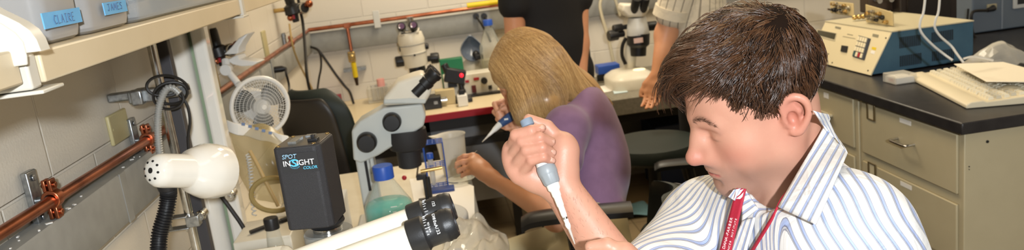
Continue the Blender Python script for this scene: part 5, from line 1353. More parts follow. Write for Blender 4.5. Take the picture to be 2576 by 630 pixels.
# ================================================================ PEOPLE: signed-distance bodies meshed to one skin
A3 = lambda v: np.array([v[0], v[1], v[2]], dtype=np.float64)
class Body:
    """ordered list of blended solids; each entry: (kind, k, fn, centre, radius)"""
    def __init__(s): s.ops = []
    def _a(s, kind, k, fn, c, r): s.ops.append((kind, k, fn, np.array(c, float), float(r)))
    def cone(s, a, b, ra, rb, k=.02, kind='u'):
        a = A3(a); b = A3(b); ba = b-a; bb = max(1e-9, ba@ba)
        def fn(p):
            t = np.clip(((p-a)@ba)/bb, 0, 1); return np.linalg.norm(p-a-t[..., None]*ba, axis=-1)-(ra+(rb-ra)*t)
        s._a(kind, k, fn, (a+b)/2, np.sqrt(bb)/2+max(ra, rb))
    def chain(s, pts, rs, k=.015, kind='u'):
        for i in range(len(pts)-1): s.cone(pts[i], pts[i+1], rs[i], rs[i+1], k, kind)
    def ell(s, c, r, R=None, k=.02, kind='u'):
        c = A3(c); r = np.array(r, float); Rm = np.eye(3) if R is None else np.array([[R[i][j] for j in range(3)] for i in range(3)])
        def fn(p):
            q = (p-c)@Rm; k0 = np.linalg.norm(q/r, axis=-1); k1 = np.linalg.norm(q/(r*r), axis=-1)+1e-9
            return k0*(k0-1)/k1
        s._a(kind, k, fn, c, r.max()*1.6+.03)
    def flat(s, a, b, w, ra, rb, axis, k=.02):
        """a cone squashed along an axis by factor w (<1 = thinner)"""
        a = A3(a); b = A3(b); ax = A3(axis); ax = ax/np.linalg.norm(ax); f = 1/w-1
        ba = b-a; bb = ba@ba
        def fn(p):
            t = np.clip(((p-a)@ba)/bb, 0, 1); d = p-a-t[..., None]*ba; d = d+(d@ax)[..., None]*ax*f
            return (np.linalg.norm(d, axis=-1)-(ra+(rb-ra)*t))*w
        s._a('u', k, fn, (a+b)/2, np.sqrt(bb)/2+max(ra, rb)*1.5+.03)
    def __call__(s, p, margin=1e9):
        shp = p.shape[:-1]; d = np.full(shp, 1.0)
        blk = p.ndim == 3
        if blk: cen = p.mean(1); half = np.linalg.norm(p[:, 0]-p[:, -1], axis=-1)/2
        for kind, k, fn, c, r in s.ops:
            if blk:
                m = np.linalg.norm(cen-c, axis=-1) < r+half+k+.02
                if not m.any(): continue
                q = p[m]; v = fn(q); e = d[m]
            else: q = p; v = fn(q); e = d; m = slice(None)
            if kind == 'u':
                h = np.clip(.5+.5*(e-v)/k, 0, 1); e = e+(v-e)*h-k*h*(1-h)
            else:
                h = np.clip(.5-.5*(e+v)/k, 0, 1); e = e+(-v-e)*h+k*h*(1-h)
            d[m] = e
        return d
    def bounds(s):
        lo = np.min([o[3]-o[4] for o in s.ops if o[0] == 'u'], axis=0)-.02; hi = np.max([o[3]+o[4] for o in s.ops if o[0] == 'u'], axis=0)+.02
        return lo, hi
def mesh_sdf(fn, lo, hi, h, n=8):
    lo = np.array(lo, float); B = n*h; nb = np.ceil((np.array(hi)-lo)/B).astype(int)
    g = np.stack(np.meshgrid(*[np.arange(x) for x in nb], indexing='ij'), -1).reshape(-1, 3)
    cen = lo+(g+.5)*B
    d = np.concatenate([fn(c) for c in np.array_split(cen, max(1, len(cen)//40000+1))])
    g = g[np.abs(d) < B*1.7+.006]
    loc = np.stack(np.meshgrid(*[np.arange(n+1)]*3, indexing='ij'), -1).reshape(-1, 3)
    vals = []
    for gg in np.array_split(g, max(1, len(g)//400)):
        if len(gg) == 0: continue
        vals.append(fn(lo+(gg[:, None, :]*n+loc[None])*h))
    V = np.concatenate(vals).reshape(-1, n+1, n+1, n+1)
    c8 = [V[:, i:i+n, j:j+n, k:k+n] for i in (0, 1) for j in (0, 1) for k in (0, 1)]
    off = [(i, j, k) for i in (0, 1) for j in (0, 1) for k in (0, 1)]
    ins = sum((c < 0).astype(int) for c in c8); act = (ins > 0) & (ins < 8)
    bi, ci, cj, ck = np.nonzero(act)
    cell = g[bi]*n+np.stack([ci, cj, ck], -1)
    acc = np.zeros((len(bi), 3)); cnt = np.zeros(len(bi))
    cv = [c[act] for c in c8]
    for a in range(8):
        for b in range(a+1, 8):
            oa, ob = np.array(off[a]), np.array(off[b])
            if np.abs(oa-ob).sum() != 1: continue
            x = (cv[a] < 0) != (cv[b] < 0); t = np.where(x, cv[a]/(cv[a]-cv[b]+1e-12), 0)
            acc += np.where(x[:, None], oa+(ob-oa)*t[:, None], 0); cnt += x
    verts = lo+(cell+acc/cnt[:, None])*h
    dim = nb*n+2
    key = lambda c: ((c[:, 0]*dim[1]+c[:, 1])*dim[2]+c[:, 2])
    K = key(cell); order = np.argsort(K); Ks = K[order]
    def find(c):
        q = key(c); i = np.clip(np.searchsorted(Ks, q), 0, len(Ks)-1); ok = (Ks[i] == q) & (c >= 0).all(1); return np.where(ok, order[i], -1)
    quads = []
    for ax in range(3):
        o = [0, 0, 0]; o[ax] = 1
        s0 = V[:, :n, :n, :n] < 0; s1 = V[:, o[0]:o[0]+n, o[1]:o[1]+n, o[2]:o[2]+n] < 0
        b_, i, j, k = np.nonzero(s0 != s1); base = g[b_]*n+np.stack([i, j, k], -1); inside = s0[b_, i, j, k]
        u = np.eye(3, dtype=int)[(ax+1) % 3]; w = np.eye(3, dtype=int)[(ax+2) % 3]
        q = np.stack([find(base-u-w), find(base-w), find(base), find(base-u)], -1)
        q = np.where(inside[:, None], q, q[:, ::-1]); quads.append(q[(q >= 0).all(1)])
    return verts, np.concatenate(quads)
def np_mesh(name, verts, faces, ma, attrs=None, parent=None, smooth=True):
    me = bpy.data.meshes.new(name); nf = len(faces); k = faces.shape[1]
    me.vertices.add(len(verts)); me.vertices.foreach_set('co', np.ascontiguousarray(verts, dtype=np.float32).ravel())
    me.loops.add(nf*k); me.loops.foreach_set('vertex_index', faces.astype(np.int32).ravel())
    me.polygons.add(nf); me.polygons.foreach_set('loop_start', (np.arange(nf)*k).astype(np.int32))
    me.update(calc_edges=True); me.validate()
    if smooth: me.polygons.foreach_set('use_smooth', [True]*len(me.polygons))
    for nm, a in (attrs or {}).items():
        at = me.attributes.new(nm, 'FLOAT', 'POINT'); at.data.foreach_set('value', np.ascontiguousarray(a, dtype=np.float32))
    me.materials.append(ma); return link(name, me, parent)
def relax(verts, faces, n=1, lam=.5):
    for _ in range(n):
        s = np.zeros_like(verts); c = np.zeros(len(verts))
        for a, b in ((0, 1), (1, 2), (2, 3), (3, 0)):
            np.add.at(s, faces[:, a], verts[faces[:, b]]); np.add.at(s, faces[:, b], verts[faces[:, a]]); np.add.at(c, faces[:, a], 1); np.add.at(c, faces[:, b], 1)
        verts = verts*(1-lam)+lam*s/c[:, None]
    return verts
def march(fn, px, py, D0=.6, off=0.0):
    """first point of a solid met along the view line through a photograph pixel"""
    o = CAMP; r = A3(P(px, py, D=1))-CAMP; L = np.linalg.norm(r); r = r/L; t = D0
    for _ in range(120):
        d = float(fn((o+r*t)[None])[0])-off
        t += max(d*.8, -.01)
        if abs(d) < 2e-4 or t > 5: break
    return Vector(o+r*t) if t < 5 else None
def skin_mat(name, base, lip, stub, deep):
    M = mat(name, base, .45, spec=.5, sss=.05); nt = M.node_tree; b = nt.nodes['Principled BSDF']
    tc = nt.nodes.new('ShaderNodeTexCoord'); n = nt.nodes.new('ShaderNodeTexNoise'); n.inputs['Scale'].default_value = 60; n.inputs['Detail'].default_value = 5
    nt.links.new(tc.outputs['Object'], n.inputs['Vector'])
    def mixc(fac, a, col, amt):
        mx = nt.nodes.new('ShaderNodeMix'); mx.data_type = 'RGBA'
        ml = nt.nodes.new('ShaderNodeMath'); ml.operation = 'MULTIPLY'; ml.inputs[1].default_value = amt; nt.links.new(fac, ml.inputs[0])
        nt.links.new(ml.outputs[0], mx.inputs[0])
        if isinstance(a, tuple): mx.inputs[6].default_value = lin(a)+(1,)
        else: nt.links.new(a, mx.inputs[6])
        mx.inputs[7].default_value = lin(col)+(1,); return mx.outputs[2]
    c = mixc(n.outputs['Fac'], base, deep, .32)
    for nm, col, amt in (('blush', deep, .8), ('stubble', stub, .5), ('lip', lip, .85), ('brow', (92, 62, 44), .55)):
        a = nt.nodes.new('ShaderNodeAttribute'); a.attribute_name = nm; c = mixc(a.outputs['Fac'], c, col, amt)
    nt.links.new(c, b.inputs['Base Color'])
    n2 = nt.nodes.new('ShaderNodeTexNoise'); n2.inputs['Scale'].default_value = 420; bp = nt.nodes.new('ShaderNodeBump'); bp.inputs['Strength'].default_value = .16; bp.inputs['Distance'].default_value = .001
    nt.links.new(tc.outputs['Object'], n2.inputs['Vector']); nt.links.new(n2.outputs['Fac'], bp.inputs['Height']); nt.links.new(bp.outputs[0], b.inputs['Normal'])
    return M
def hair_mat(name, c0, c1, rough=.32):
    M = mat(name, c0, rough, spec=.9); nt = M.node_tree; b = nt.nodes['Principled BSDF']
    a = nt.nodes.new('ShaderNodeAttribute'); a.attribute_name = 'tone'; mx = nt.nodes.new('ShaderNodeMix'); mx.data_type = 'RGBA'
    mx.inputs[6].default_value = lin(c0)+(1,); mx.inputs[7].default_value = lin(c1)+(1,); nt.links.new(a.outputs['Fac'], mx.inputs[0]); nt.links.new(mx.outputs[2], b.inputs['Base Color'])
    return M
def strands(name, paths, width, tone, ma, parent):
    """paths (N,K,3) -> three-sided tapering hairs as one mesh"""
    N, K, _ = paths.shape; t = np.gradient(paths, axis=1); t /= np.linalg.norm(t, axis=-1, keepdims=True)+1e-9
    ref = np.array([.31, .57, .76]); u = np.cross(t, ref); u /= np.linalg.norm(u, axis=-1, keepdims=True)+1e-9; w = np.cross(t, u)
    tp = (1-.75*np.linspace(0, 1, K)**2)[None, :, None]*width[:, None, None]
    R = np.stack([paths+(u*math.cos(a)+w*math.sin(a))*tp for a in (0, 2.094, 4.189)], 2)
    idx = np.arange(N*K*3).reshape(N, K, 3); f = []
    for s in range(3):
        f.append(np.stack([idx[:, :-1, s], idx[:, :-1, (s+1) % 3], idx[:, 1:, (s+1) % 3], idx[:, 1:, s]], -1).reshape(-1, 4))
    return np_mesh(name, R.reshape(-1, 3), np.concatenate(f), ma, {'tone': np.repeat(tone, K*3)}, parent)
class Head:
    """head-local axes: s = the person's left, f = forward, u = up"""
    def __init__(h, c, f, u, k=1.0):
        h.c = A3(c); f = A3(f); f /= np.linalg.norm(f); u = A3(u); s = np.cross(u, f); s /= np.linalg.norm(s); u = np.cross(f, s)
        h.R = np.stack([s, f, u], 1); h.k = k
    def __call__(h, s, f, u): return h.c+h.R@(np.array([s, f, u])*h.k)
    def local(h, p): return (p-h.c)@h.R/h.k
def add_head(B, H, male=True):
    k = H.k; R = H.R; e = lambda c, r, kk=.015, kind='u': B.ell(H(*c), [x*k for x in r], R, kk*k, kind)
    cn = lambda a, b, ra, rb, kk=.012, kind='u': B.cone(H(*a), H(*b), ra*k, rb*k, kk*k, kind)
    e((0, -.012, .048), (.076, .098, .086)); e((0, .030, .020), (.066, .060, .075), .03); e((0, .032, -.032), (.055, .055, .064), .025)
    cn((.015, .073, -.105), (-.015, .073, -.105), .0195, .0195, .02)
    for s in (1, -1):
        e((s*.040, .032, -.066), (.022, .036, .034), .03); cn((s*.012, .068, -.104), (s*.050, .004, -.068), .019, .019, .025); cn((s*.050, .004, -.066), (s*.060, -.008, -.02), .018, .016, .03)
        e((s*.043, .048, -.030), (.027, .027, .030), .035); cn((s*.005, .093, -.004), (s*.013, .093, -.034), .0085, .0105, .012)
        cn((s*.008, .089, .020), (s*.040, .074, .020), .0095, .009, .016)
        e((s*.033, .096, .000), (.018, .0115, .0095), .012, 's')
        e((s*.031, .0705, -.004), (.0155, .0150, .0135), .006)
        cn((s*.019, .0835, -.0065), (s*.043, .0725, -.0075), .0016, .0014, .002)
        e((s*.0135, .098, -.0415), (.0080, .0120, .0085), .009)
        e((s*.007, .104, -.0500), (.0036, .006, .0030), .003, 's')
    cn((0, .086, .012), (0, .101, -.012), .0075, .0085, .014); cn((0, .101, -.012), (0, .1155, -.034), .0085, .0120, .010); e((0, .114, -.037), (.0115, .0115, .0105), .008)
    cn((0, .104, -.046), (0, .096, -.053), .0045, .005, .005)
    e((0, .068, -.052), (.036, .030, .034), .022); e((0, .072, -.076), (.034, .024, .030), .02)
    e((0, .046, -.099), (.036, .038, .019), .02)
    def sf(s, u):     # how far forward the face reaches at this spot
        g_ = np.arange(.13, .04, -.0007); v_ = B(np.array([H(s, x_, u) for x_ in g_])); i_ = np.argmax(v_ < 0); return g_[i_] if v_.min() < 0 else .08
    xs_ = [0, .007, .013, .019, .0245]; su = [-.0640, -.0632, -.0648, -.0672, -.0700]; sl = [-.0765, -.0765, -.0757, -.0738, -.0712]; sm_ = [-.0700, -.0698, -.0700, -.0704, -.0708]
    F_ = {(i, n_): sf(x_, l_[i]) for i, x_ in enumerate(xs_) for n_, l_ in (('u', su), ('l', sl), ('m', sm_))}
    for s in (1, -1):
        B.chain([H(s*x_, F_[i, 'u']-.0022, su[i]) for i, x_ in enumerate(xs_)], [q_*k for q_ in (.0046, .0048, .0044, .0036, .0024)], .003*k)
        B.chain([H(s*x_, F_[i, 'l']-.0022, sl[i]) for i, x_ in enumerate(xs_)], [q_*k for q_ in (.0056, .0055, .0048, .0038, .0024)], .003*k)
    for s in (1, -1):
        B.chain([H(s*x_, F_[i, 'm']+.0016, sm_[i]) for i, x_ in enumerate(xs_)], [q_*k for q_ in (.0020, .0020, .0019, .0018, .0016)], .0016*k, 's')
    cn((.012, .1005, -.0875), (-.012, .1005, -.0875), .0040, .0040, .010, 's')
    e((0, .084, -.104), (.016, .013, .014), .015)
    for s in (1, -1):      # ears
        o = lambda f, u, w=0: H(s*(.0755+.008*max(0, -f)/.02+w), f-.006, u-.004)
        B.ell(o(-.013, .004, .001), [.0065*k, .019*k, .029*k], R, .006*k)
        ring = np.array([(.002, .016), (-.003, .026), (-.012, .033), (-.022, .031), (-.029, .022), (-.030, .008), (-.025, -.006), (-.017, -.017), (-.009, -.025), (-.002, -.022)])
        tt = np.linspace(0, 9, 28); ring = np.stack([np.interp(tt, range(10), ring[:, i]) for i in (0, 1)], 1)
        for _ in range(3): ring[1:-1] = .25*ring[:-2]+.5*ring[1:-1]+.25*ring[2:]
        rr_ = np.interp(tt, range(10), [.0032, .0038, .0042, .0044, .0042, .0038, .0038, .0046, .0058, .0042])*k
        B.chain([o(f, u, .004+.006*(-f)/.03) for f, u in ring], list(rr_), .004*k)
        B.chain([o(-.014, .022, .004), o(-.019, .008, .005), o(-.013, -.008, .003)], [.003*k, .0034*k, .003*k], .004*k)
        B.ell(o(-.008, -.001, .006), [.007*k, .0075*k, .0115*k], R, .004*k, 's')
        B.cone(o(.002, .000, .001), o(.001, -.008, .001), .005*k, .005*k, .004*k)
def head_attrs(H, v, male=True):
    q = H.local(v); s, f, u = q[:, 0], q[:, 1], q[:, 2]
    sm = lambda x, a, b: np.clip((x-a)/(b-a), 0, 1)**2*(3-2*np.clip((x-a)/(b-a), 0, 1))
    g = lambda c, r: np.exp(-(((q-np.array(c))/np.array(r))**2).sum(1))
    lipn = np.maximum(g((0, .097, -.0705), (.016, .012, .0062)), np.maximum(g((.016, .092, -.0702), (.012, .014, .0050)), g((-.016, .092, -.0702), (.012, .014, .0050))))
    lip = sm(lipn, .35, .75)*(f > .075)
    near = (np.abs(q).max(1) < .2)
    blush = np.clip(g((0, .115, -.036), (.02, .02, .018))*1.0+g((.05, .07, -.03), (.03, .03, .02))*.7+g((-.05, .07, -.03), (.03, .03, .02))*.7+g((.085, -.02, 0), (.02, .03, .05))*.9+g((-.085, -.02, 0), (.02, .03, .05))*.9, 0, 1)
    st = np.clip(sm(-u, .045, .075)*sm(f, -.02, .03)+g((0, .09, -.056), (.026, .02, .008)), 0, 1)*(1-lip) if male else np.zeros(len(v))
    x = np.abs(s); bl = .0265+.006*np.sin(np.clip((x-.010)/.040, 0, 1)*math.pi)-.004*np.clip((x-.03)/.02, 0, 1)
    bw = np.exp(-((u-bl)/.0042)**2)*sm(x, .008, .013)*(1-sm(x, .043, .050))*(f > .05)
    lash = np.exp(-((u+.0065)/.0016)**2)*np.exp(-((x-.031)/.013)**4)*(f > .068)
    z = near.astype(float)
    return {'lip': lip*z, 'blush': blush*z, 'stubble': st*z, 'brow': np.clip(bw+lash*.9, 0, 1)*z}
def hand(B, wrist, mcp, fingers, thumb, palm_r=.013, k=.003):
    """mcp: four knuckles index..little; fingers: per finger [pip, dip, tip]; thumb: [cmc, mcp, ip, tip]"""
    w = A3(wrist)
    for i, m_ in enumerate(mcp):
        m_ = A3(m_); B.cone(w*.8+m_*.2, m_, .017, palm_r-.0008*i, .014)
    for i in range(3): B.cone(A3(mcp[i])*.6+w*.4, A3(mcp[i+1])*.6+w*.4, .013, .013, .014)
    rs = [(.0094, .0086, .0080, .0066), (.0096, .0088, .0082, .0068), (.0092, .0084, .0078, .0065), (.0082, .0076, .0070, .0058)]
    B.cone(w, thumb[1], .018, .0135, .016); B.cone(thumb[0], thumb[1], .017, .0125, .014)
    for i, fg in enumerate(fingers):
        pts = [mcp[i]]+list(fg); r = rs[i]; B.cone(pts[0], pts[1], r[0], r[1], k)
        for j in (1, 2): B.cone(pts[j], pts[j+1], r[j], r[j+1], .0012)
        B.ell(pts[1], (r[1]*1.06,)*3, None, .0015)
    B.cone(thumb[1], thumb[2], .0118, .0105, .003); B.cone(thumb[2], thumb[3], .0105, .0082, .002)
def seal(B, h, extra=0):
    lo, hi = B.bounds(); v, f = mesh_sdf(B, lo, hi, h); return relax(v, f, 1, .35), f
SHIRT_W = (230, 229, 226)
def stripe_mat(name, white, cols, period, rough=.75):
    """woven stripes along the cloth: attribute 'stripe' is metres across the weave"""
    M = mat(name, white, rough, spec=.2, sheen=.15); nt = M.node_tree; b = nt.nodes['Principled BSDF']
    a = nt.nodes.new('ShaderNodeAttribute'); a.attribute_name = 'stripe'
    m1 = nt.nodes.new('ShaderNodeMath'); m1.operation = 'DIVIDE'; m1.inputs[1].default_value = period
    m2 = nt.nodes.new('ShaderNodeMath'); m2.operation = 'FRACT'; r = nt.nodes.new('ShaderNodeValToRGB')
    nt.links.new(a.outputs['Fac'], m1.inputs[0]); nt.links.new(m1.outputs[0], m2.inputs[0]); nt.links.new(m2.outputs[0], r.inputs[0])
    el = r.color_ramp.elements; r.color_ramp.interpolation = 'LINEAR'
    el[0].position = 0; el[0].color = lin(white)+(1,); el[1].position = 1; el[1].color = lin(white)+(1,)
    for pos, c in cols: e = el.new(pos); e.color = lin(c)+(1,)
    nt.links.new(r.outputs[0], b.inputs['Base Color'])
    tc = nt.nodes.new('ShaderNodeTexCoord'); n = nt.nodes.new('ShaderNodeTexNoise'); n.inputs['Scale'].default_value = 14; n.inputs['Detail'].default_value = 3
    n.inputs['Distortion'].default_value = 1.0
    bp = nt.nodes.new('ShaderNodeBump'); bp.inputs['Strength'].default_value = .6; bp.inputs['Distance'].default_value = .014
    nt.links.new(tc.outputs['Object'], n.inputs['Vector']); nt.links.new(n.outputs['Fac'], bp.inputs['Height']); nt.links.new(bp.outputs[0], b.inputs['Normal'])
    return M
BLUE = [(.50, SHIRT_W), (.52, (116, 116, 136)), (.56, (176, 184, 208)), (.60, (168, 182, 216)), (.72, (160, 176, 214)), (.76, (98, 98, 120)), (.80, (200, 200, 202)), (.85, (128, 128, 144)), (.89, SHIRT_W)]
# ================================================================ THE MAN IN FRONT
hk = .9725
hf = np.array([-math.cos(-.01475), math.sin(-.01475), 0.0]); up0 = np.array([0, 0, 1.0]); pitch = .3442; roll_ = -.132
hfw = hf*math.cos(pitch)-up0*math.sin(pitch); hup = up0*math.cos(pitch)+hf*math.sin(pitch); hs_ = np.cross(hup, hfw)
hup = hup*math.cos(roll_)-hs_*math.sin(roll_)
hc = A3(P(1898.3, 258, D=1.1635))
H1 = Head(hc, hfw, hup, hk)
MB_ = Body()
NB = A3(P(2005, 475, D=1.19)); LS = A3(P(2152, 600, D=1.07)); RS = A3(P(1772, 568, D=1.37))
CH = (LS+RS)/2
spine0 = (NB+CH)/2; PEL = np.array([CH[0]+.22, CH[1]+.10, .60])
sh = (LS-RS)/np.linalg.norm(LS-RS)
front = np.cross(sh, np.array([0, 0, 1.0])); front /= np.linalg.norm(front)
if front[0] > 0: front = -front
# trunk
def trunk(B, g, k=.05):
    B.flat(CH+sh*.02-np.array([0, 0, .075]), PEL, .66, .145+g, .135+g, front, k)
    B.cone(LS-sh*.03, RS+sh*.03, .062+g, .066+g, k); B.cone(NB+np.array([.015, .010, -.016]), LS-sh*.04, .060+g, .066+g, k); B.cone(NB+np.array([.015, .015, -.045]), RS+sh*.03, .044+g, .050+g, k)
    B.ell(CH+front*.03-np.array([0, 0, .19]), (.15+g, .09+g, .13+g), np.stack([sh, front, np.array([0, 0, 1.])], 1), k)
trunk(MB_, -.016, .03)
skull = H1(0, -.040, -.025)
MB_.cone(skull, NB+np.array([-.005, .01, -.03]), .050, .058, .025)
MB_.cone(H1(0, -.030, -.075), NB+np.array([-.03, -.005, -.02]), .034, .044, .018)
MB_.cone(H1(.050, -.035, -.03), NB+np.array([-.06, -.035, -.03]), .013, .011, .015)
add_head(MB_, H1, True)
LE = LS+np.array([.10, -.05, -.26]); LWr = A3(P(1660, 740, D=1.02))
RE = A3(P(1612, 770, D=1.13)); RW = A3(P(1408, 468, D=1.165))
MB_.chain([LS, LE, LWr], [.055, .042, .027], .03); MB_.chain([RS, RE], [.054, .043], .03)
MB_.flat(RE, RW, .82, .045, .0285, np.cross(RW-RE, [0, 0, 1]), .02)
# right hand closed around the pipette, thumb on the plunger
p_ = lambda x, y, D: A3(P(x, y, D=D))
mcp = [p_(1287, 374, 1.172), p_(1284, 400, 1.166), p_(1291, 425, 1.160), p_(1306, 446, 1.158)]
fg = [[p_(1298, 341, 1.140), p_(1336, 329, 1.130), p_(1363, 323, 1.136)],
      [p_(1314, 356, 1.134), p_(1357, 346, 1.123), p_(1387, 357, 1.136)],
      [p_(1325, 379, 1.128), p_(1364, 372, 1.120), p_(1389, 384, 1.134)],
      [p_(1338, 404, 1.128), p_(1367, 396, 1.121), p_(1387, 405, 1.134)]]
th_ = [p_(1420, 425, 1.165), p_(1413, 362, 1.168), p_(1376, 320, 1.168), p_(1330, 301, 1.166)]
MB_.cone(p_(1420, 380, 1.165), p_(1412, 445, 1.160), .022, .020, .015)
hand(MB_, RW, mcp, fg, th_)
# left hand: thumb side showing at the bottom of the picture
lw = LWr; 
mcl = [p_(1560, 640, 1.06), p_(1568, 664, 1.06), p_(1578, 690, 1.06), p_(1592, 712, 1.06)]
fgl = [[p_(1500, 650, 1.075), p_(1478, 690, 1.06), p_(1500, 705, 1.05)], [p_(1508, 676, 1.08), p_(1490, 712, 1.06), p_(1512, 726, 1.05)],
       [p_(1522, 700, 1.08), p_(1506, 732, 1.06), p_(1530, 744, 1.05)], [p_(1542, 722, 1.08), p_(1530, 748, 1.06), p_(1548, 756, 1.05)]]
thl = [p_(1600, 690, 1.04), p_(1570, 640, 1.035), p_(1528, 619, 1.035), p_(1486, 622, 1.04)]
hand(MB_, lw, mcl, fgl, thl)
mv, mf = seal(MB_, .0024)
mskin = skin_mat('man_skin', (202, 152, 128), (176, 92, 88), (132, 108, 94), (186, 112, 94))
at = head_attrs(H1, mv, True)
hb_ = np.zeros(len(mv))
for q in [f_[0] for f_ in fg]+[f_[1] for f_ in fg]+mcp: hb_ = np.maximum(hb_, np.exp(-(np.linalg.norm(mv-q, axis=1)/.011)**2))
at['blush'] = np.clip(at['blush']+hb_*.5+0*np.exp(-(np.linalg.norm(mv-(RE+RW)/2, axis=1)/.1)**2), 0, 1)
man = np_mesh('person', mv, mf, mskin, at)
tag(man, 'dark haired man in a striped shirt and red lanyard pipetting in front', 'person')
# fingernails
def nail(par, tip, dip, n_, w=.0052, up=.0074):
    tip = Vector(tip); dip = Vector(dip); d = (tip-dip).normalized(); n_ = (Vector(n_)-d*Vector(n_).dot(d)).normalized(); s_ = d.cross(n_)
    rows = [[tip+d*(a-.001)+s_*(w*u)*(1 if a > -.006 else .9)+n_*(up-.0018*u*u-.0012*max(0, a-.001)/.004) for u in (-1, -.6, 0, .6, 1)] for a in (-.008, -.004, 0, .004)]
    return MB().grid(rows).obj('fingernail', mat('nail', (216, 168, 148), .35), par, solid=.0008)
nail(man, fg[0][2], fg[0][1], A3(Vector(CAMP))-fg[0][2]+np.array([.1, 0, .25]), .0036, .0066); nail(man, fg[1][2], fg[1][1], A3(Vector(CAMP))-fg[1][2]+np.array([.1, 0, .25]), .0036, .0066); nail(man, fg[2][2], fg[2][1], A3(Vector(CAMP))-fg[2][2]+np.array([.1, 0, .25]), .0036, .0066); nail(man, fg[3][2], fg[3][1], A3(Vector(CAMP))-fg[3][2]+np.array([.1, 0, .25]), .0036, .0066); nail(man, thl[3], thl[2], (0, -.6, .8), .0058)
# ---------------------------------------------------------------- shirt
SH = Body(); trunk(SH, .012, .05)
def sleeveR(B, g): B.chain([RS, RS+(RE-RS)*.78], [.060+g, .056+g], .03)
def sleeveL(B, g): B.chain([LS, LE, LE+(LWr-LE)*.25], [.066+g, .056+g, .05+g], .04)
sleeveR(SH, .012); sleeveL(SH, .012)
SH.cone(RS+(RE-RS)*.70, RS+(RE-RS)*.82, .066, .070, .01)
# folds in the cloth
fr = np.random.default_rng(3)
def fold(a, b, r, k=.012, kind='u'): SH.cone(a, b, r, r*.6, k, kind)
for t0, t1, w_ in ((.25, .6, .3), (.4, .8, -.2), (.1, .45, .0), (.55, .9, .1)):
    ax_ = RE-RS; side_ = np.cross(ax_, [0, 0, 1]); side_ /= np.linalg.norm(side_)
    vv_ = -side_*.066 if (side_[1] > 0) else side_*.066
    fold(RS+ax_*t0+vv_+np.array([0, 0, .03*w_]), RS+ax_*t1+vv_*1.02+np.array([0, 0, .06+.03*w_])*.5, .008, .012)
# open neck
SH.cone(NB+np.array([-.01, 0, .010]), NB+np.array([.0, .0, .14]), .056, .075, .008, 's')
for d_ in (1.07, 1.12, 1.17):
    SH.cone(A3(P(1908, 528, D=d_)), A3(P(1950, 462, D=d_)), .008, .042, .006, 's'); SH.cone(A3(P(1950, 462, D=d_)), A3(P(2000, 400, D=d_)), .042, .052, .006, 's')
for s in (1, -1):
    pass
lo, hi = SH.bounds(); lo[2] = max(lo[2], .58)
sv, sf = mesh_sdf(SH, lo, hi, .0042); sv = relax(sv, sf, 2, .4)
def cap_d(v, a, b):
    ba = b-a; t = np.clip(((v-a)@ba)/(ba@ba), 0, 1); return np.linalg.norm(v-a-t[:, None]*ba, axis=1)
wob = .0022*np.sin(sv[:, 2]*38+sv[:, 0]*21)+.0016*np.sin(sv[:, 2]*71+sv[:, 1]*33+1.3)
spn = (PEL-CH)/np.linalg.norm(PEL-CH)
u_body = (sv-CH)@sh+wob
def across(ax_, ref):
    ax_ = ax_/np.linalg.norm(ax_); e = ref-ax_*(ref@ax_); return e/np.linalg.norm(e)
view = A3(Vector(CAMP))-LS
eL = across(LE-LS, np.cross(LE-LS, view)); eR = across(RE-RS, np.cross(RE-RS, A3(Vector(CAMP))-RS))
dR = cap_d(sv, RS+(RE-RS)*.12, RE); dL = np.minimum(cap_d(sv, LS+(LE-LS)*.10, LE), cap_d(sv, LE, LWr))
inR = (dR < .105) & (((sv-RS)@((RE-RS)/np.linalg.norm(RE-RS))) > -.02) & (((sv-RS)@sh) < .035); inL = (dL < .125) & (((sv-LS)@sh) > -.045)
stripe = u_body.copy(); stripe[inR] = ((sv-RS)@eR+wob)[inR]; stripe[inL] = ((sv-LS)@eL+wob)[inL]
reg = np.zeros(len(sv), int); reg[inR] = 1; reg[inL] = 2
mshirt = stripe_mat('striped_shirt_cloth', SHIRT_W, BLUE, .0150)
fr_ = reg[sf]; fm_ = np.where((fr_ == fr_[:, :1]).all(1), fr_[:, 0], fr_.max(1))
def submesh(name, sel, st, par):
    ids = np.unique(sf[sel]); mp = np.full(len(sv), -1); mp[ids] = np.arange(len(ids)); return np_mesh(name, sv[ids], mp[sf[sel]], mshirt, {'stripe': st[ids]}, par)
ss_ = lambda x, a, b: np.clip((x-a)/(b-a), 0, 1)**2*(3-2*np.clip((x-a)/(b-a), 0, 1))
uL = (sv-LS)@eL+wob; uR = (sv-RS)@eR+wob
wL = ss_((sv-LS)@sh, -.075, -.010)*(1-ss_(dL, .125, .165)); wR = (reg == 1).astype(float)
mL = (wL > .3) & (wL < .7); mR = (wR > .3) & (wR < .7)
if mL.any(): uL = uL+np.median((u_body-uL)[mL])
if mR.any(): uR = uR+np.median((u_body-uR)[mR])
st_all = u_body*(1-wL-wR)+uL*wL+uR*wR
shirt = submesh('shirt', fm_ == 0, st_all, man)
submesh('sleeve', fm_ == 1, st_all, shirt); submesh('sleeve', fm_ == 2, st_all, shirt)
mtrous = mat('khaki_trousers', (150, 136, 104), .8)
TRS = Body(); TRS.flat(PEL+np.array([0, 0, .10]), PEL, .68, .148, .150, front, .04)
for s in (1, -1):
    hp = PEL+sh*(.09*s)+np.array([0, 0, -.03]); kn = hp+np.array([-.30, .02, -.02]); kn[2] = .58; an = kn+np.array([.06, 0, -.48]); an[2] = .09
    TRS.chain([hp, kn, an], [.100, .076, .062], .04)
lo, hi = TRS.bounds(); v, f = mesh_sdf(TRS, lo, hi, .011); np_mesh('trousers', v, f, mtrous, None, man)
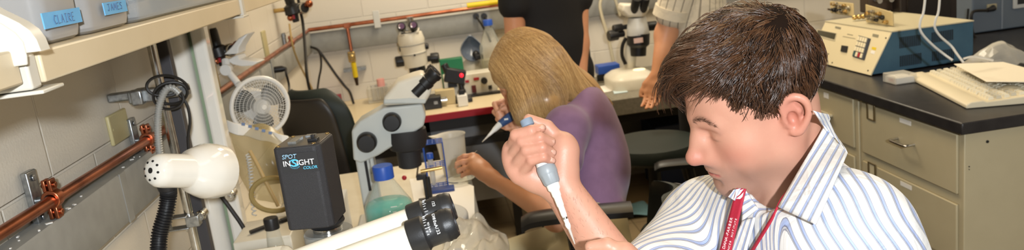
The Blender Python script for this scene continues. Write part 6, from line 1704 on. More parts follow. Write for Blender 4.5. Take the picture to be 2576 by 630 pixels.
# ---------------------------------------------------------------- collar, placket, lanyard lie on the shirt
SHB = Body(); SHB.ops = list(MB_.ops)+[o_ for o_ in SH.ops if o_[0] == 'u']
SHonly = SH
def on_shirt(x, y, off=.004, fn=None): 
    q = march(fn or SHB, x, y, .7, off); return q
def cloth_patch(name, cs, nu, nv, off, ma, par, thick=.0022, bulge=0.0, fn=None, ustripe=None):
    """quad of pixels a,b,c,d laid over the body surface with a stand-off"""
    rows = []
    for i in range(nv+1):
        v = i/nv; row = []
        for j in range(nu+1):
            u = j/nu
            x = (cs[0][0]*(1-u)+cs[1][0]*u)*(1-v)+(cs[3][0]*(1-u)+cs[2][0]*u)*v; y = (cs[0][1]*(1-u)+cs[1][1]*u)*(1-v)+(cs[3][1]*(1-u)+cs[2][1]*u)*v
            o_ = off(u, v) if callable(off) else off
            row.append(on_shirt(x, y, o_, fn) or (row[-1] if row else P(x, y, D=1.1)))
        rows.append(row)
    D_ = [[(q-Vector(CAMP)).length for q in r] for r in rows]
    for _ in range(3):
        D2 = [r[:] for r in D_]
        for i in range(nv+1):
            for j in range(nu+1):
                nb = [D_[a][b] for a, b in ((i-1, j), (i+1, j), (i, j-1), (i, j+1)) if 0 <= a <= nv and 0 <= b <= nu]; D2[i][j] = min(D_[i][j], .5*D_[i][j]+.5*sum(nb)/len(nb))
        D_ = D2
    rows = [[Vector(CAMP)+(q-Vector(CAMP)).normalized()*D_[i][j] for j, q in enumerate(r)] for i, r in enumerate(rows)]
    vs = np.array([[A3(q) for q in r] for r in rows]).reshape(-1, 3); nc = nu+1
    fs = np.array([[i*nc+j, i*nc+j+1, (i+1)*nc+j+1, (i+1)*nc+j] for i in range(nv) for j in range(nu)])
    at_ = {}
    if ustripe is not None: at_['stripe'] = np.array([ustripe(j/nu, i/nv) for i in range(nv+1) for j in range(nu+1)])
    o = np_mesh(name, vs, fs, ma, at_, par)
    md = o.modifiers.new('thick', 'SOLIDIFY'); md.thickness = thick; md.offset = 0
    return o, rows
# near collar leaf: a = neck back top, b = outer back, c = point, d = inner front
cloth_patch('collar', ((2074, 318), (2131, 388), (2052, 566), (1958, 522)), 14, 18, lambda u, v: .006+.010*(1-abs(2*v-1))*.6+.006*u, mshirt, shirt, .003, ustripe=lambda u, v: u*.062+.004*v)
cloth_patch('collar', ((2046, 279), (2094, 292), (2131, 388), (2074, 322)), 8, 8, lambda u, v: .010, mshirt, shirt, .003, ustripe=lambda u, v: u*.062)
cloth_patch('collar', ((1866, 476), (1876, 480), (1906, 526), (1868, 556)), 6, 8, .008, mshirt, shirt, .003, ustripe=lambda u, v: v*.05)
cloth_patch('collar', ((1846, 478), (1864, 474), (1850, 506), (1832, 496)), 6, 6, .010, mshirt, shirt, .003, ustripe=lambda u, v: u*.02+.004)
cloth_patch('placket', ((1868, 556), (1900, 548), (1870, 660), (1826, 660)), 5, 12, .006, mshirt, shirt, .002, ustripe=lambda u, v: u*.033)
mlan = mat('crimson_lanyard', (176, 34, 58), .6, bump=.3, bscale=900)
lan, lr = cloth_patch('lanyard', ((1853, 474), (1877, 476), (1838, 640), (1808, 640)), 4, 22, .010, mlan, man, .0016)
wht = mat('lanyard_print', (244, 228, 226), .6)
# lettering runs up the strap, one glyph at a time on the strap surface
def strap_pt(u, v):
    i = min(int(v*22), 21); f_ = v*22-i; j = min(int(u*4), 3); g_ = u*4-j
    a = lr[i][j].lerp(lr[i][j+1], g_); b = lr[i+1][j].lerp(lr[i+1][j+1], g_); return a.lerp(b, f_)
def strap_text(word, u0, v_start, dv, size):
    v = v_start
    for ch in word:
        if v < .0: break
        if v <= .99 and ch != ' ':
            o_ = strap_pt(u0, v); al = (strap_pt(u0, max(0, v-.03))-strap_pt(u0, min(1, v+.03))).normalized(); ac = (strap_pt(1, v)-strap_pt(0, v)).normalized()
            n_ = al.cross(ac); 
            toc = (Vector(CAMP)-o_).normalized()
            yv = -ac
            F_ = frame(o_+toc*.0014, al, yv)
            lettering('lettering', ch, size, F_, wht, lan, depth=.0002)
        v -= dv*(1.25 if ch in 'MW' else .55 if ch in 'I-' else 1)
strap_text('DANA-FARBER', .30, .90, .0455, .0068); strap_text('CANCER INSTITUTE', .74, 1.0, .0375, .0048)
q = strap_pt(.5, .07); toc = (Vector(CAMP)-q).normalized(); al = (strap_pt(.5, .02)-strap_pt(.5, .12)).normalized(); ac = (strap_pt(1, .07)-strap_pt(0, .07)).normalized()
bm_ = MB(); 
L0 = lambda a, b: q+toc*.0014+ac*a+al*b
bm_.ext([L0(-.0045, -.009), L0(.0050, -.009), L0(.0052, .002), L0(.0015, -.003)], toc*.0004); bm_.ext([L0(-.0045, -.0062), L0(-.0005, -.0025), L0(.0040, .0065), L0(-.0015, .0045)], toc*.0004)
bm_.obj('emblem', wht, lan, flat=True)
# thin edge of the other side of the lanyard round the neck
loop_px = ((2072, 336), (2060, 365), (2040, 398), (2012, 440), (1985, 480), (1962, 512), (1946, 545), (1925, 580), (1905, 612), (1885, 645))
pts = [on_shirt(x, y, .006) for x, y in loop_px]
tv = (Vector(CAMP)-pts[0]).normalized()
MB().grid([[p+Vector((0, 0, .0045))-tv*.002, p, p-Vector((.002, .001, .0045))] for p in crv(pts, 4)]).obj('lanyard_strand', mlan, man, solid=.0016)
# ---------------------------------------------------------------- pipette in his right hand
A_ = p_(1325, 307, 1.150); B_ = p_(1372, 420, 1.138); C_t = p_(1443, 606, 1.125)
axp = Vector(B_-A_).normalized(); 
pip = thing('pipette', 'white and grey pipette held in the man\'s raised fist', 'pipette', Vector(B_))
m_pw = mat('pipette_white', (240, 238, 230), .25); m_pg = mat('pipette_grey', (150, 156, 160), .4); m_pb = mat('pipette_button', (130, 144, 160), .4)
Bv = Vector(B_); Av = Vector(A_); Cv = Vector(C_t); L_ = (Bv-Av).length; dn = (Cv-Bv).normalized()
MB().lathe([(0, 0), (.0085, 0), (.0095, .002), (.0095, .010), (.006, .012), (.0045, .018), (.0045, .028), (0, .028)], Av-axp*.004, axp, 24).obj('plunger_button', m_pb, pip)
MB().lathe([(0, .018), (.0105, .018), (.0115, .03), (.0105, L_-.012), (.0120, L_-.010), (.0125, L_+.002), (0, L_+.002)], Av, axp, 26).obj('handle', m_pw, pip)
n = 40; rows = []
for zz_, r0 in ((-.002, .0128), (.002, .0140), (.010, .0142), (.012, .0132), (.013, .0130), (.024, .0118), (.027, .0100)):
    rb2 = axp.orthogonal().normalized(); rc2 = axp.cross(rb2)
    rows.append([Bv+axp*zz_+(rb2*math.cos(2*math.pi*i/n)+rc2*math.sin(2*math.pi*i/n))*r0*(1+(.03 if i % 4 < 2 and zz_ > .011 else 0)) for i in range(n)])
rows = [r+[r[0]] for r in rows]; MB().grid(rows).obj('grey_collar', m_pg, pip)
S0 = Bv+axp*.024; L2 = (Cv-S0).length; dn = (Cv-S0).normalized()
MB().lathe([(0, 0), (.0098, 0), (.0092, .010), (.0068, .013), (.0066, .020), (.0056, .022), (.0052, L2*.40), (.0044, L2*.42), (.0042, L2*.56), (.0036, L2*.58), (.0036, L2*.60), (0, L2*.60)], S0, dn, 22).obj('shaft', m_pw, pip)
MB().lathe([(0, L2*.60), (.0040, L2*.60), (.0040, L2*.635), (0, L2*.635)], S0, dn, 18).obj('steel_ring', m_chrome, pip)
MB().lathe([(0, L2*.635), (.0036, L2*.635), (.0032, L2*.70), (.0040, L2*.72), (.0036, L2*.76), (.0022, L2*.80), (0, L2*.80)], S0, dn, 18).obj('tip_cone', m_pw, pip)
MB().lathe([(.0022, L2*.79), (.0020, L2*.86), (.0006, L2*1.06), (.0003, L2*1.06)], S0, dn, 16).obj('tip', m_trans, pip)
# ---------------------------------------------------------------- hair
m_hair = hair_mat('dark_brown_hair', (34, 22, 15), (94, 61, 38), .32)
CR = np.array([0, -.012, .048]); RR = np.array([.0785, .1005, .0885])
EAZ = [0, .31, .75, .95, 1.01, 1.09, 1.2, 1.43, 1.66, 1.82, 2.17, 2.5, math.pi]
ENDL = [.060, .072, .080, .062, .030, .006, -.008, .006, .026, .024, -.006, -.035, -.050]
ENDR = [.036, .030, .030, .022, .012, .000, -.008, .006, .026, .024, -.006, -.035, -.050]
def endline(az, s_): return np.where(s_ > -.004, np.interp(az, EAZ, ENDL), np.interp(az, EAZ, ENDR))
def hairline(az): return np.interp(az, [0, .31, .75, .95, 1.05, 1.2, 1.43, 1.66, 1.82, 2.17, 2.5, math.pi], [.084, .086, .088, .070, .030, .004, .012, .030, .027, .000, -.030, -.046])
whorl = np.array([.012, -.060, .115])
def hair_paths(N, K, length, lift, rngh, seed_tone):
    d = rngh.normal(size=(N*4, 3)); d /= np.linalg.norm(d, axis=1, keepdims=True); p = CR+d*RR
    az = np.arctan2(np.abs(p[:, 0])/.078, (p[:, 1]+.012)/.1)
    ok = p[:, 2] > hairline(az)+rngh.normal(size=len(p))*.0025; p = p[ok][:N]; az = az[ok][:N]; N = len(p)
    topness = np.clip((p[:, 2]-.06)/.06, 0, 1); frontness = np.clip((p[:, 1]-.0)/.07, 0, 1)
    Ln = length*(.75+.5*rngh.random(N))*(1+.35*frontness*topness)*np.interp(az, [0, 1.0, 1.5, 2.2, 3.14], [1.05, .95, .62, .75, .62])
    # below the ear line the nape hair is shorter
    Ln *= np.interp(p[:, 2], [-.07, 0, .05], [.55, .7, 1])
    cl = rngh.integers(0, 900, N); cdir = rngh.normal(size=(900, 3))*.22; ctone = rngh.random(900)
    # clumps share a direction: bucket by root position
    key = (np.floor(p/.0085+rngh.normal(size=p.shape)*.25).astype(int)*np.array([73856093, 19349663, 83492791])).sum(1) % 900
    P_ = np.zeros((N, K, 3)); q = p.copy(); P_[:, 0] = q
    for i in range(1, K):
        t = i/(K-1); nrm = (q-CR)/RR**2; nrm /= np.linalg.norm(nrm, axis=1, keepdims=True)
        away = q-whorl; away /= np.linalg.norm(away, axis=1, keepdims=True)+1e-6
        nearw = np.exp(-(((p-whorl)**2).sum(1)/.022**2))[:, None]; away = away*(1-nearw)+nearw*np.array([-.3, .8, 0]); swirl = np.cross(nrm, away)
        front_ = np.clip((q[:, 1]-.0)/.06, 0, 1)[:, None]
        comb = away+.30*swirl+np.array([-.10, .25, -.55])*(.35+.65*t)+front_*np.array([-.45, .45, .10])
        # sides sweep back and down over the temples
        sidev = np.clip((np.abs(q[:, 0])-.05)/.025, 0, 1)[:, None]*np.array([0, -.15, -.55])
        slow = .42*np.stack([np.sin(q[:, 1]*61+q[:, 2]*47+1), np.sin(q[:, 0]*53+q[:, 2]*39), np.sin(q[:, 0]*71+q[:, 1]*43+2)], 1)
        dv = comb+sidev+slow+cdir[key]*(.7+.8*t)+rngh.normal(size=(N, 3))*.10
        dv -= nrm*(dv*nrm).sum(1, keepdims=True)*(.93 if t < .75 else .8); dv /= np.linalg.norm(dv, axis=1, keepdims=True)+1e-9
        q = q+dv*(Ln/(K-1))[:, None]
        rho = np.sqrt((((q-CR)/RR)**2).sum(1)); hgt = lift*np.interp(p[:, 1], [-.10, -.03, .05, .09], [.45, .8, 1.5, 2.6])*(.25+.75*math.sin(min(1, t*1.25)*math.pi*.5))*(.6+.8*rngh.random(N)*0+.4*ctone[key])*np.interp(p[:, 2], [-.07, .0, .07, .12], [.25, .5, .9, 1.1])
        tgt = 1+hgt/RR.mean()
        fz_ = np.where(rho < tgt, tgt/rho, 1+(tgt/rho-1)*.35)
        # hair hanging past the forehead keeps its own path
        q = CR+(q-CR)*fz_[:, None]; P_[:, i] = q
    # locks: tips of one clump draw together, with a slow wave across the head
    cnt_ = np.bincount(key, minlength=900)[:, None, None]+1e-6; mean_ = np.zeros((900, K, 3)); np.add.at(mean_, key, P_); mean_ /= cnt_
    tt = (np.linspace(0, 1, K)**1.6*.34)[None, :, None]; P_ = P_*(1-tt)+mean_[key]*tt
    # trim: a hair that has grown past the cut line stops there
    sg = P_[:, :, 0]; azp = np.arctan2(np.abs(sg)/.078, (P_[:, :, 1]+.012)/.1)
    below = P_[:, :, 2] < endline(azp, sg)+(rngh.normal(size=N)*.009)[:, None]
    below &= (rngh.random(N) > .07)[:, None]; below[:, 0] = False; cut = np.where(below.any(1), below.argmax(1), K-1)
    for i in range(1, K):
        m_ = i > cut; P_[m_, i] = P_[m_, i-1]+(P_[m_, i]-P_[m_, i-1])*.06
    tone = np.clip(.25+.55*ctone[key]+.25*rngh.normal(size=N), 0, 1)
    return P_, tone
rh_ = np.random.default_rng(21)
allp = []; tones = []
for N_, len_, lift_ in ((9000, .046, .009), (9500, .056, .016), (8000, .062, .022)):
    a, t_ = hair_paths(N_, 8, len_, lift_, rh_, 0); allp.append(a); tones.append(t_)
HP = np.concatenate(allp); TN = np.concatenate(tones)
HPw = H1.c+HP@H1.R.T*H1.k
hair = strands('hair', HPw, .00048+.00024*rh_.random(len(HPw)), TN, m_hair, man)
# dense under-layer so no scalp shows through
U = Body(); U.ell(H1(0, -.0125, .0485), (.0806, .1012, .0910), H1.R, .01)
uv_, uf_ = mesh_sdf(U, H1.c-.15, H1.c+.17, .004)
ql = H1.local(uv_); az = np.arctan2(np.abs(ql[:, 0])/.078, (ql[:, 1]+.012)/.1); keep = ql[:, 2] > hairline(az)+.004
fk = keep[uf_].all(1); ids = np.unique(uf_[fk]); mp2 = np.full(len(uv_), -1); mp2[ids] = np.arange(len(ids))
np_mesh('hair_underlayer', uv_[ids], mp2[uf_[fk]], mat('dark_hair_roots', (30, 20, 14), .9, spec=.1), {'tone': np.zeros(len(ids))}, hair)
# eyebrows and arm hair
def small_hairs(name, roots, dirs, L, w, ma, par):
    K = 4; t = np.linspace(0, 1, K)[None, :, None]; bend = rh_.normal(size=roots.shape)*.25
    paths = roots[:, None]+(dirs[:, None]*t+bend[:, None]*t*t*.5)*L[:, None, None]
    return strands(name, paths, np.full(len(roots), w), rh_.random(len(roots)), ma, par)
m_brow = hair_mat('eyebrow_brown', (70, 46, 32), (110, 76, 54), .5)
for s in (1, -1):
    rt = []; dr = []
    for i in range(130):
        x = .010+.040*rh_.random(); b0 = .0255+.006*math.sin((x-.010)/.04*math.pi)-.004*max(0, (x-.03)/.02)+rh_.normal()*.0018
        f0 = .0985-.35*(x-.008)*(x/.045); rt.append(H1(s*x, f0, b0)); dr.append(H1.R@np.array([s*.95, -.25, .10+.22*rh_.normal()]))
    rt = np.array(rt); dr = np.array(dr)
    for _ in range(6):
        d_ = MB_(rt); rt = rt-(rt-H1.c)/np.linalg.norm(rt-H1.c, axis=1, keepdims=True)*(d_[:, None]*.8)
    small_hairs('eyebrow', rt, dr, .007+.003*rh_.random(len(rt)), .00013, m_brow, man)
rt = []; dr = []; ad = (RW-RE)/np.linalg.norm(RW-RE)
for i in range(620):
    t = rh_.random()*.8+.12; a = rh_.random()*2*math.pi; e1_ = np.cross(ad, [0, 0, 1]); e1_ /= np.linalg.norm(e1_); e2_ = np.cross(ad, e1_)
    n_ = e1_*math.cos(a)+e2_*math.sin(a); q = RE+(RW-RE)*t+n_*.05
    for _ in range(10): q = q-n_*float(MB_(q[None])[0])*.8
    rt.append(q); dr.append(ad*.8+n_*.25+e2_*.4*rh_.normal())
small_hairs('arm_hair', np.array(rt), np.array(dr), .004+.004*rh_.random(len(rt)), .00008, m_hair, man)['kind'] = 'stuff'
chair('dark stool under the man in the striped shirt', (PEL[0], PEL[1], 0), .3, seat_h=.40, back=False, arms=(False, False))
# ================================================================ THE WOMAN AT THE BENCH
WDX = .10     # she sits this much deeper than a first guess
wf = np.array([-.997, .07, 0]); wp = math.radians(34)
wfw = wf*math.cos(wp)-up0*math.sin(wp); wup = up0*math.cos(wp)+wf*math.sin(wp)
H2 = Head(A3(P(1333, 198, D=2.44)), wfw, wup, .945)
WB = Body()
pw = lambda x, y, D: A3(P(x, y, D=D+WDX))
WLS, WRS = pw(1424, 322, 2.20), pw(1452, 296, 2.50); WNB = (WLS+WRS)/2+np.array([-.02, 0, .03]); WPEL = pw(1492, 600, 2.30)
wfr = np.array([-1.0, 0.05, 0]); WTOP = (WLS+WRS)/2+np.array([.04, .01, -.04])
def wtrunk(B, g, k=.04):
    B.flat(WTOP, WTOP*.45+WPEL*.55, .66, .150+g, .128+g, wfr, k); B.flat(WTOP*.45+WPEL*.55, WPEL, .70, .128+g, .150+g, wfr, k)
    B.cone(WLS, WRS, .050+g, .050+g, k); mid = WTOP*.7+WPEL*.3
    B.ell(WTOP+np.array([.045, 0, -.10]), (.075+g, .13+g, .13+g), None, k)
wtrunk(WB, -.01)
WB.cone(H2(0, -.035, -.03), WNB+np.array([.03, 0, -.02]), .042, .046, .025)
add_head(WB, H2, False)
WLE = pw(1398, 548, 2.08); WLW = pw(1246, 455, 2.24); WRE = pw(1335, 372, 2.52); WRW = pw(1303, 322, 2.36)
WB.chain([WLS, WLE], [.044, .036], .03); WB.flat(WLE, WLW, .85, .036, .0225, np.cross(WLW-WLE, [0, 0, 1]), .02)
WB.chain([WRS, WRE, WRW], [.044, .034, .024], .02)
mcw = [pw(1190, 394, 2.29), pw(1186, 406, 2.27), pw(1187, 420, 2.255), pw(1194, 432, 2.245)]
fgw = [[pw(1168, 394, 2.29), pw(1156, 400, 2.31), pw(1151, 409, 2.32)], [pw(1164, 408, 2.27), pw(1150, 413, 2.28), pw(1148, 421, 2.30)],
       [pw(1168, 424, 2.26), pw(1154, 429, 2.27), pw(1153, 434, 2.28)], [pw(1176, 436, 2.25), pw(1164, 441, 2.26), pw(1162, 445, 2.27)]]
thw = [pw(1218, 425, 2.27), pw(1196, 400, 2.32), pw(1178, 398, 2.335), pw(1158, 402, 2.335)]
hand(WB, WLW, mcw, fgw, thw)
mcr = [pw(1264, 258, 2.40), pw(1262, 276, 2.40), pw(1266, 294, 2.40), pw(1274, 310, 2.40)]
fgr = [[pw(1244, 262, 2.37), pw(1252, 282, 2.34), pw(1264, 290, 2.34)], [pw(1244, 282, 2.37), pw(1256, 297, 2.34), pw(1268, 303, 2.34)],
       [pw(1252, 300, 2.37), pw(1264, 312, 2.34), pw(1276, 315, 2.34)], [pw(1262, 318, 2.37), pw(1274, 324, 2.34), pw(1284, 324, 2.34)]]
thr = [pw(1296, 300, 2.36), pw(1284, 280, 2.35), pw(1272, 272, 2.34), pw(1262, 274, 2.335)]
hand(WB, WRW, mcr, fgr, thr)
wv, wfc = seal(WB, .0042)
wskin = skin_mat('woman_skin', (222, 164, 128), (196, 104, 100), (200, 150, 120), (208, 130, 98))
wa = head_attrs(H2, wv, False)
woman = np_mesh('person', wv, wfc, wskin, wa); tag(woman, 'woman with long blonde hair in a purple tee pipetting at the bench', 'person')
TS = Body(); wtrunk(TS, .006); TS.chain([WLS, WLS+(WLE-WLS)*.36], [.060, .060], .03); TS.chain([WRS, WRS+(WRE-WRS)*.36], [.060, .060], .03)
for a_, b_, r_ in (((1480, 560, 2.18), (1560, 520, 2.22), .016),):
    TS.cone(pw(*a_), pw(*b_), r_, r_*.6, .03)
TS.ell(WNB+np.array([-.02, 0, .05]), (.07, .075, .07), None, .01, 's')
lo, hi = TS.bounds(); lo[2] = max(lo[2], WPEL[2]-.06)
v, f = mesh_sdf(TS, lo, hi, .007); v = relax(v, f, 2, .4)
np_mesh('tee_shirt', v, f, mat('purple_jersey', (134, 104, 136), .85, spec=.2, bump=.25, bscale=18, sheen=.2, c2=(127, 98, 129), nscale=30), None, woman)
PT = Body(); PT.flat(WPEL+np.array([0, 0, .03]), WPEL-np.array([0, 0, .03]), .72, .150, .158, wfr, .05)
for s_ in (-1, 1):
    hp = WPEL+np.array([0, .085*s_, -.05]); kn = hp+np.array([-.31, .03*s_-.03, -.03]); an = kn+np.array([.03, 0, 0]); an[2] = .10
    PT.chain([hp, kn, an], [.092, .070, .060], .04); PT.cone(an, an+np.array([-.15, 0, -.045]), .05, .045, .03)
rf = np.random.default_rng(8)
for i_ in range(9):
    q = WPEL+np.array([-.30*rf.random()-.02, -.13+.05*rf.normal(), .0]); q[2] = WPEL[2]-.01; PT.cone(q, q+np.array([-.02-.08*rf.random(), .08*rf.normal(), .012*rf.normal()]), .016, .010, .03)
lo, hi = PT.bounds(); v, f = mesh_sdf(PT, lo, hi, .009); v = relax(v, f, 2, .4)
np_mesh('trousers', v, f, mat('pale_khaki_cloth', (196, 182, 144), .85, bump=.4, bscale=24), None, woman)
# pipette in her right hand, tube in her left
a = Vector(pw(1302, 282, 2.345)); b_ = Vector(pw(1258, 313, 2.325)); c = Vector(pw(1213, 358, 2.30)); d1 = (b_-a).normalized(); L1 = (b_-a).length; d2 = (c-b_).normalized(); L2 = (c-b_).length
t = thing('pipette', 'blue bodied pipette in the woman\'s hand with a white tip', 'pipette', b_)
m_pbl = mat('pipette_navy', (58, 84, 128), .4)
MB().lathe([(0, -.02), (.010, -.02), (.014, 0), (.015, L1*.5), (.012, L1), (0, L1)], a, d1, 20).obj('handle', m_pbl, t)
MB().box(a.lerp(b_, .6)+Vector((-.004, -.014, .004)), (.012, .004, .005)).obj('volume_window', m_white, t)
MB().lathe([(0, 0), (.010, 0), (.008, L2*.3), (.006, L2*.4), (.004, L2*.65), (.0035, L2*.66), (.0010, L2), (0, L2)], b_, d2, 16).obj('shaft', m_pw, t)
q = Vector(pw(1150, 404, 2.33)); t = thing('capillary', 'fine clear tube pinched in the woman\'s left fingers', 'tube', q)
MB().tube([Vector(pw(1160, 410, 2.325)), Vector(pw(1200, 380, 2.36))], [.0016, .0012], 6).obj('tube_wall', m_trans, t)
# ---------------------------------------------------------------- long straight hair
m_blond = hair_mat('blonde_hair', (148, 106, 58), (238, 198, 134), .34)
HW = Body(); HW.ell(H2(0, -.012, .050), [x*.945 for x in (.086, .110, .097)], H2.R, .02)
b0_, b1_, b2_ = H2(.02, -.075, .05), pw(1440, 215, 2.36), pw(1512, 258, 2.34)
HW.flat(b0_, b1_, .60, .088, .080, np.array([.45, -.35, .85]), .04); HW.flat(b1_, b2_, .40, .075, .040, np.array([.35, -.4, .85]), .03)
c0_ = H2(.060, -.015, .03); c1_ = pw(1332, 258, 2.235); c2_ = pw(1322, 300, 2.215)
HW.flat(c0_, c1_, .42, .056, .042, np.array([0, 1, .1]), .03); HW.flat(c1_, c2_, .40, .036, .018, np.array([0, 1, .1]), .03)
e1_ = pw(1375, 262, 2.22); HW.flat(H2(.05, -.05, .02), e1_, .45, .075, .045, np.array([.1, .95, .3]), .03); HW.cone(e1_, pw(1372, 292, 2.22), .018, .008, .03)
HW.ell(H2(-.03, .150, -.020), [x*.945 for x in (.125, .086, .105)], H2.R, .010, 's')
lo, hi = HW.bounds(); hv, hfc = mesh_sdf(HW, lo, hi, .006); hv = relax(hv, hfc, 3, .5)
whair = np_mesh('hair', hv, hfc, m_blond, {'tone': np.full(len(hv), .25)}, woman)
rw = np.random.default_rng(5); N = 11000; K = 16
wv_ = rw.random(N)
part = lambda t: np.array([H2(.012*0+.006, .085-.165*x, .125+.022*math.sin(x*3.1)) for x in t])
roots = part(np.clip(wv_*.95+rw.normal(size=N)*.10, 0, 1))+rw.normal(size=(N, 3))*.004
tipline = [pw(1288, 284, 2.255), pw(1298, 304, 2.225), pw(1318, 306, 2.205), pw(1345, 302, 2.20), pw(1375, 292, 2.20), pw(1420, 262, 2.24), pw(1462, 258, 2.27), pw(1500, 266, 2.30), pw(1524, 262, 2.33)]
tl = np.array(tipline); xs = np.linspace(0, 1, len(tl)); wj = np.clip(wv_+rw.normal(size=N)*.07, 0, 1)
tips = np.stack([np.interp(wj, xs, tl[:, i]) for i in range(3)], 1)+rw.normal(size=(N, 3))*.006
midl = np.array([H2(.088, .060, .030), H2(.096, .045, .03), H2(.098, .02, .035), H2(.098, -.01, .04), H2(.096, -.04, .045), H2(.085, -.075, .05), H2(.065, -.10, .06), H2(.045, -.115, .07), H2(.03, -.12, .075)])
mids = np.stack([np.interp(wj, xs, midl[:, i]) for i in range(3)], 1)
t_ = np.linspace(0, 1, K)[None, :, None]
PP = (1-t_)**2*roots[:, None]+2*t_*(1-t_)*(mids*1.25-(roots+tips)*.125)[:, None]+t_**2*tips[:, None]
wav = np.sin(t_*5+wv_[:, None, None]*40)*.0012; PP = PP+wav*rw.normal(size=(N, 1, 3))
flatp = PP.reshape(-1, 3)
layer = np.repeat(.0005+.0045*rw.random(N), K)
for _ in range(7):
    d0 = HW(flatp); e_ = .002; g_ = np.stack([HW(flatp+np.eye(3)[i]*e_)-d0 for i in range(3)], 1)/e_; g_ /= np.linalg.norm(g_, axis=1, keepdims=True)+1e-6
    flatp = flatp-g_*np.clip((d0-layer), -.03, .02)[:, None]*.8
PP = flatp.reshape(N, K, 3)
for _ in range(2): PP[:, 1:-1] = .25*PP[:, :-2]+.5*PP[:, 1:-1]+.25*PP[:, 2:]
ql_ = H2.local(PP.reshape(-1, 3)).reshape(N, K, 3); inface = ((ql_[..., 1] > .066) & (ql_[..., 2] < .062) & (ql_[..., 0] < .075)).any(1)
PP = PP[~inface]; wj = wj[~inface]; N = len(PP)
lock = np.floor(wj*190).astype(int); lt = rw.random(191)
strands('hair_strand_layer', PP, .00055+.0003*rw.random(N), np.clip(.15+.55*lt[lock]+.22*rw.normal(size=N), 0, 1), m_blond, whair)
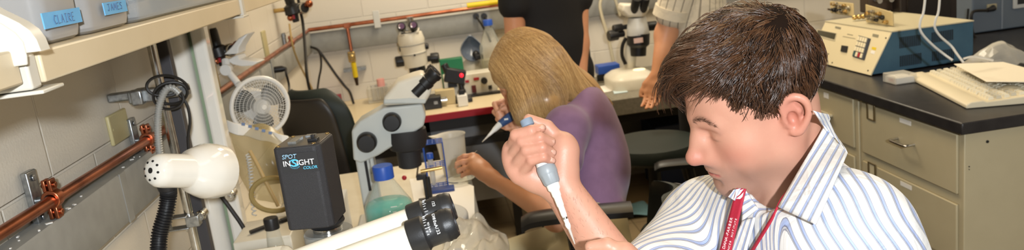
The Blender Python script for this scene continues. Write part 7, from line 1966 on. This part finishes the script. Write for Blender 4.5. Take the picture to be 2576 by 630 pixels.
# ================================================================ VISITORS STANDING AT THE BACK
def visitor(label, cx, cyv, yaw, shirt_m, pants_m, hair_m, skin_m, arm_sw=(0, 0), sleeve=.55, height=1.76, arm_pts=None, striped=None):
    """standing adult; yaw = heading of the chest in degrees (0 = +Y)"""
    B = Body(); k = height/1.76; a = math.radians(yaw); F = np.array([-math.sin(a), math.cos(a), 0]); S = np.array([-F[1], F[0], 0]); Z = up0; O = np.array([cx, cyv, 0.0])
    q = lambda s, f, u: O+S*s*k+F*f*k+Z*u*k
    HH = Head(q(0, .04, 1.62), F*.97-Z*.24, Z*.97+F*.24, k*.98)
    sh_ = {1: q(.185, -.01, 1.41), -1: q(-.185, -.01, 1.41)}; arms_ = {}
    for s in (1, -1):
        if arm_pts and s in arm_pts: arms_[s] = [A3(p) for p in arm_pts[s]]
        else: arms_[s] = [q(s*.235, -.02, 1.13), q(s*.235, .05, .88)]
    def torso(B, g, kk=.05):
        B.flat(q(0, 0, 1.30), q(0, 0, 1.00), .66, .175+g, .150+g, F, kk); B.cone(q(.15, -.01, 1.40), q(-.15, -.01, 1.40), .060+g, .060+g, kk); B.flat(q(0, 0, 1.0), q(0, 0, .90), .70, .15+g, .165+g, F, kk)
    torso(B, -.006); B.cone(q(0, 0, 1.42), HH(0, -.03, -.03), .056, .052, .03); add_head(B, HH, True)
    for s in (1, -1):
        e, w_ = arms_[s]; B.chain([sh_[s], e, w_], [.052, .042, .027], .03)
        dn = (w_-e)/np.linalg.norm(w_-e); fo = F-dn*(F@dn); fo /= np.linalg.norm(fo); md = np.cross(dn, fo)
        mc_ = [w_+dn*.085+fo*(.030-.020*i) for i in range(4)]
        fg_ = [[m_+dn*.040*l-md*.004*s, m_+dn*.062*l-md*.016*s*1, m_+dn*.075*l-md*.028*s] for m_, l in zip(mc_, (.95, 1.05, 1.0, .8))]
        hand(B, w_, mc_, fg_, [w_+dn*.02+fo*.015, w_+dn*.050+fo*.040, w_+dn*.080+fo*.052, w_+dn*.105+fo*.052])
    v, f = seal(B, .0065); p = np_mesh('person', v, f, skin_m, head_attrs(HH, v, True)); tag(p, label, 'person')
    T = Body(); torso(T, .012)
    for s in (1, -1): e = arms_[s][0]; T.chain([sh_[s], sh_[s]+(e-sh_[s])*sleeve], [.066, .068], .03)
    T.cone(q(0, .02, 1.45), q(0, .03, 1.60), .06, .085, .02, 's')
    lo, hi = T.bounds(); v, f = mesh_sdf(T, lo, hi, .010); v = relax(v, f, 2, .4); u = (v-q(0, 0, 1.2))@S
    for s in (1, -1):
        m_ = cap_d(v, sh_[s]+(arms_[s][0]-sh_[s])*.25, arms_[s][0]) < .085; ax_ = arms_[s][0]-sh_[s]; e_ = across(ax_, F); u[m_] = ((v-sh_[s])@e_)[m_]
    shm = np_mesh('shirt', v, f, shirt_m, {'stripe': u}, p)
    if striped:
        for s in (1, -1):
            c_ = sh_[s]+(arms_[s][0]-sh_[s])*sleeve; d_ = (arms_[s][0]-sh_[s]); d_ /= np.linalg.norm(d_)
            MB().lathe([(.066, -.022), (.073, -.022), (.074, .020), (.066, .020)], Vector(c_), Vector(d_), 28).obj('rolled_cuff', striped, shm, local=True)
    L = Body(); L.flat(q(0, 0, .99), q(0, 0, .90), .74, .155, .172, F, .04)
    for s in (1, -1): L.chain([q(s*.09, 0, .90), q(s*.10, .02, .50), q(s*.10, 0, .09)], [.095, .072, .062], .04)
    lo, hi = L.bounds(); v, f = mesh_sdf(L, lo, hi, .012); np_mesh('trousers', v, f, pants_m, None, p)
    for s in (1, -1):
        b = Body(); b.cone(q(s*.10, -.03, .048), q(s*.115, .17, .042), .046, .040, .02); lo, hi = b.bounds(); lo[2] = .001; v, f = mesh_sdf(b, lo, hi, .009); v[:, 2] = np.maximum(v[:, 2], .003); np_mesh('shoe', v, f, m_rubber, None, p)
    b = Body(); b.ell(HH(0, -.022, .060), [x*HH.k for x in (.086, .102, .094)], HH.R, .02); b.ell(HH(0, .08, -.01), [x*HH.k for x in (.07, .06, .085)], HH.R, .02, 's')
    lo, hi = b.bounds(); v, f = mesh_sdf(b, lo, hi, .007); np_mesh('hair', v, f, hair_m, {'tone': np.full(len(v), .3)}, p)
    return p
vskin = skin_mat('visitor_skin', (216, 158, 120), (190, 106, 96), (180, 130, 104), (202, 128, 96))
mbt = mat('black_tee_cloth', (22, 22, 24), .8, bump=.3, bscale=14); mbp = mat('black_trouser_cloth', (26, 26, 28), .85)
D1 = 3.62; c = P(1388, 60, D=D1)
el = A3(P(1296, 120, D=D1-.10)); wl = A3(P(1318, 190, D=D1-.28)); er = A3(P(1456, 110, D=D1+.03)); wr = A3(P(1462, 205, D=D1-.02))
visitor('standing person in a black tee at the back benches', c.x, c.y, 30, mbt, mbp, m_hair, vskin, arm_pts={1: (el, wl), -1: (er, wr)}, sleeve=.50, height=1.80)
D2 = 3.45; c = P(1758, 60, D=D2)
el = A3(P(1674, 86, D=D2-.10)); wl = A3(P(1654, 186, D=D2-.14))
mcs = stripe_mat('cream_striped_cloth', (226, 214, 190), [(.40, (226, 214, 190)), (.46, (150, 140, 124)), (.54, (150, 140, 124)), (.60, (226, 214, 190))], .030)
visitor('standing person in a cream pinstriped shirt behind the man', c.x, c.y, 60, mcs, mbp, m_hair, vskin, arm_pts={1: (el, wl)}, sleeve=.72, height=1.74, striped=mcs)
